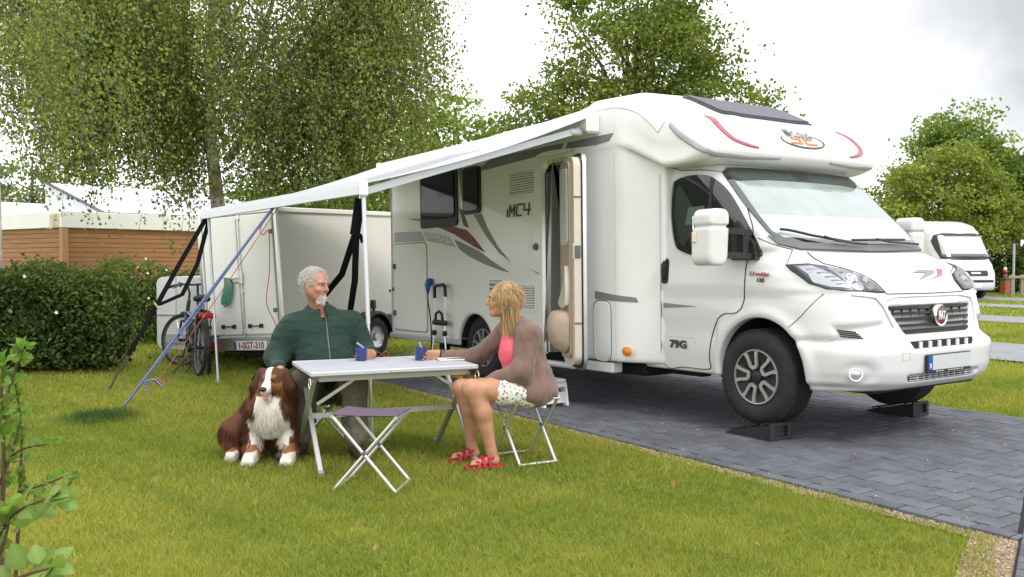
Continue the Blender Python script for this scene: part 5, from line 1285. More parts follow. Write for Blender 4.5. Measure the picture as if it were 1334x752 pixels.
# ================================================================== FIGURES
class Blob:
    """smooth union of tapered capsules and ellipsoids"""
    def __init__(s): s.p = []
    def rc(s, a, b, ra, rb=None, k=.03, sub=False):
        s.p.append(('c', np.array(a, float), np.array(b, float), ra, ra if rb is None else rb, k, sub)); return s
    def chain(s, pts, rs, k=.03):
        for i in range(len(pts) - 1): s.rc(pts[i], pts[i + 1], rs[i], rs[i + 1], k)
        return s
    def el(s, c, r, k=.03, rot=None, sub=False):
        s.p.append(('e', np.array(c, float), np.array(r, float), np.eye(3) if rot is None else np.array(rot, float), 0, k, sub)); return s
    @staticmethod
    def d1(q, P):
        if q[0] == 'c':
            a, b, ra, rb = q[1:5]; ab = b - a; t = np.clip(((P - a) @ ab) / max(ab @ ab, 1e-9), 0, 1)
            return np.linalg.norm(P - a - t[:, None] * ab, axis=1) - (ra + (rb - ra) * t)
        L_ = (P - q[1]) @ q[3].T; k0 = np.linalg.norm(L_ / q[2], axis=1); k1 = np.linalg.norm(L_ / q[2] ** 2, axis=1)
        return k0 * (k0 - 1) / np.maximum(k1, 1e-6)
    def f(s, P):
        F = np.full(len(P), 1.0)
        for q in s.p:
            d = s.d1(q, P)
            F = smax(F, -d, q[5]) if q[6] else smin(F, d, q[5])
        return F
    def box(s, q, m):
        if q[0] == 'c': r = max(q[3], q[4]) + m; return np.minimum(q[1], q[2]) - r, np.maximum(q[1], q[2]) + r
        r = q[2].max() + m; return q[1] - r, q[1] + r
    def mesh(s, h=.006, newton=1):
        bs = [s.box(q, .03) for q in s.p if not q[6]]; lo = np.min([b[0] for b in bs], 0); hi = np.max([b[1] for b in bs], 0)
        n = np.ceil((hi - lo) / h).astype(int) + 2; Fg = np.full(n, 1.0)
        for q in s.p:
            a, b = s.box(q, q[5] + 3 * h); i0 = np.clip(((a - lo) / h).astype(int), 0, n - 1); i1 = np.clip(((b - lo) / h).astype(int) + 2, 1, n)
            if np.any(i1 <= i0): continue
            ax = [lo[k] + h * np.arange(i0[k], i1[k]) for k in range(3)]; X, Y, Z = np.meshgrid(*ax, indexing='ij')
            d = s.d1(q, np.stack([X.ravel(), Y.ravel(), Z.ravel()], 1)).reshape(X.shape); sl = tuple(slice(i0[k], i1[k]) for k in range(3))
            Fg[sl] = smax(Fg[sl], -d, q[5]) if q[6] else smin(Fg[sl], d, q[5])
        V, Fc = nets(Fg, lo, h)
        return V, Fc
def vnormals(V, Fc):
    n = np.cross(V[Fc[:, 2]] - V[Fc[:, 0]], V[Fc[:, 3]] - V[Fc[:, 1]]); N_ = np.zeros_like(V)
    for k in range(4): np.add.at(N_, Fc[:, k], n)
    return N_ / (np.linalg.norm(N_, axis=1, keepdims=True) + 1e-12)
def relax(V, Fc, it=2, w_=.5):
    for _ in range(it):
        S_ = np.zeros_like(V); c = np.zeros(len(V))
        for k in range(4):
            a, b = Fc[:, k], Fc[:, (k + 1) % 4]
            np.add.at(S_, a, V[b]); np.add.at(c, a, 1); np.add.at(S_, b, V[a]); np.add.at(c, b, 1)
        V = V * (1 - w_) + w_ * S_ / np.maximum(c, 1)[:, None]
    return V
def crumple(V, Fc, amp, scale, seed=0, stretch=(1, 1, 1)):
    N_ = vnormals(V, Fc); st = np.array(stretch)
    d = np.array([noise.noise(Vector(p * st * scale) + Vector((seed, seed * .7, 0))) + .5 * noise.noise(Vector(p * st * scale * 2.3) + Vector((seed, 5, seed))) for p in V])
    d = np.where(d < 0, d * 1.3, d * .8)
    return V + N_ * (d * amp)[:, None]
def strands(P, D, length, width, cols, name, m, parent, bend=(0, 0, -1), k=.5, curl=.0):
    """tapered ribbons of three segments"""
    n = len(P); D = D / (np.linalg.norm(D, axis=1, keepdims=True) + 1e-9); L_ = (length * RNG.uniform(.6, 1.25, n))[:, None]
    S_ = np.cross(D, unit(n)); S_ /= np.linalg.norm(S_, axis=1, keepdims=True) + 1e-9; bd = np.array(bend) * k
    V = []
    for t, w_ in ((0, 1), (.35, .95), (.7, .7), (1, .15)):
        c = P + D * L_ * t + bd * L_ * t * t + S_ * (curl * np.sin(t * 4 + RNG.uniform(0, 6, n)))[:, None] * L_
        V += [c - S_ * width * w_ / 2, c + S_ * width * w_ / 2]
    V = np.stack(V, 1).reshape(-1, 3); i = np.arange(n)[:, None] * 8
    Fc = np.concatenate([np.concatenate([i + 2 * j, i + 2 * j + 1, i + 2 * j + 3, i + 2 * j + 2], 1) for j in range(3)])
    return mesh_obj(name, V, Fc, m, parent, smooth=True, attr=np.repeat(cols, 8, 0))
def on_mesh(V, Fc, n, keep=None):
    """random points with normals"""
    a = np.linalg.norm(np.cross(V[Fc[:, 2]] - V[Fc[:, 0]], V[Fc[:, 3]] - V[Fc[:, 1]]), axis=1)
    if keep is not None: a = a * keep(V[Fc].mean(1))
    f = RNG.choice(len(Fc), n, p=a / a.sum()); u, v = RNG.random(n)[:, None], RNG.random(n)[:, None]
    A, B, C_, D_ = [V[Fc[f, k]] for k in range(4)]; P = (A * (1 - u) + B * u) * (1 - v) + (D_ * (1 - u) + C_ * u) * v
    N_ = vnormals(V, Fc)[Fc[f]].mean(1); return P, N_
def skinmat(name, c, red):
    return mat(name, c, .5, col2=red, vscale=16, spec=.35, bump=.12, bscale=70)
M['skin_m'] = skinmat('skin_ruddy', (.44, .235, .165), (.36, .155, .105))
M['skin_w'] = skinmat('skin_tanned', (.46, .25, .155), (.40, .195, .115))
M['lip'] = mat('lips', (.30, .095, .085), .45); M['eye'] = mat('eye_white', (.36, .33, .31), .2); M['iris'] = mat('iris', (.035, .04, .045), .15)
M['hairattr'] = mat('hair_strands', (.5, .5, .5), .45, attr='col', spec=.4)
def head(b, c, f, up, s, fat=1.0):
    """adds a head to the blob; returns a function from head space (forward, left, up) to world"""
    f = Vector(f).normalized(); u = Vector(up); l_ = u.cross(f).normalized(); u = f.cross(l_)
    Rm = np.array([f, l_, u]); c = np.array(c)
    w_ = lambda a, b_, d: c + s * (a * Rm[0] + b_ * Rm[1] + d * Rm[2])
    E_ = lambda p, r, k, sub=False: b.el(w_(*p), np.array(r) * s, k * s, Rm, sub)
    E_((-.012, 0, .035), (.100, .077, .090), .03); E_((.026, 0, -.030), (.068, .061 * fat, .080), .03)
    for q in (-1, 1):
        b.rc(w_(-.005, q * .050 * fat, -.048), w_(.060, q * .012, -.100), .020 * s, .016 * s, .03 * s)
        b.rc(w_(.084, q * .046, .022), w_(.094, q * .012, .020), .0095 * s, .0085 * s, .018 * s)
        E_((.068, q * .036, -.028), (.024, .022 * fat, .020), .02)
        E_((.100, q * .032, .004), (.016, .016, .010), .010, True)
        E_((-.012, q * .077, -.004), (.020, .008, .031), .006); E_((-.004, q * .086, -.002), (.010, .006, .018), .006, True)
        b.rc(w_(.098, q * .010, -.030), w_(.104, q * .008, -.030), .0085 * s, .0085 * s, .008 * s)
    E_((.068, 0, -.098), (.020, .022, .017), .02)
    b.rc(w_(.092, 0, .014), w_(.114, 0, -.024), .0085 * s, .0115 * s, .012 * s)
    b.rc(w_(.086, -.016, -.055), w_(.086, .016, -.055), .0085 * s, None, .008 * s); b.rc(w_(.083, -.014, -.067), w_(.083, .014, -.067), .0085 * s, None, .008 * s)
    b.rc(w_(.098, -.018, -.0605), w_(.098, .018, -.0605), .0035 * s, None, .004 * s, True)
    return w_, Rm
def hand(b, W, d, n, s=1.0, th=1, curl=(.5, .5, .5), spread=.0, thumb=(.5, .55, .6)):
    """wrist W, direction d, palm faces n; th = side of the thumb"""
    W = Vector(W); d = Vector(d).normalized(); n = Vector(n); n = (n - d * n.dot(d)).normalized(); t = d.cross(n) * th
    n0 = n.copy()
    for i, (o, ln, r) in enumerate(((.030, .94, .0090), (.010, 1.04, .0092), (-.010, .98, .0088), (-.029, .78, .0078))):
        kn = W + (d * (.088 - .006 * abs(i - 1)) + t * o) * s
        b.rc(W + t * o * .55 * s, kn, .0155 * s, .0125 * s, .014 * s)
        p = kn; dr = d + t * o * spread * 10; dr.normalize(); a = 0
        for j, (q, cu) in enumerate(zip((.044, .027, .021), curl)):
            a = cu + (i * .06 if j == 0 else 0); ax = dr.cross(n)
            dn = dr * math.cos(a) + n_rot(dr, n, a)
            e = p + dn * q * ln * s; b.rc(p, e, r * (1 - .08 * j) * s, r * (1 - .08 * (j + 1)) * s, .004 * s); 
            n2 = n - dn * n.dot(dn); n = n2.normalized() if n2.length > 1e-4 else n; p, dr = e, dn
        n = n0.copy()
    p = W + (d * .022 + t * .026) * s; nn_ = n0; dr = (d * thumb[0] + t * thumb[1] + nn_ * thumb[2]).normalized()
    b.rc(W + (d * .01 + t * .012) * s, p, .016 * s, .0135 * s, .012 * s)
    e = p + dr * .040 * s; b.rc(p, e, .0125 * s, .0105 * s, .008 * s); e2 = e + (dr + d * .45 + nn_ * .15).normalized() * .030 * s; b.rc(e, e2, .0105 * s, .0085 * s, .005 * s)
def n_rot(dr, n, a): return (n - dr * n.dot(dr)).normalized() * math.sin(a)
def rel(o): return lambda *p: np.array(at(*p)) - np.array(o.location)

# ------------------------------------------------------------------ the man
mbase = at(428, 588, 6.35); mbase.z = 0
man = empty('person', mbase, 0, 'man with white hair and goatee in a dark green fleece sitting behind the camping table', 'person', 'people at the camping table')
A_ = rel(man)
hd = A_(411, 372, 6.60); ms = 1.0
B = Blob()
hw, Rm = head(B, hd, (.86, -.50, -.04), (.08, .02, 1), ms, 1.06)
nb = A_(417, 411, 6.68); B.rc(hw(-.015, 0, -.05), nb, .056 * ms, .062 * ms, .03)
pel = A_(428, 500, 6.68); che = A_(418, 440, 6.66)
shR, shL = A_(381, 424, 6.62), A_(457, 421, 6.72)
B.rc(nb, che, .07, .13, .05).rc(che, pel, .14, .15, .05).rc(shR, shL, .055, .055, .06)
elR, haR = A_(359, 466, 6.52), A_(366, 486, 6.16)
elL, haL = A_(471, 452, 6.76), A_(485, 461.5, 6.47)
B.chain([shR, elR, haR], [.055, .042, .030], .02); B.chain([shL, elL, haL], [.055, .042, .030], .02)
hipR, hipL = A_(412, 506, 6.66), A_(450, 506, 6.66)
knR, knL = A_(397, 497, 6.22), A_(460, 501, 6.20)
anR, anL = A_(391, 580, 6.24), A_(464, 582, 6.14)
B.chain([pel, hipR, knR, anR], [.10, .085, .055, .036], .03); B.chain([pel, hipL, knL, anL], [.10, .085, .055, .036], .03)
toR, toL = A_(366, 599, 5.98), A_(473, 596, 5.96)
for a_, t_ in ((anR, toR), (anL, toL)): a2 = a_.copy(); a2[2] = .035; t2 = t_.copy(); t2[2] = .025; B.rc(a_, a2, .036, .036, .02).rc(a2, t2, .036, .026, .02)
mugM = A_(470.5, 462, 6.40)
hand(B, haL, (-.28, -.95, .05), (-.95, .25, 0), 1.02, 1, (.55, .75, .6), thumb=(.5, .75, .35))
hand(B, haR, (.5, -.75, -.25), (.1, -.3, -1), 1.02, 1, (.25, .3, .3))
V, Fc = B.mesh(.005); V = relax(V, Fc, 1, .4)
hl_ = (V - hd) @ Rm.T / ms                                            # head space of every vertex
cen = hl_[Fc].mean(1)
lipf = (np.abs(cen[:, 1]) < .022) & (np.abs(cen[:, 2] + .061) < .012) & (cen[:, 0] > .078)
mesh_obj('body', V, Fc, [M['skin_m'], M['lip']], man, smooth=True, fmat=lipf.astype(int))
for q in (-1, 1):
    mb = MB(); mb.lathe([(0, .0125), (.006, .011), (.0108, .0062), (.0125, 0), (.0, -.0125)], 12, Matrix.Translation(Vector(hw(.0800, q * .032, .004))) @ Vector(Rm[0]).to_track_quat('Z', 'Y').to_matrix().to_4x4() @ Matrix.Scale(ms, 4)); ey = mb.build('eye', M['eye'], man, smooth=True)
    mb = MB(); mb.lathe([(0, .0134), (.0055, .0122)], 10, Matrix.Translation(Vector(hw(.0800, q * .032, .004))) @ Vector(Rm[0]).to_track_quat('Z', 'Y').to_matrix().to_4x4() @ Matrix.Scale(ms, 4)); mb.build('iris', M['iris'], ey, smooth=True)
# hair, brows and goatee
HB = Blob()
w2 = lambda *p: hw(*p)
HB.el(hw(-.020, 0, .038), np.array((.102, .080, .091)) * ms, .02, Rm); HB.el(hw(.10, 0, -.01), np.array((.075, .10, .062)) * ms, .012, Rm, True); HB.el(hw(.02, 0, -.10), np.array((.10, .14, .085)) * ms, .02, Rm, True)
for q in (-1, 1): HB.el(hw(-.004, q * .08, -.006), np.array((.026, .026, .034)) * ms, .01, Rm, True)
HB.el(hw(.095, 0, .075), np.array((.05, .062, .05)) * ms, .02, Rm, True)
hv, hf = HB.mesh(.005); hv = crumple(hv, hf, .006, 45, 3)
gp_, gn_ = on_mesh(hv, hf, 7000)
hloc = (gp_ - hd) @ Rm.T
D = gn_ * .55 + np.outer(-.55 - 2.0 * np.clip(-hloc[:, 2], -.02, .1), Rm[0]) + np.outer(np.clip(hloc[:, 2] * 4, -.8, .3), Rm[2]); D = D - gn_ * (D * gn_).sum(1)[:, None] * .75 + gn_ * .22 + RNG.normal(size=(7000, 3)) * .30
hcol = np.array([.60, .58, .55]) * RNG.uniform(.6, 1.25, 7000)[:, None]
mesh_obj('hair', hv, hf, mat('white_hair', (.42, .40, .38), .6, var=.3, vscale=40, bump=.8, bscale=150), man, smooth=True)
strands(gp_ - gn_ * .004, D, .034, .0022, hcol, 'hair_strands', M['hairattr'], man, bend=(0, 0, -1), k=.35, curl=.08)
n_ = 1500; ang = RNG.uniform(-1, 1, n_); zz = RNG.uniform(-.115, -.047, n_)
wid = np.where(zz > -.056, .026, .034) * ang; keepm = ~((np.abs(wid) < .017) & (zz > -.071) & (zz < -.052))
wid, zz = wid[keepm], zz[keepm]; n_ = len(wid)
xx = .0885 - .9 * np.abs(wid) ** 1.5 * 6 - np.clip(-.075 - zz, 0, .05) * .35
bp_ = np.array([hw(a, b_, c_) for a, b_, c_ in zip(xx, wid, zz)])
strands(bp_, np.outer(np.full(n_, .75), Rm[0]) + np.outer(np.full(n_, -.8), Rm[2]) + RNG.normal(size=(n_, 3)) * .3, .020, .0034, np.array([.68, .66, .63]) * RNG.uniform(.75, 1.15, n_)[:, None], 'goatee', M['hairattr'], man, k=.4)
n_ = 160; qs = RNG.choice([-1, 1], n_); yy = RNG.uniform(.012, .050, n_)
bp_ = np.array([hw(.1015 - .25 * max(0, b_ - .03), q * b_, .026 - 3 * (b_ - .03) ** 2) for q, b_ in zip(qs, yy)])
strands(bp_, np.outer(np.full(n_, .6), Rm[0]) + Rm[1] * (qs * .8)[:, None] + RNG.normal(size=(n_, 3)) * .2, .009, .0026, np.array([.36, .30, .26]) * RNG.uniform(.7, 1.2, n_)[:, None], 'eyebrows', M['hairattr'], man, k=.2)
# fleece
M['fleece'] = mat('green_fleece', (.010, .032, .022), .95, var=.08, vscale=60, bump=.3, bscale=260, sheen=.06)
J = Blob()
J.rc(nb + [0, 0, -.045], che, .095, .165, .08).el(A_(416, 436, 6.62), (.215, .155, .17), .08).el(A_(424, 468, 6.56), (.205, .19, .18), .08).el(A_(428, 492, 6.62), (.20, .185, .10), .06)
J.rc(nb + [0, 0, -.02], shR, .07, .068, .10).rc(nb + [0, 0, -.02], shL, .07, .068, .10)
J.chain([shR, shR * .5 + elR * .5 + [-.01, 0, 0], elR, A_(363, 478, 6.26)], [.076, .070, .064, .048], .09)
J.chain([shL, shL * .5 + elL * .5 + [.012, 0, 0], elL, A_(484, 460, 6.53)], [.074, .070, .062, .047], .09)
J.rc(nb + [-.02, .02, .025], nb + [.02, -.005, .010], .080, .076, .05); J.rc(nb + [-.01, .01, .04], nb + [-.01, .01, .055], .066, .070, .02)
J.rc(hw(-.015, 0, -.03), nb + [.004, -.02, -.005], .057, .060, .010, True); J.rc(A_(419, 404, 6.62), A_(426, 422, 6.50), .030, .014, .012, True)
v_, f_ = J.mesh(.0065); v_ = relax(v_, f_, 2, .5); v_ = relax(v_, f_, 3, .5); v_ = crumple(v_, f_, .011, 7, 2, (.6, 1, 1.6)); v_ = crumple(v_, f_, .005, 17, 5, (.45, .8, 1.5))
jk = mesh_obj('fleece_jacket', v_, f_, M['fleece'], man, smooth=True)
jb = BVHTree.FromPolygons(v_.tolist(), f_.tolist())
mb = MB(); zp = []
for t_ in np.linspace(0, 1, 14):
    o = A_(424.5 + 7 * t_, 413 + 66 * t_, 5.6); d_ = Vector(A_(424.5 + 7 * t_, 413 + 66 * t_, 7)) - Vector(o); h_ = jb.ray_cast(Vector(o), d_.normalized())[0]
    if h_ is not None: zp.append(h_ + Vector((0, -.003, 0)))
mb.tube(zp, .0045, 6); mb.build('zip', M['grey_plastic'], jk)
mb = MB(); mb.tube([zp[0] + Vector((0, -.006, .0)), zp[0] + Vector((0, -.008, -.022))], .004, 6); mb.build('zip_pull', M['chrome'], jk)
J = Blob(); J.rc(nb + [0, 0, .03], nb + [0, -.02, -.06], .070, .085, .03)
v_, f_ = J.mesh(.007); mesh_obj('shirt', v_, f_, mat('olive_shirt', (.13, .11, .06), .9), man, smooth=True)
# trousers, shoes
M['trousers'] = mat('olive_trousers', (.125, .112, .080), .9, var=.2, vscale=30, bump=.3, bscale=120)
T_ = Blob(); T_.rc(hipR, hipL, .125, .125, .06)
for hp, kn, an in ((hipR, knR, anR), (hipL, knL, anL)):
    T_.chain([hp, kn + [0, .01, .0], kn * .45 + an * .55 + [0, .015, 0], an + [0, .005, .075]], [.115, .092, .085, .082], .04)
v_, f_ = T_.mesh(.007); v_ = relax(v_, f_, 2, .5); v_ = crumple(v_, f_, .011, 14, 8, (1, 1, .8)); mesh_obj('trousers', v_, f_, M['trousers'], man, smooth=True)
M['shoe'] = mat('brown_shoe', (.045, .024, .016), .6, var=.3, vscale=30)
for a_, t_ in ((anR, toR), (anL, toL)):
    S_ = Blob(); a2 = a_.copy(); a2[2] = .045; t2 = t_.copy(); t2[2] = .03; S_.rc(a_ + [0, .01, -.01], a2 + [0, .01, 0], .050, .050, .03).rc(a2 + [0, .02, -.005], t2, .050, .036, .03)
    v_, f_ = S_.mesh(.006); v_[:, 2] = np.maximum(v_[:, 2], -.018); sh_ = mesh_obj('shoe', v_, f_, M['shoe'], man, smooth=True)
    dirn = Vector(t2 - a2).normalized(); mb = MB(); mid = Vector((a2 + t2) / 2); mid.z = -.014
    mb.box((0, 0, 0), (Vector(t2 - a2).length + .10, .082, .022), bev=.01, M_=Matrix.Translation(mid + Vector((0, .01, 0))) @ Matrix.Rotation(math.atan2(dirn.y, dirn.x), 4, 'Z')); mb.build('sole', M['black'], sh_)
mb = MB(); k_ = Vector(A_(470, 576, 6.1)); mb.tube([Vector(anL) + Vector((0, 0, -.03)), Vector(anL) + Vector((0, .005, .09))], .043, 10); mb.tube([Vector(anR) + Vector((0, 0, -.03)), Vector(anR) + Vector((0, .005, .09))], .043, 10); mb.build('socks', M['dark'], man, smooth=40)

# ------------------------------------------------------------------ the woman
wbase = at(668, 600, 5.98); wbase.z = 0
wo = empty('person', wbase, 0, 'blond woman in brown fleece jacket and floral shorts sitting sideways at the table end', 'person', 'people at the camping table')
A_ = rel(wo)
hd = A_(655, 391.5, 6.08); wsc = .94
B = Blob(); hw, Rm = head(B, hd, (-.97, -.14, .06), (-.02, 0, 1), wsc, .95); hwr = hw
nb = A_(671, 424, 6.12); B.rc(hw(-.02, 0, -.05), nb, .046, .055, .03)
che, pel = A_(682, 458, 6.12), A_(694, 504, 6.12)
shN, shF = A_(691, 437, 5.97), A_(660, 434, 6.27)
B.rc(nb, che, .06, .11, .05).rc(che, pel, .11, .13, .05).rc(shN, shF, .045, .045, .05)
elN, haN = A_(680, 485, 5.90), A_(636, 497, 5.93)
elF, haF = A_(618, 467, 6.38), A_(571, 461, 6.40)
B.chain([shN, elN, haN], [.048, .038, .026], .02); B.chain([shF, elF, haF], [.048, .038, .026], .02)
hipN, hipF = A_(690, 511, 6.00), A_(692, 507, 6.20)
knN, knF = A_(614, 507, 5.84), A_(601, 506, 6.05)
anN, anF = A_(640, 588, 5.88), A_(614, 580, 6.10)
for hp, kn, an, toe in ((hipN, knN, anN, A_(617, 605, 5.83)), (hipF, knF, anF, A_(592, 594, 6.04))):
    ca = kn * .62 + an * .38 + [.028, .0, .0]
    B.chain([pel, hp, hp * .45 + kn * .55 + [0, 0, .0], kn, ca, an], [.11, .098, .080, .060, .056, .034], .03)
    he = an + [.022, 0, 0]; he[2] = .028; toe[2] = .018; B.rc(an, he, .034, .030, .02).rc(he, toe, .030, .020, .02)
    lat = np.array([.1, 1.0, 0]); 
    for i in range(5):
        q = toe + lat * (i - 2) * .0155 + [.012 + .007 * abs(i - 1), 0, 0]; B.rc(q, q + [-.030 + .004 * i, 0, -.004], .0100 - .0006 * i, .0085 - .0006 * i, .006)
hand(B, haF, (-.93, -.25, -.12), (-.25, -.9, -.2), .93, -1, (.55, .7, .6), thumb=(.6, .5, .5))
hand(B, haN, (-.85, .1, -.35), (-.2, .2, -1), .93, 1, (.3, .35, .3))
V, Fc = B.mesh(.005); V = relax(V, Fc, 1, .4)
hl_ = (V - hd) @ Rm.T / wsc; cen = hl_[Fc].mean(1)
lipf = (np.abs(cen[:, 1]) < .022) & (np.abs(cen[:, 2] + .061) < .013) & (cen[:, 0] > .078)
mesh_obj('body', V, Fc, [M['skin_w'], M['lip']], wo, smooth=True, fmat=lipf.astype(int))
for q in (-1, 1):
    T0 = Matrix.Translation(Vector(hw(.0800, q * .032, .004))) @ Vector(Rm[0]).to_track_quat('Z', 'Y').to_matrix().to_4x4() @ Matrix.Scale(wsc, 4)
    mb = MB(); mb.lathe([(0, .0125), (.006, .011), (.0108, .0062), (.0125, 0), (0, -.0125)], 12, T0); ey = mb.build('eye', M['eye'], wo, smooth=True)
    mb = MB(); mb.lathe([(0, .0134), (.0055, .0122)], 10, T0); mb.build('iris', M['iris'], ey, smooth=True)
n_ = 110; qs = RNG.choice([-1, 1], n_); yy = RNG.uniform(.012, .050, n_)
bp_ = np.array([hw(.101 - .25 * max(0, b_ - .03), q * b_, .026 - 3 * (b_ - .03) ** 2) for q, b_ in zip(qs, yy)])
strands(bp_, Rm[1] * (qs * .9)[:, None] + RNG.normal(size=(n_, 3)) * .2, .012, .0026, np.array([.22, .13, .07]) * RNG.uniform(.7, 1.2, n_)[:, None], 'eyebrows', M['hairattr'], wo, k=.1)
HB = Blob(); E9 = lambda p, r, k, sub=False: HB.el(hw(*p), np.array(r) * wsc, k, Rm, sub)
E9((-.024, 0, .038), (.110, .088, .099), .02); E9((.112, 0, -.035), (.066, .12, .092), .012, True)
E9((-.062, 0, -.04), (.036, .060, .09), .03); E9((-.050, .02, -.110), (.028, .048, .060), .03)
for q in (-1, 1): HB.el(hw(-.006, q * .09, -.010), (.020, .022, .028), .01, Rm, True)
hv, hf = HB.mesh(.005); hv = crumple(hv, hf, .007, 30, 1, (1, 1, .35))
mesh_obj('hair', hv, hf, mat('blond_hair', (.38, .245, .115), .55, var=.35, vscale=45, bump=.8, bscale=120, stretch=(1, 1, .25)), wo, smooth=True)
gp_, gn_ = on_mesh(hv, hf, 9000); hloc = (gp_ - hd) @ Rm.T
D = np.outer(np.where(hloc[:, 2] > .05, -.75, -.12), Rm[0]) + np.outer(np.where(hloc[:, 2] > .09, -.35, -1.0), Rm[2]); D = D - gn_ * (D * gn_).sum(1)[:, None]; D = D / (np.linalg.norm(D, axis=1, keepdims=True) + 1e-6) + gn_ * .07 + RNG.normal(size=(9000, 3)) * .11
hcol = np.array([.52, .345, .17]) * RNG.uniform(.6, 1.35, 9000)[:, None] * (1 + RNG.uniform(-.06, .06, (9000, 3)))
strands(gp_ - gn_ * .004, D, .065, .0024, hcol, 'hair_strands', M['hairattr'], wo, k=.45, curl=.05)
n_ = 2600; st = np.stack([RNG.uniform(-.098, .0, n_), RNG.choice([-1, 1], n_) * RNG.uniform(.040, .072, n_), RNG.uniform(-.06, .03, n_)], 1)
st[:, 0] = np.where(st[:, 2] > -.03, np.minimum(st[:, 0], -.03), st[:, 0])
bp_ = np.array([hw(*p) for p in st])
strands(bp_, np.outer(np.full(n_, -.12), Rm[0]) + np.outer(np.full(n_, -1.), Rm[2]) + np.outer(np.sign(st[:, 1]) * .06, Rm[1]) + RNG.normal(size=(n_, 3)) * .08, .150, .0024, np.array([.50, .33, .165]) * RNG.uniform(.55, 1.35, n_)[:, None], 'hair_strands', M['hairattr'], wo, k=.25, curl=.06)
M['brown_fleece'] = mat('brown_fleece', (.185, .116, .094), .95, col2=(.150, .092, .075), vscale=9, bump=.35, bscale=220, sheen=.2)
J = Blob(); J.el(A_(684, 452, 6.12), (.135, .165, .17), .08).el(A_(692, 490, 6.12), (.155, .175, .13), .08).el(A_(696, 508, 6.11), (.165, .205, .095), .06).rc(A_(684, 510, 5.98), A_(700, 512, 6.0), .088, .092, .06)
J.rc(nb + [.02, 0, -.03], che, .075, .12, .06); J.rc(nb + [.012, -.03, .012], nb + [.012, .03, .012], .062, .062, .03)
J.chain([A_(684, 428, 6.02), shN, elN, A_(640, 496, 5.93)], [.060, .076, .066, .046], .05)
J.chain([A_(668, 428, 6.2), shF, elF, A_(578, 462, 6.40)], [.060, .072, .060, .042], .05)
J.el(hw(.0, 0, -.11), (.062, .052, .06), .012, Rm, True)
J.rc(A_(648, 432, 6.10), A_(655, 488, 6.10), .055, .058, .02, True)
v_, f_ = J.mesh(.0065); v_ = relax(v_, f_, 2, .5); v_ = relax(v_, f_, 3, .5); v_ = crumple(v_, f_, .012, 8, 4, (1.4, .8, .7)); v_ = crumple(v_, f_, .005, 16, 9, (1.6, .7, .5))
jk = mesh_obj('fleece_jacket', v_, f_, M['brown_fleece'], wo, smooth=True)
J = Blob(); J.rc(nb + [-.02, 0, -.04], A_(672, 458, 6.10), .062, .105, .04).rc(A_(672, 456, 6.10), A_(682, 498, 6.11), .110, .125, .05)
J.el(hw(.02, 0, -.13), (.06, .05, .045), .012, Rm, True)
v_, f_ = J.mesh(.0065); v_ = crumple(relax(v_, f_, 2), f_, .006, 16, 7); mesh_obj('pink_top', v_, f_, mat('pink_top', (.70, .12, .17), .85, var=.08, vscale=40, bump=.2), wo, smooth=True)
def floral():
    m = bpy.data.materials.new('floral_fabric'); m.use_nodes = True; t = m.node_tree; b = t.nodes['Principled BSDF']; b.inputs['Roughness'].default_value = .85; L_ = t.links.new
    tcn = t.nodes.new('ShaderNodeTexCoord'); c = (.72, .70, .66, 1); prev = None
    for sc_, col_, th in ((34, (.62, .12, .17, 1), .30), (41, (.07, .24, .12, 1), .30), (60, (.55, .38, .10, 1), .22)):
        v = t.nodes.new('ShaderNodeTexVoronoi'); v.inputs['Scale'].default_value = sc_; L_(tcn.outputs['Object'], v.inputs['Vector'])
        lt = t.nodes.new('ShaderNodeMath'); lt.operation = 'LESS_THAN'; lt.inputs[1].default_value = th; L_(v.outputs['Distance'], lt.inputs[0])
        mx_ = t.nodes.new('ShaderNodeMix'); mx_.data_type = 'RGBA'; mx_.inputs[6].default_value = c; mx_.inputs[7].default_value = col_
        if prev: L_(prev, mx_.inputs[6])
        L_(lt.outputs[0], mx_.inputs[0]); prev = mx_.outputs[2]
    L_(prev, b.inputs['Base Color']); return m
T_ = Blob(); T_.rc(hipN, hipF, .092, .092, .05)
for hp, kn in ((hipN, knN), (hipF, knF)): T_.rc(hp, hp * .50 + kn * .50, .100, .096, .04)
v_, f_ = T_.mesh(.007); v_ = crumple(relax(v_, f_, 2), f_, .006, 18, 3); mesh_obj('shorts', v_, f_, floral(), wo, smooth=True)
M['sandal'] = mat('red_sandal', (.42, .012, .035), .45, var=.15, vscale=30)
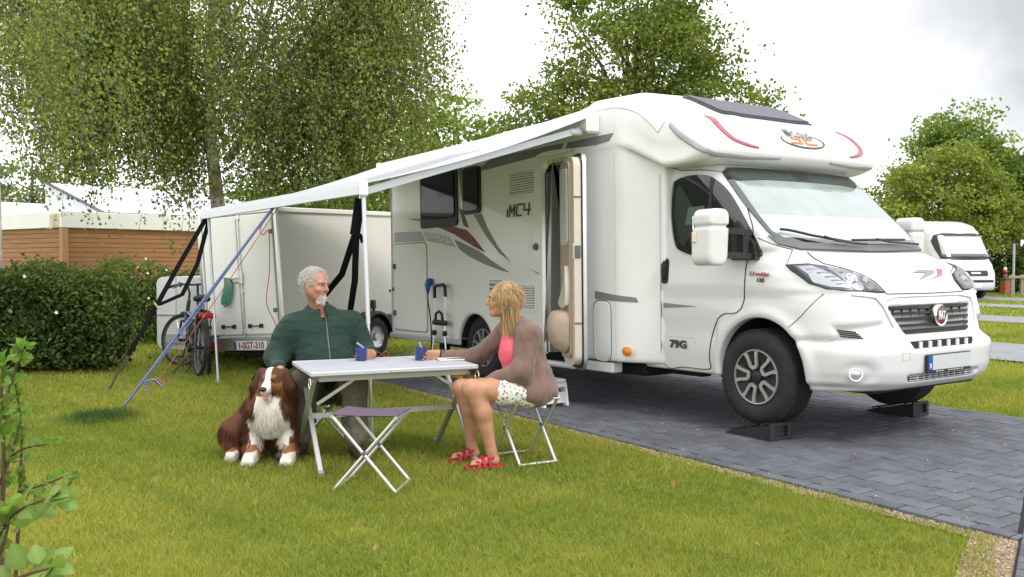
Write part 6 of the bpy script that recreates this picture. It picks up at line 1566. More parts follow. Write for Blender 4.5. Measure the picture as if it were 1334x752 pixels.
for an, toe in ((anN, A_(617, 605, 5.83)), (anF, A_(592, 594, 6.04))):
    he = an + [.022, 0, 0]; he[2] = .0; toe[2] = .0; dv = toe - he; ang_ = math.atan2(dv[1], dv[0]); mid = (he + toe) / 2
    mb = MB(); T0 = Matrix.Translation((mid[0], mid[1], -.006)) @ Matrix.Rotation(ang_, 4, 'Z')
    ol = smooth_poly([(-.135, 0), (-.12, .034), (0, .034), (.08, .045), (.125, .025), (.13, -.012), (.08, -.042), (0, -.032), (-.12, -.034)], 4); mb.prism(ol, -.014, .006, T0); sd = mb.build('sandal', M['sandal'], wo, smooth=40)
    mb = MB()
    for x_, hgt, y_ in ((.055, .040, .046), (.015, .056, .040), (-.025, .072, .037)):
        q = [T0 @ Vector((x_ + .012 * (a - 4) * .2, y_ * math.cos(math.pi * a / 8), .0 + hgt * math.sin(math.pi * a / 8))) for a in range(9)]
        for a_, b_ in zip(q[:-1], q[1:]): mb.bar(a_, b_, .024, .006, up=(a_ + b_) / 2 - (T0 @ Vector((x_, 0, 0))))
    q = [T0 @ Vector((-.135 * math.cos(a) * .9 + .02, .040 * math.sin(a), .055)) for a in np.linspace(-1.3, 1.3, 9)]
    for a_, b_ in zip(q[:-1], q[1:]): mb.bar(a_, b_, .016, .005, up=(a_ + b_) / 2 - (T0 @ Vector((0, 0, .05))))
    mb.build('straps', M['sandal'], sd)
wr = Vector(haF) + Vector((.022, .0, 0)); mb = MB()
for q, (rr, off_) in enumerate(((.031, .0), (.033, .022))):
    ax = Vector(haF - elF).normalized(); x_, y_, _ = frame_to(ax); c_ = wr - ax * off_
    mb.tube([c_ + x_ * rr * math.cos(a) + y_ * rr * math.sin(a) for a in np.linspace(0, 2 * math.pi, 15)], .007 if q == 0 else .005, 6, cap=False)
mb.build('wrist_watch', M['black'], wo, smooth=True)

# ------------------------------------------------------------------ the dog
db = at(352, 600, 6.0); db.z = 0
dog = empty('dog', db, 0, 'shaggy brown and white dog sitting on the lawn beside the man', 'dog')
B = Blob(); Vv = lambda *p: np.array(p, float)
ch, sho, rump = Vv(0, .02, .34), Vv(.0, .14, .40), Vv(-.20, .40, .17)
B.el(ch, (.135, .13, .17), .06); B.rc(sho, Vv(-.10, .28, .29), .135, .15, .06); B.rc(Vv(-.10, .28, .28), rump, .15, .155, .06)
hdc = Vv(.03, -.03, .545)
B.rc(sho + [0, -.04, .02], hdc + [0, .05, -.03], .115, .09, .06)
hf_ = Vector((-.10, -.98, -.12)).normalized(); hl2 = Vector((0, 0, 1)).cross(hf_).normalized(); hu = hf_.cross(hl2); DR = np.array([hf_, hl2, hu])
dw = lambda a, b_, c_: hdc + a * DR[0] + b_ * DR[1] + c_ * DR[2]
B.el(dw(0, 0, .015), (.082, .078, .070), .03, DR); B.rc(dw(.05, 0, -.012), dw(.150, 0, -.030), .046, .030, .03)
B.rc(dw(.06, 0, -.055), dw(.125, 0, -.075), .026, .016, .015)
for q in (-1, 1):
    B.el(dw(.03, q * .045, -.035), (.045, .035, .04), .03, DR); B.el(dw(.076, q * .034, .016), (.014, .012, .010), .008, DR, True)
    B.rc(dw(-.02, q * .078, .045), dw(.0, q * .128, -.045), .032, .026, .025); B.el(dw(-.03, q * .09, -.08), (.05, .05, .08), .04, DR)
for x_, px_, py_ in ((-.105, -.122, -.03), (.095, .132, -.035)):
    B.chain([Vv(x_ * .9, .02, .33), Vv(x_ * 1.12, .05, .19), Vv(px_, py_ + .02, .065)], [.075, .055, .040], .03); B.rc(Vv(px_, py_ + .01, .035), Vv(px_ - .005, py_ - .055, .022), .046, .034, .02)
    for t_ in (-1, 0, 1): B.rc(Vv(px_ + t_ * .022, py_ - .05, .018), Vv(px_ + t_ * .026, py_ - .078, .012), .020, .016, .01)
B.chain([Vv(-.24, .40, .19), Vv(-.285, .16, .17), Vv(-.255, .20, .045)], [.12, .085, .05], .05); B.rc(Vv(-.26, .22, .035), Vv(-.27, .02, .028), .042, .036, .03)
B.chain([Vv(-.08, .42, .17), Vv(.06, .26, .15), Vv(.04, .30, .05)], [.11, .075, .05], .05)
B.rc(Vv(-.26, .52, .07), Vv(-.34, .44, .05), .06, .03, .04)
V, Fc = B.mesh(.0075); V = relax(V, Fc, 2, .5); V[:, 2] = np.maximum(V[:, 2], -.012)
BR, TN, WH, DK = np.array([.090, .034, .018]), np.array([.25, .105, .042]), np.array([.66, .62, .56]), np.array([.045, .018, .012])
def dogcol(P):
    h = (P - hdc) @ DR.T; c = np.tile(BR, (len(P), 1)); nz = np.array([noise.noise(Vector(p * 14)) for p in P]) * .025
    x, y, z = P.T
    chest = (np.abs(x - .01) < .085 + nz + np.clip(.36 - z, 0, .2) * .3) & (y < .06 + nz) & (z < .45 + nz) & (z > .16)
    c[(z < .16 + nz) & (z > .05) & (x > -.2)] = TN
    c[chest] = WH
    legs = (z < .30) & (y < .03 + nz) & (np.abs(np.abs(x) - .085) < .05); c[legs & (z > .12 + nz)] = WH
    outer = (z < .24) & (np.abs(x - .01) > .135 + nz) & (x > -.2) & (y < .2); c[outer & (z > .09)] = BR; c[outer & (z <= .13 + nz)] = TN
    c[(z < .065 + nz * .5) & (y < .10) & (x > -.2)] = WH; c[(z < .07) & (x < -.2) & (y < .07 + nz)] = WH; c[(x < -.2) & (z < .13 + nz) & (y < .2) & (z > .055)] = TN
    hd_ = (h[:, 2] > -.10) & (z > .42)
    cheek = hd_ & (h[:, 0] > .02) & (np.abs(h[:, 1]) > .03) & (h[:, 2] < -.005 + nz); c[cheek] = TN * .85
    c[hd_ & (h[:, 0] > .055) & (np.abs(np.abs(h[:, 1]) - .032) < .014) & (h[:, 2] > .028) & (h[:, 2] < .05)] = TN
    blaze = hd_ & (np.abs(h[:, 1] + .004) < .017 + nz * .3 + np.clip(h[:, 0] - .08, 0, .06) * .35) & (h[:, 0] > -.03) & (h[:, 2] > -.05); c[blaze] = WH
    c[hd_ & (h[:, 0] > .09) & (h[:, 2] < -.03) & (np.abs(h[:, 1]) < .028)] = WH * .9
    c[hd_ & (np.abs(h[:, 1]) > .075 + nz * .3) & (h[:, 0] < .04)] = BR * .75
    return c
M['fur'] = mat('dog_fur', (.3, .2, .1), .7, attr='col', spec=.25)
mesh_obj('body', V, Fc, M['fur'], dog, smooth=True, attr=dogcol(V))
def furlen(P):
    h = (P - hdc) @ DR.T; L_ = np.full(len(P), .050); fc = (h[:, 0] > .04) & (P[:, 2] > .44); L_[fc] = .012
    L_[(h[:, 0] > .0) & (h[:, 0] <= .04) & (P[:, 2] > .44)] = .025; L_[P[:, 2] < .07] = .020
    ch_ = (np.abs(P[:, 0]) < .16) & (P[:, 1] < .10) & (P[:, 2] < .47) & (P[:, 2] > .17); L_[ch_] = .040; L_[ch_ & (P[:, 2] < .27)] = .028; L_[(np.abs(h[:, 1]) > .07) & (P[:, 2] > .44)] = .045
    return L_
P, N_ = on_mesh(V, Fc, 60000)
flow = np.tile(np.array([0, 0, -1.0]), (len(P), 1)); flow[:, 1] += np.where(P[:, 2] > .44, .5, .15); flow[:, 0] += np.where(P[:, 0] < -.1, -.25, 0)
D = N_ * .27 + flow * .9 + RNG.normal(size=P.shape) * .18
lf = furlen(P); L0_ = lf
fc_ = dogcol(P) * (1 + .35 * np.array([noise.noise(Vector(p * 22)) for p in P]))[:, None]; wv = (fc_[:, 2] > .3)[:, None]; vr = RNG.uniform(.55, 1.5, len(P))[:, None]
strands(P - N_ * .004, D, lf, .0026, np.where(wv, fc_ * (.95 + .12 * vr), fc_ * vr), 'coat', M['fur'], dog, k=.35, curl=.05)
for q in (-1, 1):
    mb = MB(); T0 = Matrix.Translation(Vector(dw(.070, q * .034, .016))) @ Vector(hf_).to_track_quat('Z', 'Y').to_matrix().to_4x4(); mb.lathe([(0, .013), (.006, .011), (.011, .004), (.012, 0), (0, -.01)], 12, T0); mb.build('eye', mat('dog_eye', (.03, .014, .006), .08, coat=.5), dog, smooth=True)
nb_ = Blob(); nb_.el(dw(.178, 0, -.018), (.018, .024, .017), .01, DR); v_, f_ = nb_.mesh(.004); mesh_obj('nose', v_, f_, mat('dog_nose', (.035, .017, .014), .35), dog, smooth=True)
nb_ = Blob(); nb_.rc(dw(.07, 0, -.052), dw(.138, 0, -.066), .018, .015, .01).rc(dw(.138, 0, -.066), dw(.152, 0, -.088), .015, .012, .01); v_, f_ = nb_.mesh(.004); mesh_obj('tongue', v_, f_, mat('dog_tongue', (.55, .16, .17), .35), dog, smooth=True)
nb_ = Blob(); nb_.rc(dw(.06, -.022, -.058), dw(.140, -.012, -.062), .008, .006, .005).rc(dw(.06, .022, -.058), dw(.140, .012, -.062), .008, .006, .005); v_, f_ = nb_.mesh(.004); mesh_obj('lips', v_, f_, M['dark'], dog, smooth=True)
# ================================================================== CAMPING FURNITURE
NL, NR, FL_, FR_ = Vector((-1.283, 5.63, 0)), Vector((-.243, 6.07, 0)), Vector((-1.527, 6.30, 0)), Vector((-.487, 6.74, 0))
tcn_ = (NL + NR + FL_ + FR_) / 4; tx = (NR - NL).normalized(); ty = Vector((-tx.y, tx.x, 0)); TZ = .632
tb = empty('camping_table', label='folding aluminium camping table with slatted top standing on the lawn between the two people', cat='table')
tb.matrix_world = basis((tcn_.x, tcn_.y, 0), tx, ty)
W2, D2 = .565, .355
M['tabletop'] = mat('painted_aluminium', (.47, .49, .53), .42, metal=.15, var=.05, vscale=5); M['leg'] = mat('anodised_leg', (.58, .58, .57), .35, metal=.5); M['olive_alu'] = mat('brushed_frame', (.36, .36, .31), .4, metal=.5)
mb = MB(); n = 8
for h_ in (-1, 1):
    for i in range(n): mb.box((h_ * W2 / 2, -D2 + .02 + (2 * D2 - .04) * (i + .5) / n, TZ - .006), (W2 - .045, (2 * D2 - .04) / n - .002, .012), bev=.002)
mb.build('slats', M['tabletop'], tb)
mb = MB()
for y in (-D2 + .010, D2 - .010): mb.box((0, y, TZ - .013), (2 * W2, .022, .030), bev=.006)
for x in (-W2 + .012, W2 - .012): mb.box((x, 0, TZ - .014), (.024, 2 * D2 - .042, .029), bev=.006)
for x in (-.012, .012): mb.box((x, 0, TZ - .0125), (.022, 2 * D2 - .044, .028), bev=.003)
mb.build('frame', M['tabletop'], tb)
mb = MB()
for y in (-D2 + .05, D2 - .05): mb.box((0, y, TZ - .048), (2 * W2 - .12, .025, .035))
for x in (-W2 + .07, W2 - .07): mb.box((x, 0, TZ - .047), (.03, 2 * D2 - .12, .03))
mb.build('under_frame', M['olive_alu'], tb)
mb = MB(); mb.box((0, -D2 - .002, TZ - .012), (.10, .012, .022), bev=.003); mb.build('clasp', M['alu'], tb)
for sx in (-1, 1):
    x = sx * (W2 - .045)
    for a, m_ in ((1, 'leg'), (-1, 'olive_alu')):
        mb = MB(); xo = x + a * .016; top_, foot = (xo, a * (D2 - .04), TZ - .05), (xo, -a * (D2 + .01), -.025); mb.bar(top_, foot, .028, .028, up=(1, 0, 0)); lg_ = mb.build('leg', M[m_], tb)
        mb = MB(); mb.box((xo, -a * (D2 + .01), -.012), (.036, .04, .04), bev=.006); mb.build('foot', M['lightgrey_decal'], lg_)
    mb = MB(); mb.tube([(x - .03, 0, .30), (x + .03, 0, .30)], .014, 8); mb.build('pivot', M['alu'], tb)
    mb = MB(); mb.bar((sx * (W2 - .05), -D2 + .06, TZ - .21), (sx * (W2 - .30), -D2 + .06, TZ - .055), .012, .020); mb.build('brace', M['olive_alu'], tb); mb = MB(); mb.bar((sx * (W2 - .05), D2 - .06, TZ - .21), (sx * (W2 - .30), D2 - .06, TZ - .055), .012, .020); mb.build('brace', M['olive_alu'], tb)
    mb = MB(); mb.tube([(sx * (W2 + .0), -D2 + .03 + .035 * math.cos(a), TZ - .075 + .035 * math.sin(a)) for a in np.linspace(0, 6.28, 13)], .004, 5, cap=False); mb.build('carry_ring', M['alu'], tb)
mb = MB(); mb.box((0, 0, .30), (2 * W2 - .12, .022, .034)); mb.build('stretcher', M['leg'], tb)
TBW = tb.matrix_world
def ontable(u, v):
    d = at(u, v, 1) - Vector((0, 0, EYE)); t = (TZ - EYE) / d.z; return Vector((0, 0, EYE)) + d * t

M['tube'] = mat('stool_tube', (.66, .66, .66), .3, metal=.6); M['purple'] = mat('purple_grey_canvas', (.105, .075, .105), .9, var=.15, vscale=50, bump=.3, bscale=250); M['green_canvas'] = mat('dark_canvas', (.05, .06, .05), .9)
def stool(x, y, rz, label, seat='purple', h=.42, sag=.02, wt=.195, wb=.19, hl=.15):
    o = empty('folding_stool', (x, y, 0), rz, label, 'stool', 'folding camp stools')
    for sx in (-1, 1):
        for sy in (-1, 1):
            mb = MB(); yy = sy * (hl - (.012 if sx > 0 else .0)); mb.tube([(sx * wt, yy, h), (-sx * wb, yy, -.018)], .0105, 10); mb.build('leg', M['tube'], o, smooth=40)
        mb = MB(); mb.tube([(sx * wt, -hl - .01, h), (sx * wt, hl + .01, h)], .0115, 10); mb.build('seat_bar', M['tube'], o, smooth=40)
        mb = MB(); mb.tube([(sx * wb, -hl, -.016), (sx * wb, hl, -.016)], .0105, 10); mb.build('foot_bar', M['tube'], o, smooth=40)
        mb = MB(); mb.lathe([(0, -.018), (.014, -.016), (.014, .016), (0, .018)], 10, Matrix.Translation((0, sx * (hl - .006), h * .49)) @ Matrix.Rotation(R(90), 4, 'X')); mb.build('pivot', M['grey_plastic'], o)
    vs = []; nx, ny = 12, 8
    for i in range(nx + 1):
        for j in range(ny + 1):
            u, v = i / nx * 2 - 1, j / ny * 2 - 1; vs.append((u * (wt + .014), v * (hl + .005 - .018 * (1 - u * u)), h + .0135 - sag * (1 - u * u) * (1 - .25 * v * v)))
    fs = [[i * (ny + 1) + j, (i + 1) * (ny + 1) + j, (i + 1) * (ny + 1) + j + 1, i * (ny + 1) + j + 1] for i in range(nx) for j in range(ny)]
    k0 = len(vs); vs += [(a, b_, c - .004) for a, b_, c in vs]; fs += [[k0 + q for q in f[::-1]] for f in fs]
    mesh_obj('seat', vs, fs, M[seat], o, smooth=True)
    return o
stool(-.845, 5.40, R(-9), 'empty folding stool with purple-grey canvas seat in front of the table', sag=.012)
stool(.085, 6.14, R(118), 'folding stool with silver crossed legs under the woman', 'purple', .415, .03)
stool(-1.40, 6.72, R(8), 'folding stool with silver crossed legs under the man behind the table', 'purple', .42, .03)

M['blue'] = mat('blue_enamel', (.022, .035, .16), .28, coat=.3); M['spoon'] = mat('pale_blue_handle', (.22, .34, .52), .4); M['coffee'] = mat('coffee', (.03, .015, .008), .15)
def mug(p, ang, label, spx):
    o = empty('mug', (p.x, p.y, TZ + .001), ang, label, 'mug', 'blue mugs on the table')
    mb = MB(); mb.lathe([(0, 0), (.036, 0), (.040, .004), (.043, .088), (.0445, .090), (.043, .092), (.040, .090), (.037, .010), (0, .008)], 28); mb.build('cup', M['blue'], o, smooth=50)
    mb = MB(); mb.tube([(.041, 0, .076), (.062, 0, .074), (.070, 0, .055), (.066, 0, .032), (.041, 0, .022)], .006, 8); mb.build('handle', M['blue'], o, smooth=50)
    mb = MB(); mb.lathe([(0, .062), (.038, .062)], 20); mb.build('coffee', M['coffee'], o)
    s_ = empty('spoon', (p.x, p.y, TZ), 0, spx[1], 'spoon', 'spoons standing in the mugs')
    mb = MB(); d_ = spx[0]; mb.bar((d_ * .02, 0, .09), (-d_ * .030, .0, .128), .013, .006, up=(0, 1, 0)); mb.bar((d_ * .028, 0, .012), (d_ * .02, 0, .09), .008, .005, up=(0, 1, 0)); mb.build('handle', M['spoon'], s_)
    mb = MB(); mb.lathe([(0, -.004), (.012, -.002), (.015, .003)], 12, Matrix.Translation((d_ * .025, 0, .016)) @ Matrix.Diagonal((1, .7, 1, 1))); mb.build('bowl', M['chrome'], s_)
mug(ontable(470.5, 470), R(70), 'blue mug held by the man', (1, 'pale blue spoon standing in the mug the man holds'))
mug(ontable(548, 469.5), R(25), 'blue mug held by the woman', (.35, 'pale blue spoon standing in the mug the woman holds'))
a, b_, c_, d_ = ontable(566, 471.5), ontable(612, 470), ontable(616, 465.5), ontable(571, 466.5)
ctr = (a + b_ + c_ + d_) / 4; ex = (b_ - a); bk = empty('magazine', (ctr.x, ctr.y, TZ + .001), math.atan2(ex.y, ex.x), 'folded white magazine lying on the table by the woman', 'magazine')
mb = MB(); mb.box((0, 0, .007), (ex.length, .21, .012), bev=.003); mb.build('pages', mat('paper', (.72, .72, .70), .7), bk); mb = MB()
vs = []
for i in range(13):
    for y_ in (-.105, .105): vs.append((-ex.length / 2 + ex.length * i / 12, y_, .0145 + .006 * math.sin(i / 12 * 3.1) + (.012 * max(0, i / 12 - .8) * 5 * .2)))
mb.add(vs, [[2 * i, 2 * i + 2, 2 * i + 3, 2 * i + 1] for i in range(12)]); mb.build('cover', M['plate'], bk, smooth=True)
g0 = ontable(497, 466); gl_ = empty('eyeglasses', (g0.x, g0.y, TZ + .002), R(20), 'thin reddish reading glasses lying on the table between the mugs', 'glasses')
M['redwire'] = mat('red_wire', (.30, .07, .03), .4)
for s_ in (-1, 1):
    mb = MB(); mb.tube([(s_ * .032 + .024 * math.cos(q), 0, .022 + .019 * math.sin(q)) for q in np.linspace(0, 6.28, 17)], .0022, 6, cap=False); mb.build('rim', M['redwire'], gl_, smooth=True)
    mb = MB(); mb.tube([(s_ * .056, 0, .028), (s_ * .058, .06, .024), (s_ * .05, .125, .006)], .002, 6); mb.build('temple', M['redwire'], gl_, smooth=True)
mb = MB(); mb.tube([(-.008, 0, .024), (0, 0, .028), (.008, 0, .024)], .002, 6); mb.build('bridge', M['redwire'], gl_)

# ================================================================== RAMPS, STEP, WEDGES
M['ramp'] = mat('black_ramp', (.020, .020, .022), .55, var=.2, vscale=20, bump=.3, bscale=80)
def ramp(s0, l_, label):
    o = empty('levelling_ramp', G(s0, l_, .002), 0, label, 'ramp', 'black ramps under the front wheels'); o.matrix_world = basis(G(s0, l_, .002), F0, L0)
    mb = MB(); w_ = .115; pr_ = [(-.42, 0), (.0, 0), (.0, .105), (-.03, .108), (-.12, .075), (-.16, .078), (-.27, .045), (-.30, .047), (-.42, .006)]
    mb.prism(pr_, -w_, w_, Matrix(((1, 0, 0, 0), (0, 0, 1, 0), (0, 1, 0, 0), (0, 0, 0, 1)))); mb.build('wedge', M['ramp'], o)
    mb = MB()
    for q in (-1, 1): mb.box((.012, q * (w_ - .02), .064), (.024, .04, .128), bev=.004)
    mb.box((.012, 0, .115), (.024, 2 * w_ - .08, .026), bev=.003); mb.box((.012, 0, .012), (.024, 2 * w_ - .08, .024), bev=.003); mb.build('end_plate', M['ramp'], o)
    mb = MB()
    for q in (-.38, -.33, -.22, -.08): mb.box((q, 0, .025 + (q + .42) * .245), (.02, 2 * w_ - .03, .012))
    mb.build('ribs', M['ramp'], o)
ramp(.215, -.955, 'black plastic levelling ramp under the near front wheel'); ramp(.215, .87, 'black plastic levelling ramp under the far front wheel')
st = empty('step_stool', label='white plastic step standing on the paving below the entrance door', cat='step stool'); st.matrix_world = basis(G(-2.17, -1.42, .002), F0, L0)
mb = MB(); mb.box((0, 0, .225), (.42, .30, .03), bev=.012)
for y in (-.13, .13): 
    mb.prism([(-.215, .21), (.215, .21), (.25, 0), (.195, 0), (.17, .12), (.12, .155), (-.12, .155), (-.17, .12), (-.195, 0), (-.25, 0)], y - .012, y + .012, Matrix(((1, 0, 0, 0), (0, 0, 1, 0), (0, 1, 0, 0), (0, 0, 0, 1))))
for x in (-1, 1): mb.bar((x * .235, -.11, .08), (x * .235, .11, .08), .02, .10); mb.bar((x * .215, -.13, .19), (x * .215, .13, .19), .02, .04)
mb.build('frame', M['white'], st); mb = MB()
for i in range(6): mb.box((0, -.11 + .044 * i, .2415), (.36, .014, .005))
mb.build('tread', M['lightgrey_decal'], st)
M['yellow'] = mat('yellow_plastic', (.55, .34, .04), .5, var=.15, vscale=12)
for sy, lab in ((-1.05, 'yellow levelling wedge under the near rear wheel'),):
    o = empty('levelling_wedge', label=lab, cat='wedge'); o.matrix_world = basis(G(-3.98, sy, .002), F0, L0)
    mb = MB(); mb.prism([(-.30, 0), (.14, 0), (.14, .035), (-.10, .03), (-.30, .004)], -.11, .11, Matrix(((1, 0, 0, 0), (0, 0, 1, 0), (0, 1, 0, 0), (0, 0, 0, 1)))); mb.build('wedge', M['yellow'], o)
    mb = MB()
    for q in range(4): mb.box((-.26 + .1 * q, 0, .012 + .012 * q * .6), (.012, .2, .016))
    mb.build('ribs', M['yellow'], o)

# mains lead and folding luggage trolley against the side
def S_(x, z, y=-1.16): return MH_MAT @ Vector((x, y, z))
cb = empty('power_lead', S_(-4.70, 1.05), 0, 'black power lead with blue plug hanging from the side of the motorhome', 'cable')
rl_ = lambda p: p - cb.location
mb = MB(); pts = [S_(-4.70, 1.02, -1.20), S_(-4.69, .9, -1.22), S_(-4.65, .65, -1.21), S_(-4.58, .40, -1.24), S_(-4.50, .2, -1.32), S_(-4.40, .03, -1.42), S_(-4.1, -.01, -1.52), S_(-3.7, -.02, -1.55), S_(-3.4, -.03, -1.5)]
mb.tube([rl_(Vector(p)) for p in smooth_poly(pts, 5, False)], .008, 8); mb.build('cable', M['black'], cb, smooth=True)
mb = MB(); mb.tube([rl_(S_(-4.70, 1.10, -1.165)), rl_(S_(-4.70, 1.09, -1.21))], .045, 14); mb.tube([rl_(S_(-4.70, 1.10, -1.20)), rl_(S_(-4.70, 1.06, -1.215)), rl_(S_(-4.70, .97, -1.215))], [.035, .036, .018], 12); mb.build('plug', mat('blue_plug', (.015, .07, .33), .4), cb, smooth=50)
tl = empty('luggage_trolley', label='folding luggage trolley with black handle leaning against the motorhome side', cat='trolley'); tl.matrix_world = MH_MAT @ Matrix.Translation((-4.38, -1.23, -.07))
mb = MB(); mb.tube([(-.13, 0, .98), (-.125, .0, 1.10), (-.10, 0, 1.125), (.08, 0, 1.135), (.11, 0, 1.115), (.12, 0, 1.0)], .020, 8); mb.build('handle', M['black'], tl, smooth=50)
mb = MB()
for x in (-.125, .115): mb.tube([(x, 0, 1.02), (x, 0, .70)], .007, 6); mb.tube([(x, 0, .74), (x, -.01, .55), (x - .02 if x < 0 else x + .06, -.03, .36), (x - .02 if x < 0 else x + .09, -.06, .09)], .011, 8)
mb.build('rails', M['alu'], tl, smooth=50)
mb = MB(); mb.box((0, -.01, .70), (.30, .05, .06), bev=.015); mb.tube([(-.08, -.02, .72), (-.07, -.02, .80), (0, -.02, .83), (.07, -.02, .80), (.08, -.02, .72)], .016, 8)
for x in (-.125, .115): mb.box((x, -.01, .58), (.05, .05, .06), bev=.012)
mb.build('cross_brace', M['black'], tl, smooth=50)
for x in (-.15, .21):
    mb = MB(); mb.lathe([(0, -.015), (.05, -.015), (.058, 0), (.05, .015), (0, .015)], 18, Matrix.Translation((x, -.06, .10)) @ Matrix.Rotation(R(90), 4, 'Y')); mb.build('wheel', M['rubber'], tl, smooth=40)
mb = MB(); mb.box((0.02, -.16, .075), (.28, .2, .015), bev=.005); mb.build('toe_plate', M['grey_plastic'], tl)

# ================================================================== BICYCLES
def bicycle(p, ang, steer, lean, colr, label):
    o = empty('bicycle', p, 0, label, 'bicycle', 'bicycles beside the trailer'); o.matrix_world = Matrix.Translation(p) @ Matrix.Rotation(ang, 4, 'Z') @ Matrix.Rotation(lean, 4, 'X')
    fr_ = mat('bicycle_frame', colr, .3, coat=.4)
    def whl(x, rot):
        T = Matrix.Translation((x, 0, .345)) @ Matrix.Rotation(rot, 4, 'Z') @ Matrix.Rotation(R(90), 4, 'X')
        mb = MB(); mb.lathe([(.318 + .024 * math.cos(a), .024 * math.sin(a)) for a in np.linspace(0, 2 * math.pi, 11)], 44, T); wl = mb.build('wheel', M['rubber'], o, smooth=True)
        mb = MB(); mb.lathe([(.300, -.012), (.288, -.010), (.285, 0), (.288, .010), (.300, .012)], 44, T); mb.build('rim', M['grey_plastic'], wl, smooth=True)
        mb = MB()
        for i in range(28):
            a = 2 * math.pi * i / 28; mb.tube([T @ Vector((.02 * math.cos(a + .7), .02 * math.sin(a + .7), .03 * (-1) ** i)), T @ Vector((.287 * math.cos(a), .287 * math.sin(a), 0))], .0014, 3, cap=False)
        mb.build('spokes', M['silver'], wl)
        mb = MB(); mb.lathe([(0, -.05), (.022, -.045), (.02, .0), (.022, .045), (0, .05)], 12, T); mb.build('hub', M['black'], wl, smooth=40)
    whl(-.55, 0); hx_ = .58; whl(hx_, steer)
    bb = Vector((-.10, 0, .30)); se = Vector((-.26, 0, .78)); hb = Vector((.36, 0, .86)); ht = Vector((.42, 0, .66))
    mb = MB(); mb.tube([bb, se], .019, 10); mb.tube([bb + Vector((0, 0, .03)), ht], .030, 10); mb.tube([se + Vector((.02, 0, -.13)), ht + Vector((-.01, 0, .06))], .021, 10); mb.tube([ht + Vector((.025, 0, -.05)), hb], .024, 10)
    for y in (-.055, .055): mb.tube([bb + Vector((0, y * .4, 0)), Vector((-.55, y, .345))], .011, 8); mb.tube([se + Vector((0.03, y * .3, -.12)), Vector((-.55, y, .345))], .010, 8)
    mb.build('frame', fr_, o, smooth=50)
    mb = MB(); mb.bar(bb.lerp(ht, .25) + Vector((0, 0, .05)), bb.lerp(ht, .85) + Vector((0, 0, .05)), .075, .09, up=(0, 0, 1)); mb.build('battery', M['black'], o)
    mb = MB()
    for y in (-.055, .055): mb.tube([ht + Vector((.03, y, -.06)), Vector((hx_, y, .345))], .014, 8)
    mb.tube([ht + Vector((.03, -.06, -.06)), ht + Vector((.03, .06, -.06))], .016, 8); mb.build('fork', fr_, o, smooth=50)
    hbm = Matrix.Translation(hb) @ Matrix.Rotation(steer, 4, 'Z'); mb = MB(); mb.tube([hbm @ Vector(q) for q in ((0, 0, -.05), (.0, 0, .10), (.05, 0, .20))], .015, 8)
    mb.tube([hbm @ Vector(q) for q in ((-.12, -.32, .19), (-.02, -.22, .22), (.05, -.06, .20), (.05, .06, .20), (-.02, .22, .22), (-.12, .32, .19))], .012, 8); hbo = mb.build('handlebar', M['black'], o, smooth=50)
    for y in (-1, 1):
        mb = MB(); mb.tube([hbm @ Vector((-.06, y * .26, .21)), hbm @ Vector((-.16, y * .35, .185))], .018, 8); mb.tube([hbm @ Vector((-.02, y * .22, .20)), hbm @ Vector((.0, y * .30, .17))], .006, 6); mb.build('grip', M['black'], hbo, smooth=50)
    mb = MB(); mb.tube([se, Vector((-.30, 0, .90))], .014, 8); mb.build('seat_post', M['alu'], o)
    sb = Blob(); sb.rc((-.42, -.05, .92), (-.42, .05, .92), .050, .050, .03).rc((-.40, 0, .925), (-.18, 0, .925), .055, .025, .03); v_, f_ = sb.mesh(.012); v_[:, 2] = .90 + (v_[:, 2] - .90) * .75; mesh_obj('saddle', v_, f_, M['black'], o, smooth=True)
    mb = MB()
    for (x, a0, a1) in ((-.55, 10, 200), (hx_, 60, 190)):
        mb = MB(); pts = arc(x, .345, .365, a0, a1, 14)
        for q, r_ in zip(pts[:-1], pts[1:]): mb.bar((q[0], 0, q[1]), (r_[0], 0, r_[1]), .055, .004, up=((q[0] + r_[0]) / 2 - x, 0, (q[1] + r_[1]) / 2 - .345))
        mb.build('mudguard', M['black'], o)
    mb = MB()
    for y in (-.06, .06): mb.tube([(-.30, y, .76), (-.88, y, .76)], .006, 6); mb.tube([(-.78, y, .76), (-.55, y, .36)], .005, 6)
    for x in (-.36, -.5, -.64, -.78, -.88): mb.tube([(x, -.06, .76), (x, .06, .76)], .005, 6)
    mb.build('rack', M['black'], o)
    mb = MB(); mb.box((-.905, 0, .735), (.035, .15, .055), bev=.012); mb.build('rear_light', M['red_lens'], o)
    mb = MB(); mb.tube([bb + Vector((0, -.06, 0)), bb + Vector((.0, .06, 0))], .055, 14); mb.lathe([(.0, 0), (.095, 0), (.095, .006), (0, .006)], 22, Matrix.Translation(bb + Vector((0, -.065, 0))) @ Matrix.Rotation(R(90), 4, 'X')); mb.build('motor', M['black'], o, smooth=40)
    for y in (-1, 1):
        mb = MB(); c = bb + Vector((0, y * .085, 0)); e = c + Vector((y * .12, 0, -y * .12)); mb.bar(c, e, .014, .02); mb.box(tuple(e + Vector((0, y * .05, 0))), (.09, .08, .022), bev=.005); mb.build('pedal', M['black'], o)
    mb = MB(); mb.tube([(-.42, .05, .30), (-.40, .26, .02)], .010, 8); mb.build('kickstand', M['black'], o)
bg_p = at(258, 489, 10.55); bg_p.z = -.02
dirb = Vector((-.50, .86, 0)).normalized(); an_ = math.atan2(dirb.y, dirb.x)
bicycle(Vector((bg_p.x, bg_p.y, -.028)) + dirb * .55, an_, R(38), R(5), (.035, .04, .045), 'black electric bicycle with turned front wheel leaning nearer the hedge')
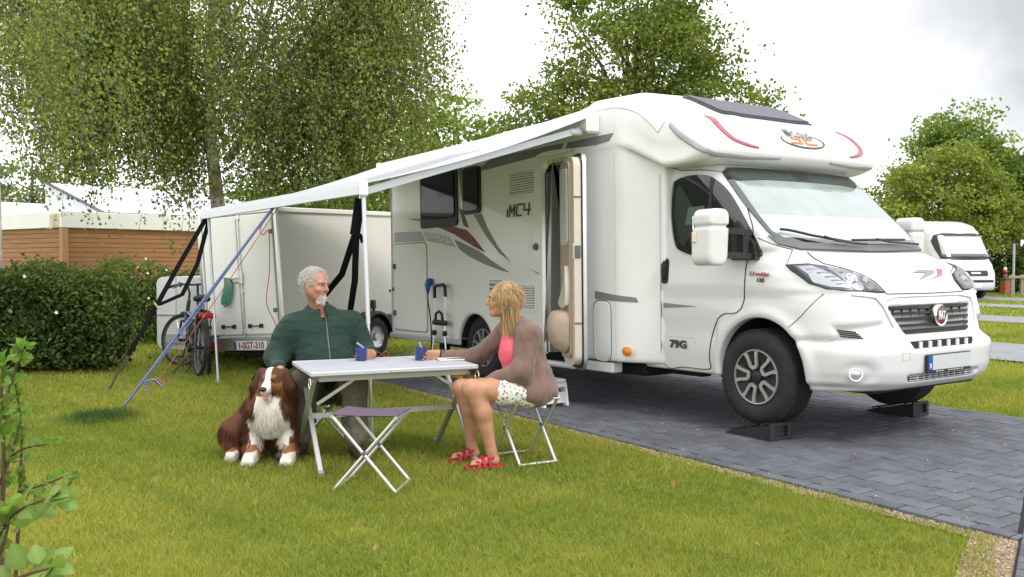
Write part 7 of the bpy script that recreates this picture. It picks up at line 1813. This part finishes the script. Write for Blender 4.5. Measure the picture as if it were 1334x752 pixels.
bicycle(Vector((bg_p.x + .13, bg_p.y + .22, -.028)) + dirb * .55, an_ - R(8), R(-12), R(-4), (.03, .03, .033), 'black bicycle with red rear light next to the awning pole')

# ================================================================== STRAPS, ROPES, PEGS
def ribbon(mb, pts, w_, wd=(1, 0, 0), th=.004):
    pts = [Vector(p) for p in pts]; vs = []
    for i, p in enumerate(pts):
        d = (pts[min(i + 1, len(pts) - 1)] - pts[max(i - 1, 0)]).normalized(); x = (Vector(wd) - d * d.dot(Vector(wd))).normalized(); n_ = d.cross(x)
        for a, b_ in ((-1, -1), (1, -1), (1, 1), (-1, 1)): vs.append(p + x * (a * w_ / 2) + n_ * (b_ * th / 2))
    fs = [[4 * i + j, 4 * i + (j + 1) % 4, 4 * i + 4 + (j + 1) % 4, 4 * i + 4 + j] for i in range(len(pts) - 1) for j in range(4)] + [[0, 1, 2, 3], [4 * len(pts) - 4 + q for q in (3, 2, 1, 0)]]
    mb.add(vs, fs)
M['strap'] = mat('black_webbing', (.006, .006, .007), .9, spec=.1)
def railpt(x, dz=0): return MH_MAT @ Vector((x, RY, rz(x) + dz))
RL, RR = railpt(RX0 + .02, -.03), railpt(RX1 - .03, -.06)
gL = at(141, 507, 9.35); gL.z = -.02
o = empty('tie_down_strap', gL, 0, 'black storm strap running from the far awning corner down towards the hedge', 'strap', 'black awning tie-down straps')
q = lambda p: Vector(p) - Vector(o.location)
buck = RL.lerp(gL, .52)
mb = MB(); ribbon(mb, [q(RL), q(RL.lerp(buck, .5) + Vector((-.02, 0, -.02))), q(buck)], .055); ribbon(mb, [q(RL + Vector((.03, 0, -.03))), q(RL.lerp(buck, .4) + Vector((.12, 0, -.12))), q(RL.lerp(buck, .72) + Vector((.12, 0, -.16))), q(buck + Vector((.02, 0, .0)))], .05); ribbon(mb, [q(buck), q(buck.lerp(gL, .35)), q(buck.lerp(gL, .6))], .05); mb.build('webbing', M['strap'], o)
mb = MB(); mb.tube([q(buck.lerp(gL, .6)), q(gL)], .009, 6); mb.build('cord', M['black'], o); mb = MB(); mb.tube([q(gL + Vector((.01, 0, .05))), q(gL + Vector((0, 0, -.04)))], .008, 6); mb.build('peg', M['grey_plastic'], o)
mb = MB(); mb.bar(q(buck + Vector((-.02, 0, .03))), q(buck + Vector((.03, 0, -.04))), .06, .02); mb.build('buckle', M['chrome'], o)
gR = Vector((RR.x - 1.15, RR.y + 1.2, -.02))
o = empty('tie_down_strap', gR, 0, 'black storm strap running from the near awning corner down behind the seated man', 'strap', 'black awning tie-down straps')
k_ = RR + Vector((-.05, .05, -.27))
mb = MB(); ribbon(mb, [q(RR), q(RR.lerp(k_, .5)), q(k_)], .075, th=.02); ribbon(mb, [q(k_), q(k_ + Vector((-.13, .16, -.30))), q(gR + Vector((0, 0, .3))), q(gR)], .05); ribbon(mb, [q(k_ + Vector((.01, 0, 0))), q(k_ + Vector((-.02, .10, -.35))), q(k_ + Vector((-.08, .2, -.62))), q(gR + Vector((.05, .05, .2)))], .05); ribbon(mb, [q(k_), q(k_ + Vector((.04, 0, .0))), q(k_ + Vector((.06, 0, -.06)))], .03); mb.build('webbing', M['strap'], o)
mb = MB(); mb.tube([q(RR + Vector((0, 0, .06))), q(RR)], .006, 6); mb.build('hook', M['chrome'], o)
def rope_mat(name, c1, c2, sc):
    m = bpy.data.materials.new(name); m.use_nodes = True; t = m.node_tree; b = t.nodes['Principled BSDF']; b.inputs['Roughness'].default_value = .8
    tcn2 = t.nodes.new('ShaderNodeTexCoord'); n = t.nodes.new('ShaderNodeTexWave'); n.inputs['Scale'].default_value = sc; n.bands_direction = 'DIAGONAL'
    r = t.nodes.new('ShaderNodeValToRGB'); r.color_ramp.interpolation = 'CONSTANT'; r.color_ramp.elements[0].color = (*c1, 1); r.color_ramp.elements[1].color = (*c2, 1); r.color_ramp.elements[1].position = .84
    L_ = t.links.new; L_(tcn2.outputs['Object'], n.inputs['Vector']); L_(n.outputs['Color'], r.inputs[0]); L_(r.outputs[0], b.inputs['Base Color']); return m
rp_ = at(160, 533, 8.08); rp_.z = -.02; rt = railpt(-3.43, .0)
o = empty('storm_rope', rp_, 0, 'blue and white braided rope stretched from the awning rail to a peg in the lawn', 'rope')
mb = MB(); mb.tube([q(rt), q(rp_ + Vector((0, 0, .03)))], .0125, 8); mb.tube([q(rt.lerp(rp_, .03)), q(rt.lerp(rp_, .62) + Vector((.012, 0, -.01))), q(rp_ + Vector((.01, 0, .05)))], .006, 6); mb.tube([q(rt), q(rt + Vector((0, 0, .05)))], .014, 8)
kx = rt.lerp(rp_, .86); mb.tube([q(kx), q(kx + Vector((.09, 0, .02))), q(kx + Vector((.17, 0, -.05)))], .012, 6); mb.tube([q(kx), q(kx + Vector((.03, 0, -.09)))], .010, 6)
mb.build('rope', rope_mat('blue_rope', (.02, .03, .19), (.50, .54, .70), 26), o, smooth=50); mb = MB(); mb.tube([q(rp_ + Vector((.02, 0, .06))), q(rp_ + Vector((-.02, 0, -.05)))], .010, 6); mb.build('peg', M['grey_plastic'], o)
o = empty('red_cord', rp_ + Vector((.12, .05, 0)), 0, 'thin red cord running beside the blue rope, its loop hanging before the trailer doors', 'cord')
mb = MB(); e_ = rt.lerp(rp_, .86) + Vector((.10, 0, -.02)); mb.tube([q(rt + Vector((.03, 0, -.02))), q(rt.lerp(e_, .5) + Vector((.02, 0, -.03))), q(e_), q(e_ + Vector((-.06, 0, -.10)))], .0042, 6)
mb.tube([q(e_ + Vector((-.05, 0, .03))), q(e_ + Vector((.0, 0, .06))), q(e_ + Vector((.08, 0, .0))), q(e_ + Vector((.12, 0, .01)))], .006, 6)
hp = [rt + Vector((.02, 0, .0)), rt + Vector((-.14, .02, -.20)), rt + Vector((-.12, .02, -.28)), rt + Vector((-.06, 0, -.25)), rt + Vector((-.07, .05, -.6)), rt + Vector((-.10, .05, -.9)), rt + Vector((-.02, .05, -1.1)), rt + Vector((.02, .05, -1.25)), rt + Vector((-.04, .05, -1.5))]
mb.tube([q(p) for p in smooth_poly(hp, 5, False)], .0045, 6); mb.build('cord', mat('red_cord', (.40, .085, .085), .7), o, smooth=50)
# ================================================================== GRASS BLADES AND FOREGROUND SHRUB
def lown(x, y, f, s):
    return (np.sin(x * f + s) * np.cos(y * f * 1.3 + 2 * s) + .6 * np.sin((x + y) * f * 1.9 + s * 3) + .4 * np.sin((x - 1.4 * y) * f * 3.1 + s)) / 2
M['grass'] = leaf_mat('grass_blades', .6, .38)
GV, GF, GC = [], [], []
def grass_zone(y0, y1, dens, hgt, wd):
    a, b = .60 * y0 + .2, .60 * y1 + .2; area = (y1 - y0) * (a + b); n = int(area * dens)
    y = y0 + (y1 - y0) * RNG.random(n); x = RNG.uniform(-b, b, n); k = (np.abs(x) < .60 * y + .2) & on_lawn(x, y); x, y = x[k], y[k]
    f1 = lown(x, y, 1.1, 1.3) + .5 * lown(x, y, 3.7, .4) + .4 * lown(x, y, 9.1, 2.2)
    patch_ = np.exp(-(((x + 3.55) / .34) ** 2 + ((y - 7.72) / .30) ** 2) ** 2)          # rank tuft left standing round the rope peg
    n = len(x); h = hgt * RNG.uniform(.55, 1.25, n) * (1 + .22 * f1) * (1 + .9 * patch_); th = RNG.uniform(0, 6.28, n); ln = RNG.uniform(.15, 1.1, n) * h
    w_ = wd * RNG.uniform(.7, 1.3, n); dx, dy = np.cos(th), np.sin(th); ph = RNG.uniform(0, 6.28, n); sx, sy = np.cos(ph), np.sin(ph)
    z0 = np.full(n, -.032)
    A = np.stack([x - sx * w_ / 2, y - sy * w_ / 2, z0], 1); B_ = np.stack([x + sx * w_ / 2, y + sy * w_ / 2, z0], 1)
    mx_, my_ = x + dx * ln * .35, y + dy * ln * .35; C1 = np.stack([mx_ + sx * w_ * .4, my_ + sy * w_ * .4, z0 + h * .6], 1); C0 = np.stack([mx_ - sx * w_ * .4, my_ - sy * w_ * .4, z0 + h * .6], 1)
    T_ = np.stack([x + dx * ln + sx * w_ * .06, y + dy * ln + sy * w_ * .06, z0 + h * np.where(RNG.random(n) < .2, .75, 1)], 1); T2 = T_ - np.stack([sx * w_ * .12, sy * w_ * .12, 0 * x], 1)
    o = sum(len(v) for v in GV); GV.append(np.stack([A, B_, C1, C0, T_, T2], 1).reshape(-1, 3)); i = o + np.arange(n) * 6
    GF.append(np.stack([i, i + 1, i + 2, i + 3], 1)); GF.append(np.stack([i + 3, i + 2, i + 4, i + 5], 1))
    g = np.clip(.5 + .62 * f1 + RNG.normal(size=n) * .22, 0, 1)[:, None]
    c = np.array([.150, .208, .024]) * (1 - g) + np.array([.335, .330, .060]) * g
    straw = (RNG.random(n) < .07 + .06 * np.clip(f1, 0, 1))[:, None]; c = np.where(straw, np.array([.34, .29, .12]), c)
    c = c * (1 - patch_[:, None]) + np.array([.035, .085, .024]) * patch_[:, None]; c = c * RNG.uniform(.75, 1.25, n)[:, None]
    GC.append(np.repeat(c, 6, 0))
grass_zone(3.2, 5.2, 12000, .040, .0034); grass_zone(5.2, 7.6, 8000, .042, .0042); grass_zone(7.6, 11.5, 3400, .048, .0062); grass_zone(11.5, 20, 650, .065, .012); grass_zone(20, 40, 90, .09, .03)
mesh_obj('grass', np.concatenate(GV), np.concatenate(GF), M['grass'], attr=np.concatenate(GC), kind='stuff')
# foreground shrub, close to the camera on the left
sh = empty('shrub', (-1.45, 2.05, 0), 0, 'young leafy shrub with pale green rounded leaves in the left foreground', 'shrub')
so = np.array(sh.location); mb = MB(); LP, LD, LS_, LC = [], [], [], []
def twig(pts, r, every, size, cols):
    pts = [Vector(p) for p in smooth_poly([tuple(at(*p) - Vector(so)) for p in pts], 5, False)]
    k = len(pts); mb.tube(pts, [r * (1 - .75 * i / k) for i in range(k)], 6)
    tot = sum((pts[i + 1] - pts[i]).length for i in range(k - 1)); n = max(2, int(tot / every))
    for j in range(n):
        t = (j + .5) / n * (k - 1) * .8 + .2 * (k - 1); i = min(int(t), k - 2); p = pts[i].lerp(pts[i + 1], t - i); d = (pts[i + 1] - pts[i]).normalized()
        for q in range(RNG.integers(1, 3)): LP.append(p); LD.append(d * .6 + Vector(RNG.normal(size=3)) * .75 + Vector((0, 0, .1))); LS_.append(size * RNG.uniform(.6, 1.15)); LC.append(np.array(cols) * RNG.uniform(.75, 1.25))
    for q in range(4): LP.append(pts[-1]); LD.append((pts[-1] - pts[-2]).normalized() + Vector(RNG.normal(size=3)) * .6); LS_.append(size * .8); LC.append(np.array(cols) * 1.15)
g1, g2 = (.115, .19, .035), (.16, .235, .06)
for P_, r_, s_ in (([(2, 760, 2.05), (4, 620, 2.0), (8, 530, 2.0), (30, 455, 1.95)], .006, .034), ([(20, 760, 2.1), (26, 640, 2.05), (28, 560, 2.05), (20, 500, 2.0)], .005, .030), ([(24, 640, 2.05), (55, 632, 2.0), (92, 618, 1.95)], .004, .028),
                   ([(6, 600, 2.0), (30, 585, 1.98), (66, 578, 1.95)], .004, .026), ([(-20, 700, 1.9), (-2, 560, 1.9), (4, 470, 1.9)], .006, .036), ([(-6, 640, 2.0), (12, 600, 2), (28, 545, 1.98)], .004, .03), ([(-10, 560, 2.0), (8, 520, 1.95), (22, 470, 1.95)], .004, .032),
                   ([(5, 690, 2.1), (22, 668, 2.1), (40, 640, 2.05)], .003, .026)): twig(P_, r_, .017, s_ * .82, g1)
for P_, r_, s_ in (([(-60, 770, 1.25), (-8, 705, 1.22), (20, 668, 1.2), (66, 648, 1.18)], .004, .046), ([(-40, 800, 1.2), (0, 720, 1.2), (12, 680, 1.2)], .004, .05), ([(-30, 790, 1.15), (20, 755, 1.15), (66, 740, 1.13)], .004, .044)): twig(P_, r_, .018, s_ * .78, g2)
mb.build('stems', mat('shrub_twig', (.10, .055, .035), .8), sh, smooth=60)
n = len(LP); D_ = np.array([tuple(d) for d in LD]); D_ /= np.linalg.norm(D_, axis=1, keepdims=True); Nn = RNG.normal(size=(n, 3)) * .5; Nn[:, 2] += .8; Nn[:, 1] -= .5
Sd = np.cross(D_, Nn); Sd /= np.linalg.norm(Sd, axis=1, keepdims=True); Nn = np.cross(Sd, D_)
V, Fc, Cc = [], [], []
prof = [(0, .03), (.18, .30), (.42, .42), (.68, .34), (.88, .16), (1.0, .02)]
for i in range(n):
    o = len(V); p = np.array(LP[i]) + D_[i] * .008
    for t, w_ in prof:
        c = p + D_[i] * LS_[i] * t - Nn[i] * LS_[i] * .18 * t * t
        V += [c - Sd[i] * LS_[i] * w_ + Nn[i] * LS_[i] * w_ * .35, c, c + Sd[i] * LS_[i] * w_ + Nn[i] * LS_[i] * w_ * .35]; Cc += [LC[i] * .92, LC[i] * 1.25, LC[i]]
    for k in range(len(prof) - 1):
        for j in (0, 1): a = o + k * 3 + j; Fc.append([a, a + 1, a + 4, a + 3])
mesh_obj('leaves', np.array(V), np.array(Fc), M['leaf'], sh, smooth=True, attr=np.array(Cc))

# pebbles in the sandy margins, seeds and bits lying on the paving
def bits(name, P, size, cols, m):
    n = len(P); V = []; Fc = []
    T_ = np.array([[1, 0, -.3], [-.5, .87, -.3], [-.5, -.87, -.3], [.1, .1, .55]])
    sc = size * RNG.uniform(.4, 1.3, n); an = RNG.uniform(0, 6.28, n); ca, sa = np.cos(an), np.sin(an)
    v = T_[None] * sc[:, None, None] * RNG.uniform(.7, 1.3, (n, 4, 1)); x = v[..., 0] * ca[:, None] - v[..., 1] * sa[:, None]; y = v[..., 0] * sa[:, None] + v[..., 1] * ca[:, None]
    V = np.stack([x, y, v[..., 2]], 2) + P[:, None]; i = np.arange(n)[:, None] * 4
    F_ = np.concatenate([i + np.array([[0, 1, 3]]), i + np.array([[1, 2, 3]]), i + np.array([[2, 0, 3]]), i + np.array([[0, 2, 1]])])
    return mesh_obj(name, V.reshape(-1, 3), F_, m, attr=np.repeat(cols, 4, 0), kind='stuff')
M['pebble'] = mat('pebbles', (.4, .3, .2), .9, attr='col')
n = 5200; s_ = RNG.uniform(-5, 2.6, n); off = RNG.uniform(-.11, .0, n); P1 = np.array([tuple(G(a, LS[0] + b, -.016)) for a, b in zip(s_, off)])
a_ = RNG.uniform(-3.6, .8, 5200); b_ = RNG.uniform(-.21, -.005, 5200); P2 = np.array([RD(a, b, -.012) for a, b in zip(a_, b_)]); P = np.concatenate([P1, P2])
bits('gravel', P, .0075, np.array([.42, .31, .21]) * RNG.uniform(.45, 1.4, len(P))[:, None] * (1 + RNG.uniform(-.08, .08, (len(P), 3))), M['pebble'])
n = 260; s_ = RNG.uniform(-3, 2.2, n); l_ = LS[0] + 3.4 * RNG.random(n); k = np.array([a < s_end(b) - .1 for a, b in zip(s_, l_)]); P = np.array([tuple(G(a, b, .003)) for a, b in zip(s_[k], l_[k])])
bits('fallen_seeds', P, .0065, np.array([.52, .40, .26]) * RNG.uniform(.5, 1.4, len(P))[:, None], M['pebble'])

# clover and daisies' leaves, fallen leaves and twigs on the lawn
n = 900; y = RNG.uniform(3.8, 10, n); x = RNG.uniform(-.58, .58, n) * y; k = on_lawn(x, y) & (lown(x, y, 2.3, 4.0) > .15); x, y = x[k], y[k]; n = len(x)
P = np.stack([x, y, RNG.uniform(-.012, .0, n)], 1); P = np.repeat(P, 3, 0) + np.concatenate([[[math.cos(a) * .008, math.sin(a) * .008, 0]] for a in (0, 2.1, 4.2)] * n); D = np.concatenate([[[math.cos(a), math.sin(a), .25]] for a in (0, 2.1, 4.2)] * n)
V, Fc = leaves(P, .020, D, .9, up=4); mesh_obj('clover', V, Fc, M['leaf'], attr=np.repeat(leafcol(len(P), (.06, .12, .02), .25, .05), 4, 0), kind='stuff')
n = 120; y = RNG.uniform(3.9, 9.5, n); x = RNG.uniform(-.55, .55, n) * y; k = on_lawn(x, y); P = np.stack([x[k], y[k], np.full(k.sum(), .006)], 1)
V, Fc = leaves(P, .045, None, .6, up=3); mesh_obj('fallen_leaves', V, Fc, M['leaf'], attr=np.repeat(np.array([.30, .20, .08]) * RNG.uniform(.5, 1.4, len(P))[:, None], 4, 0), kind='stuff')
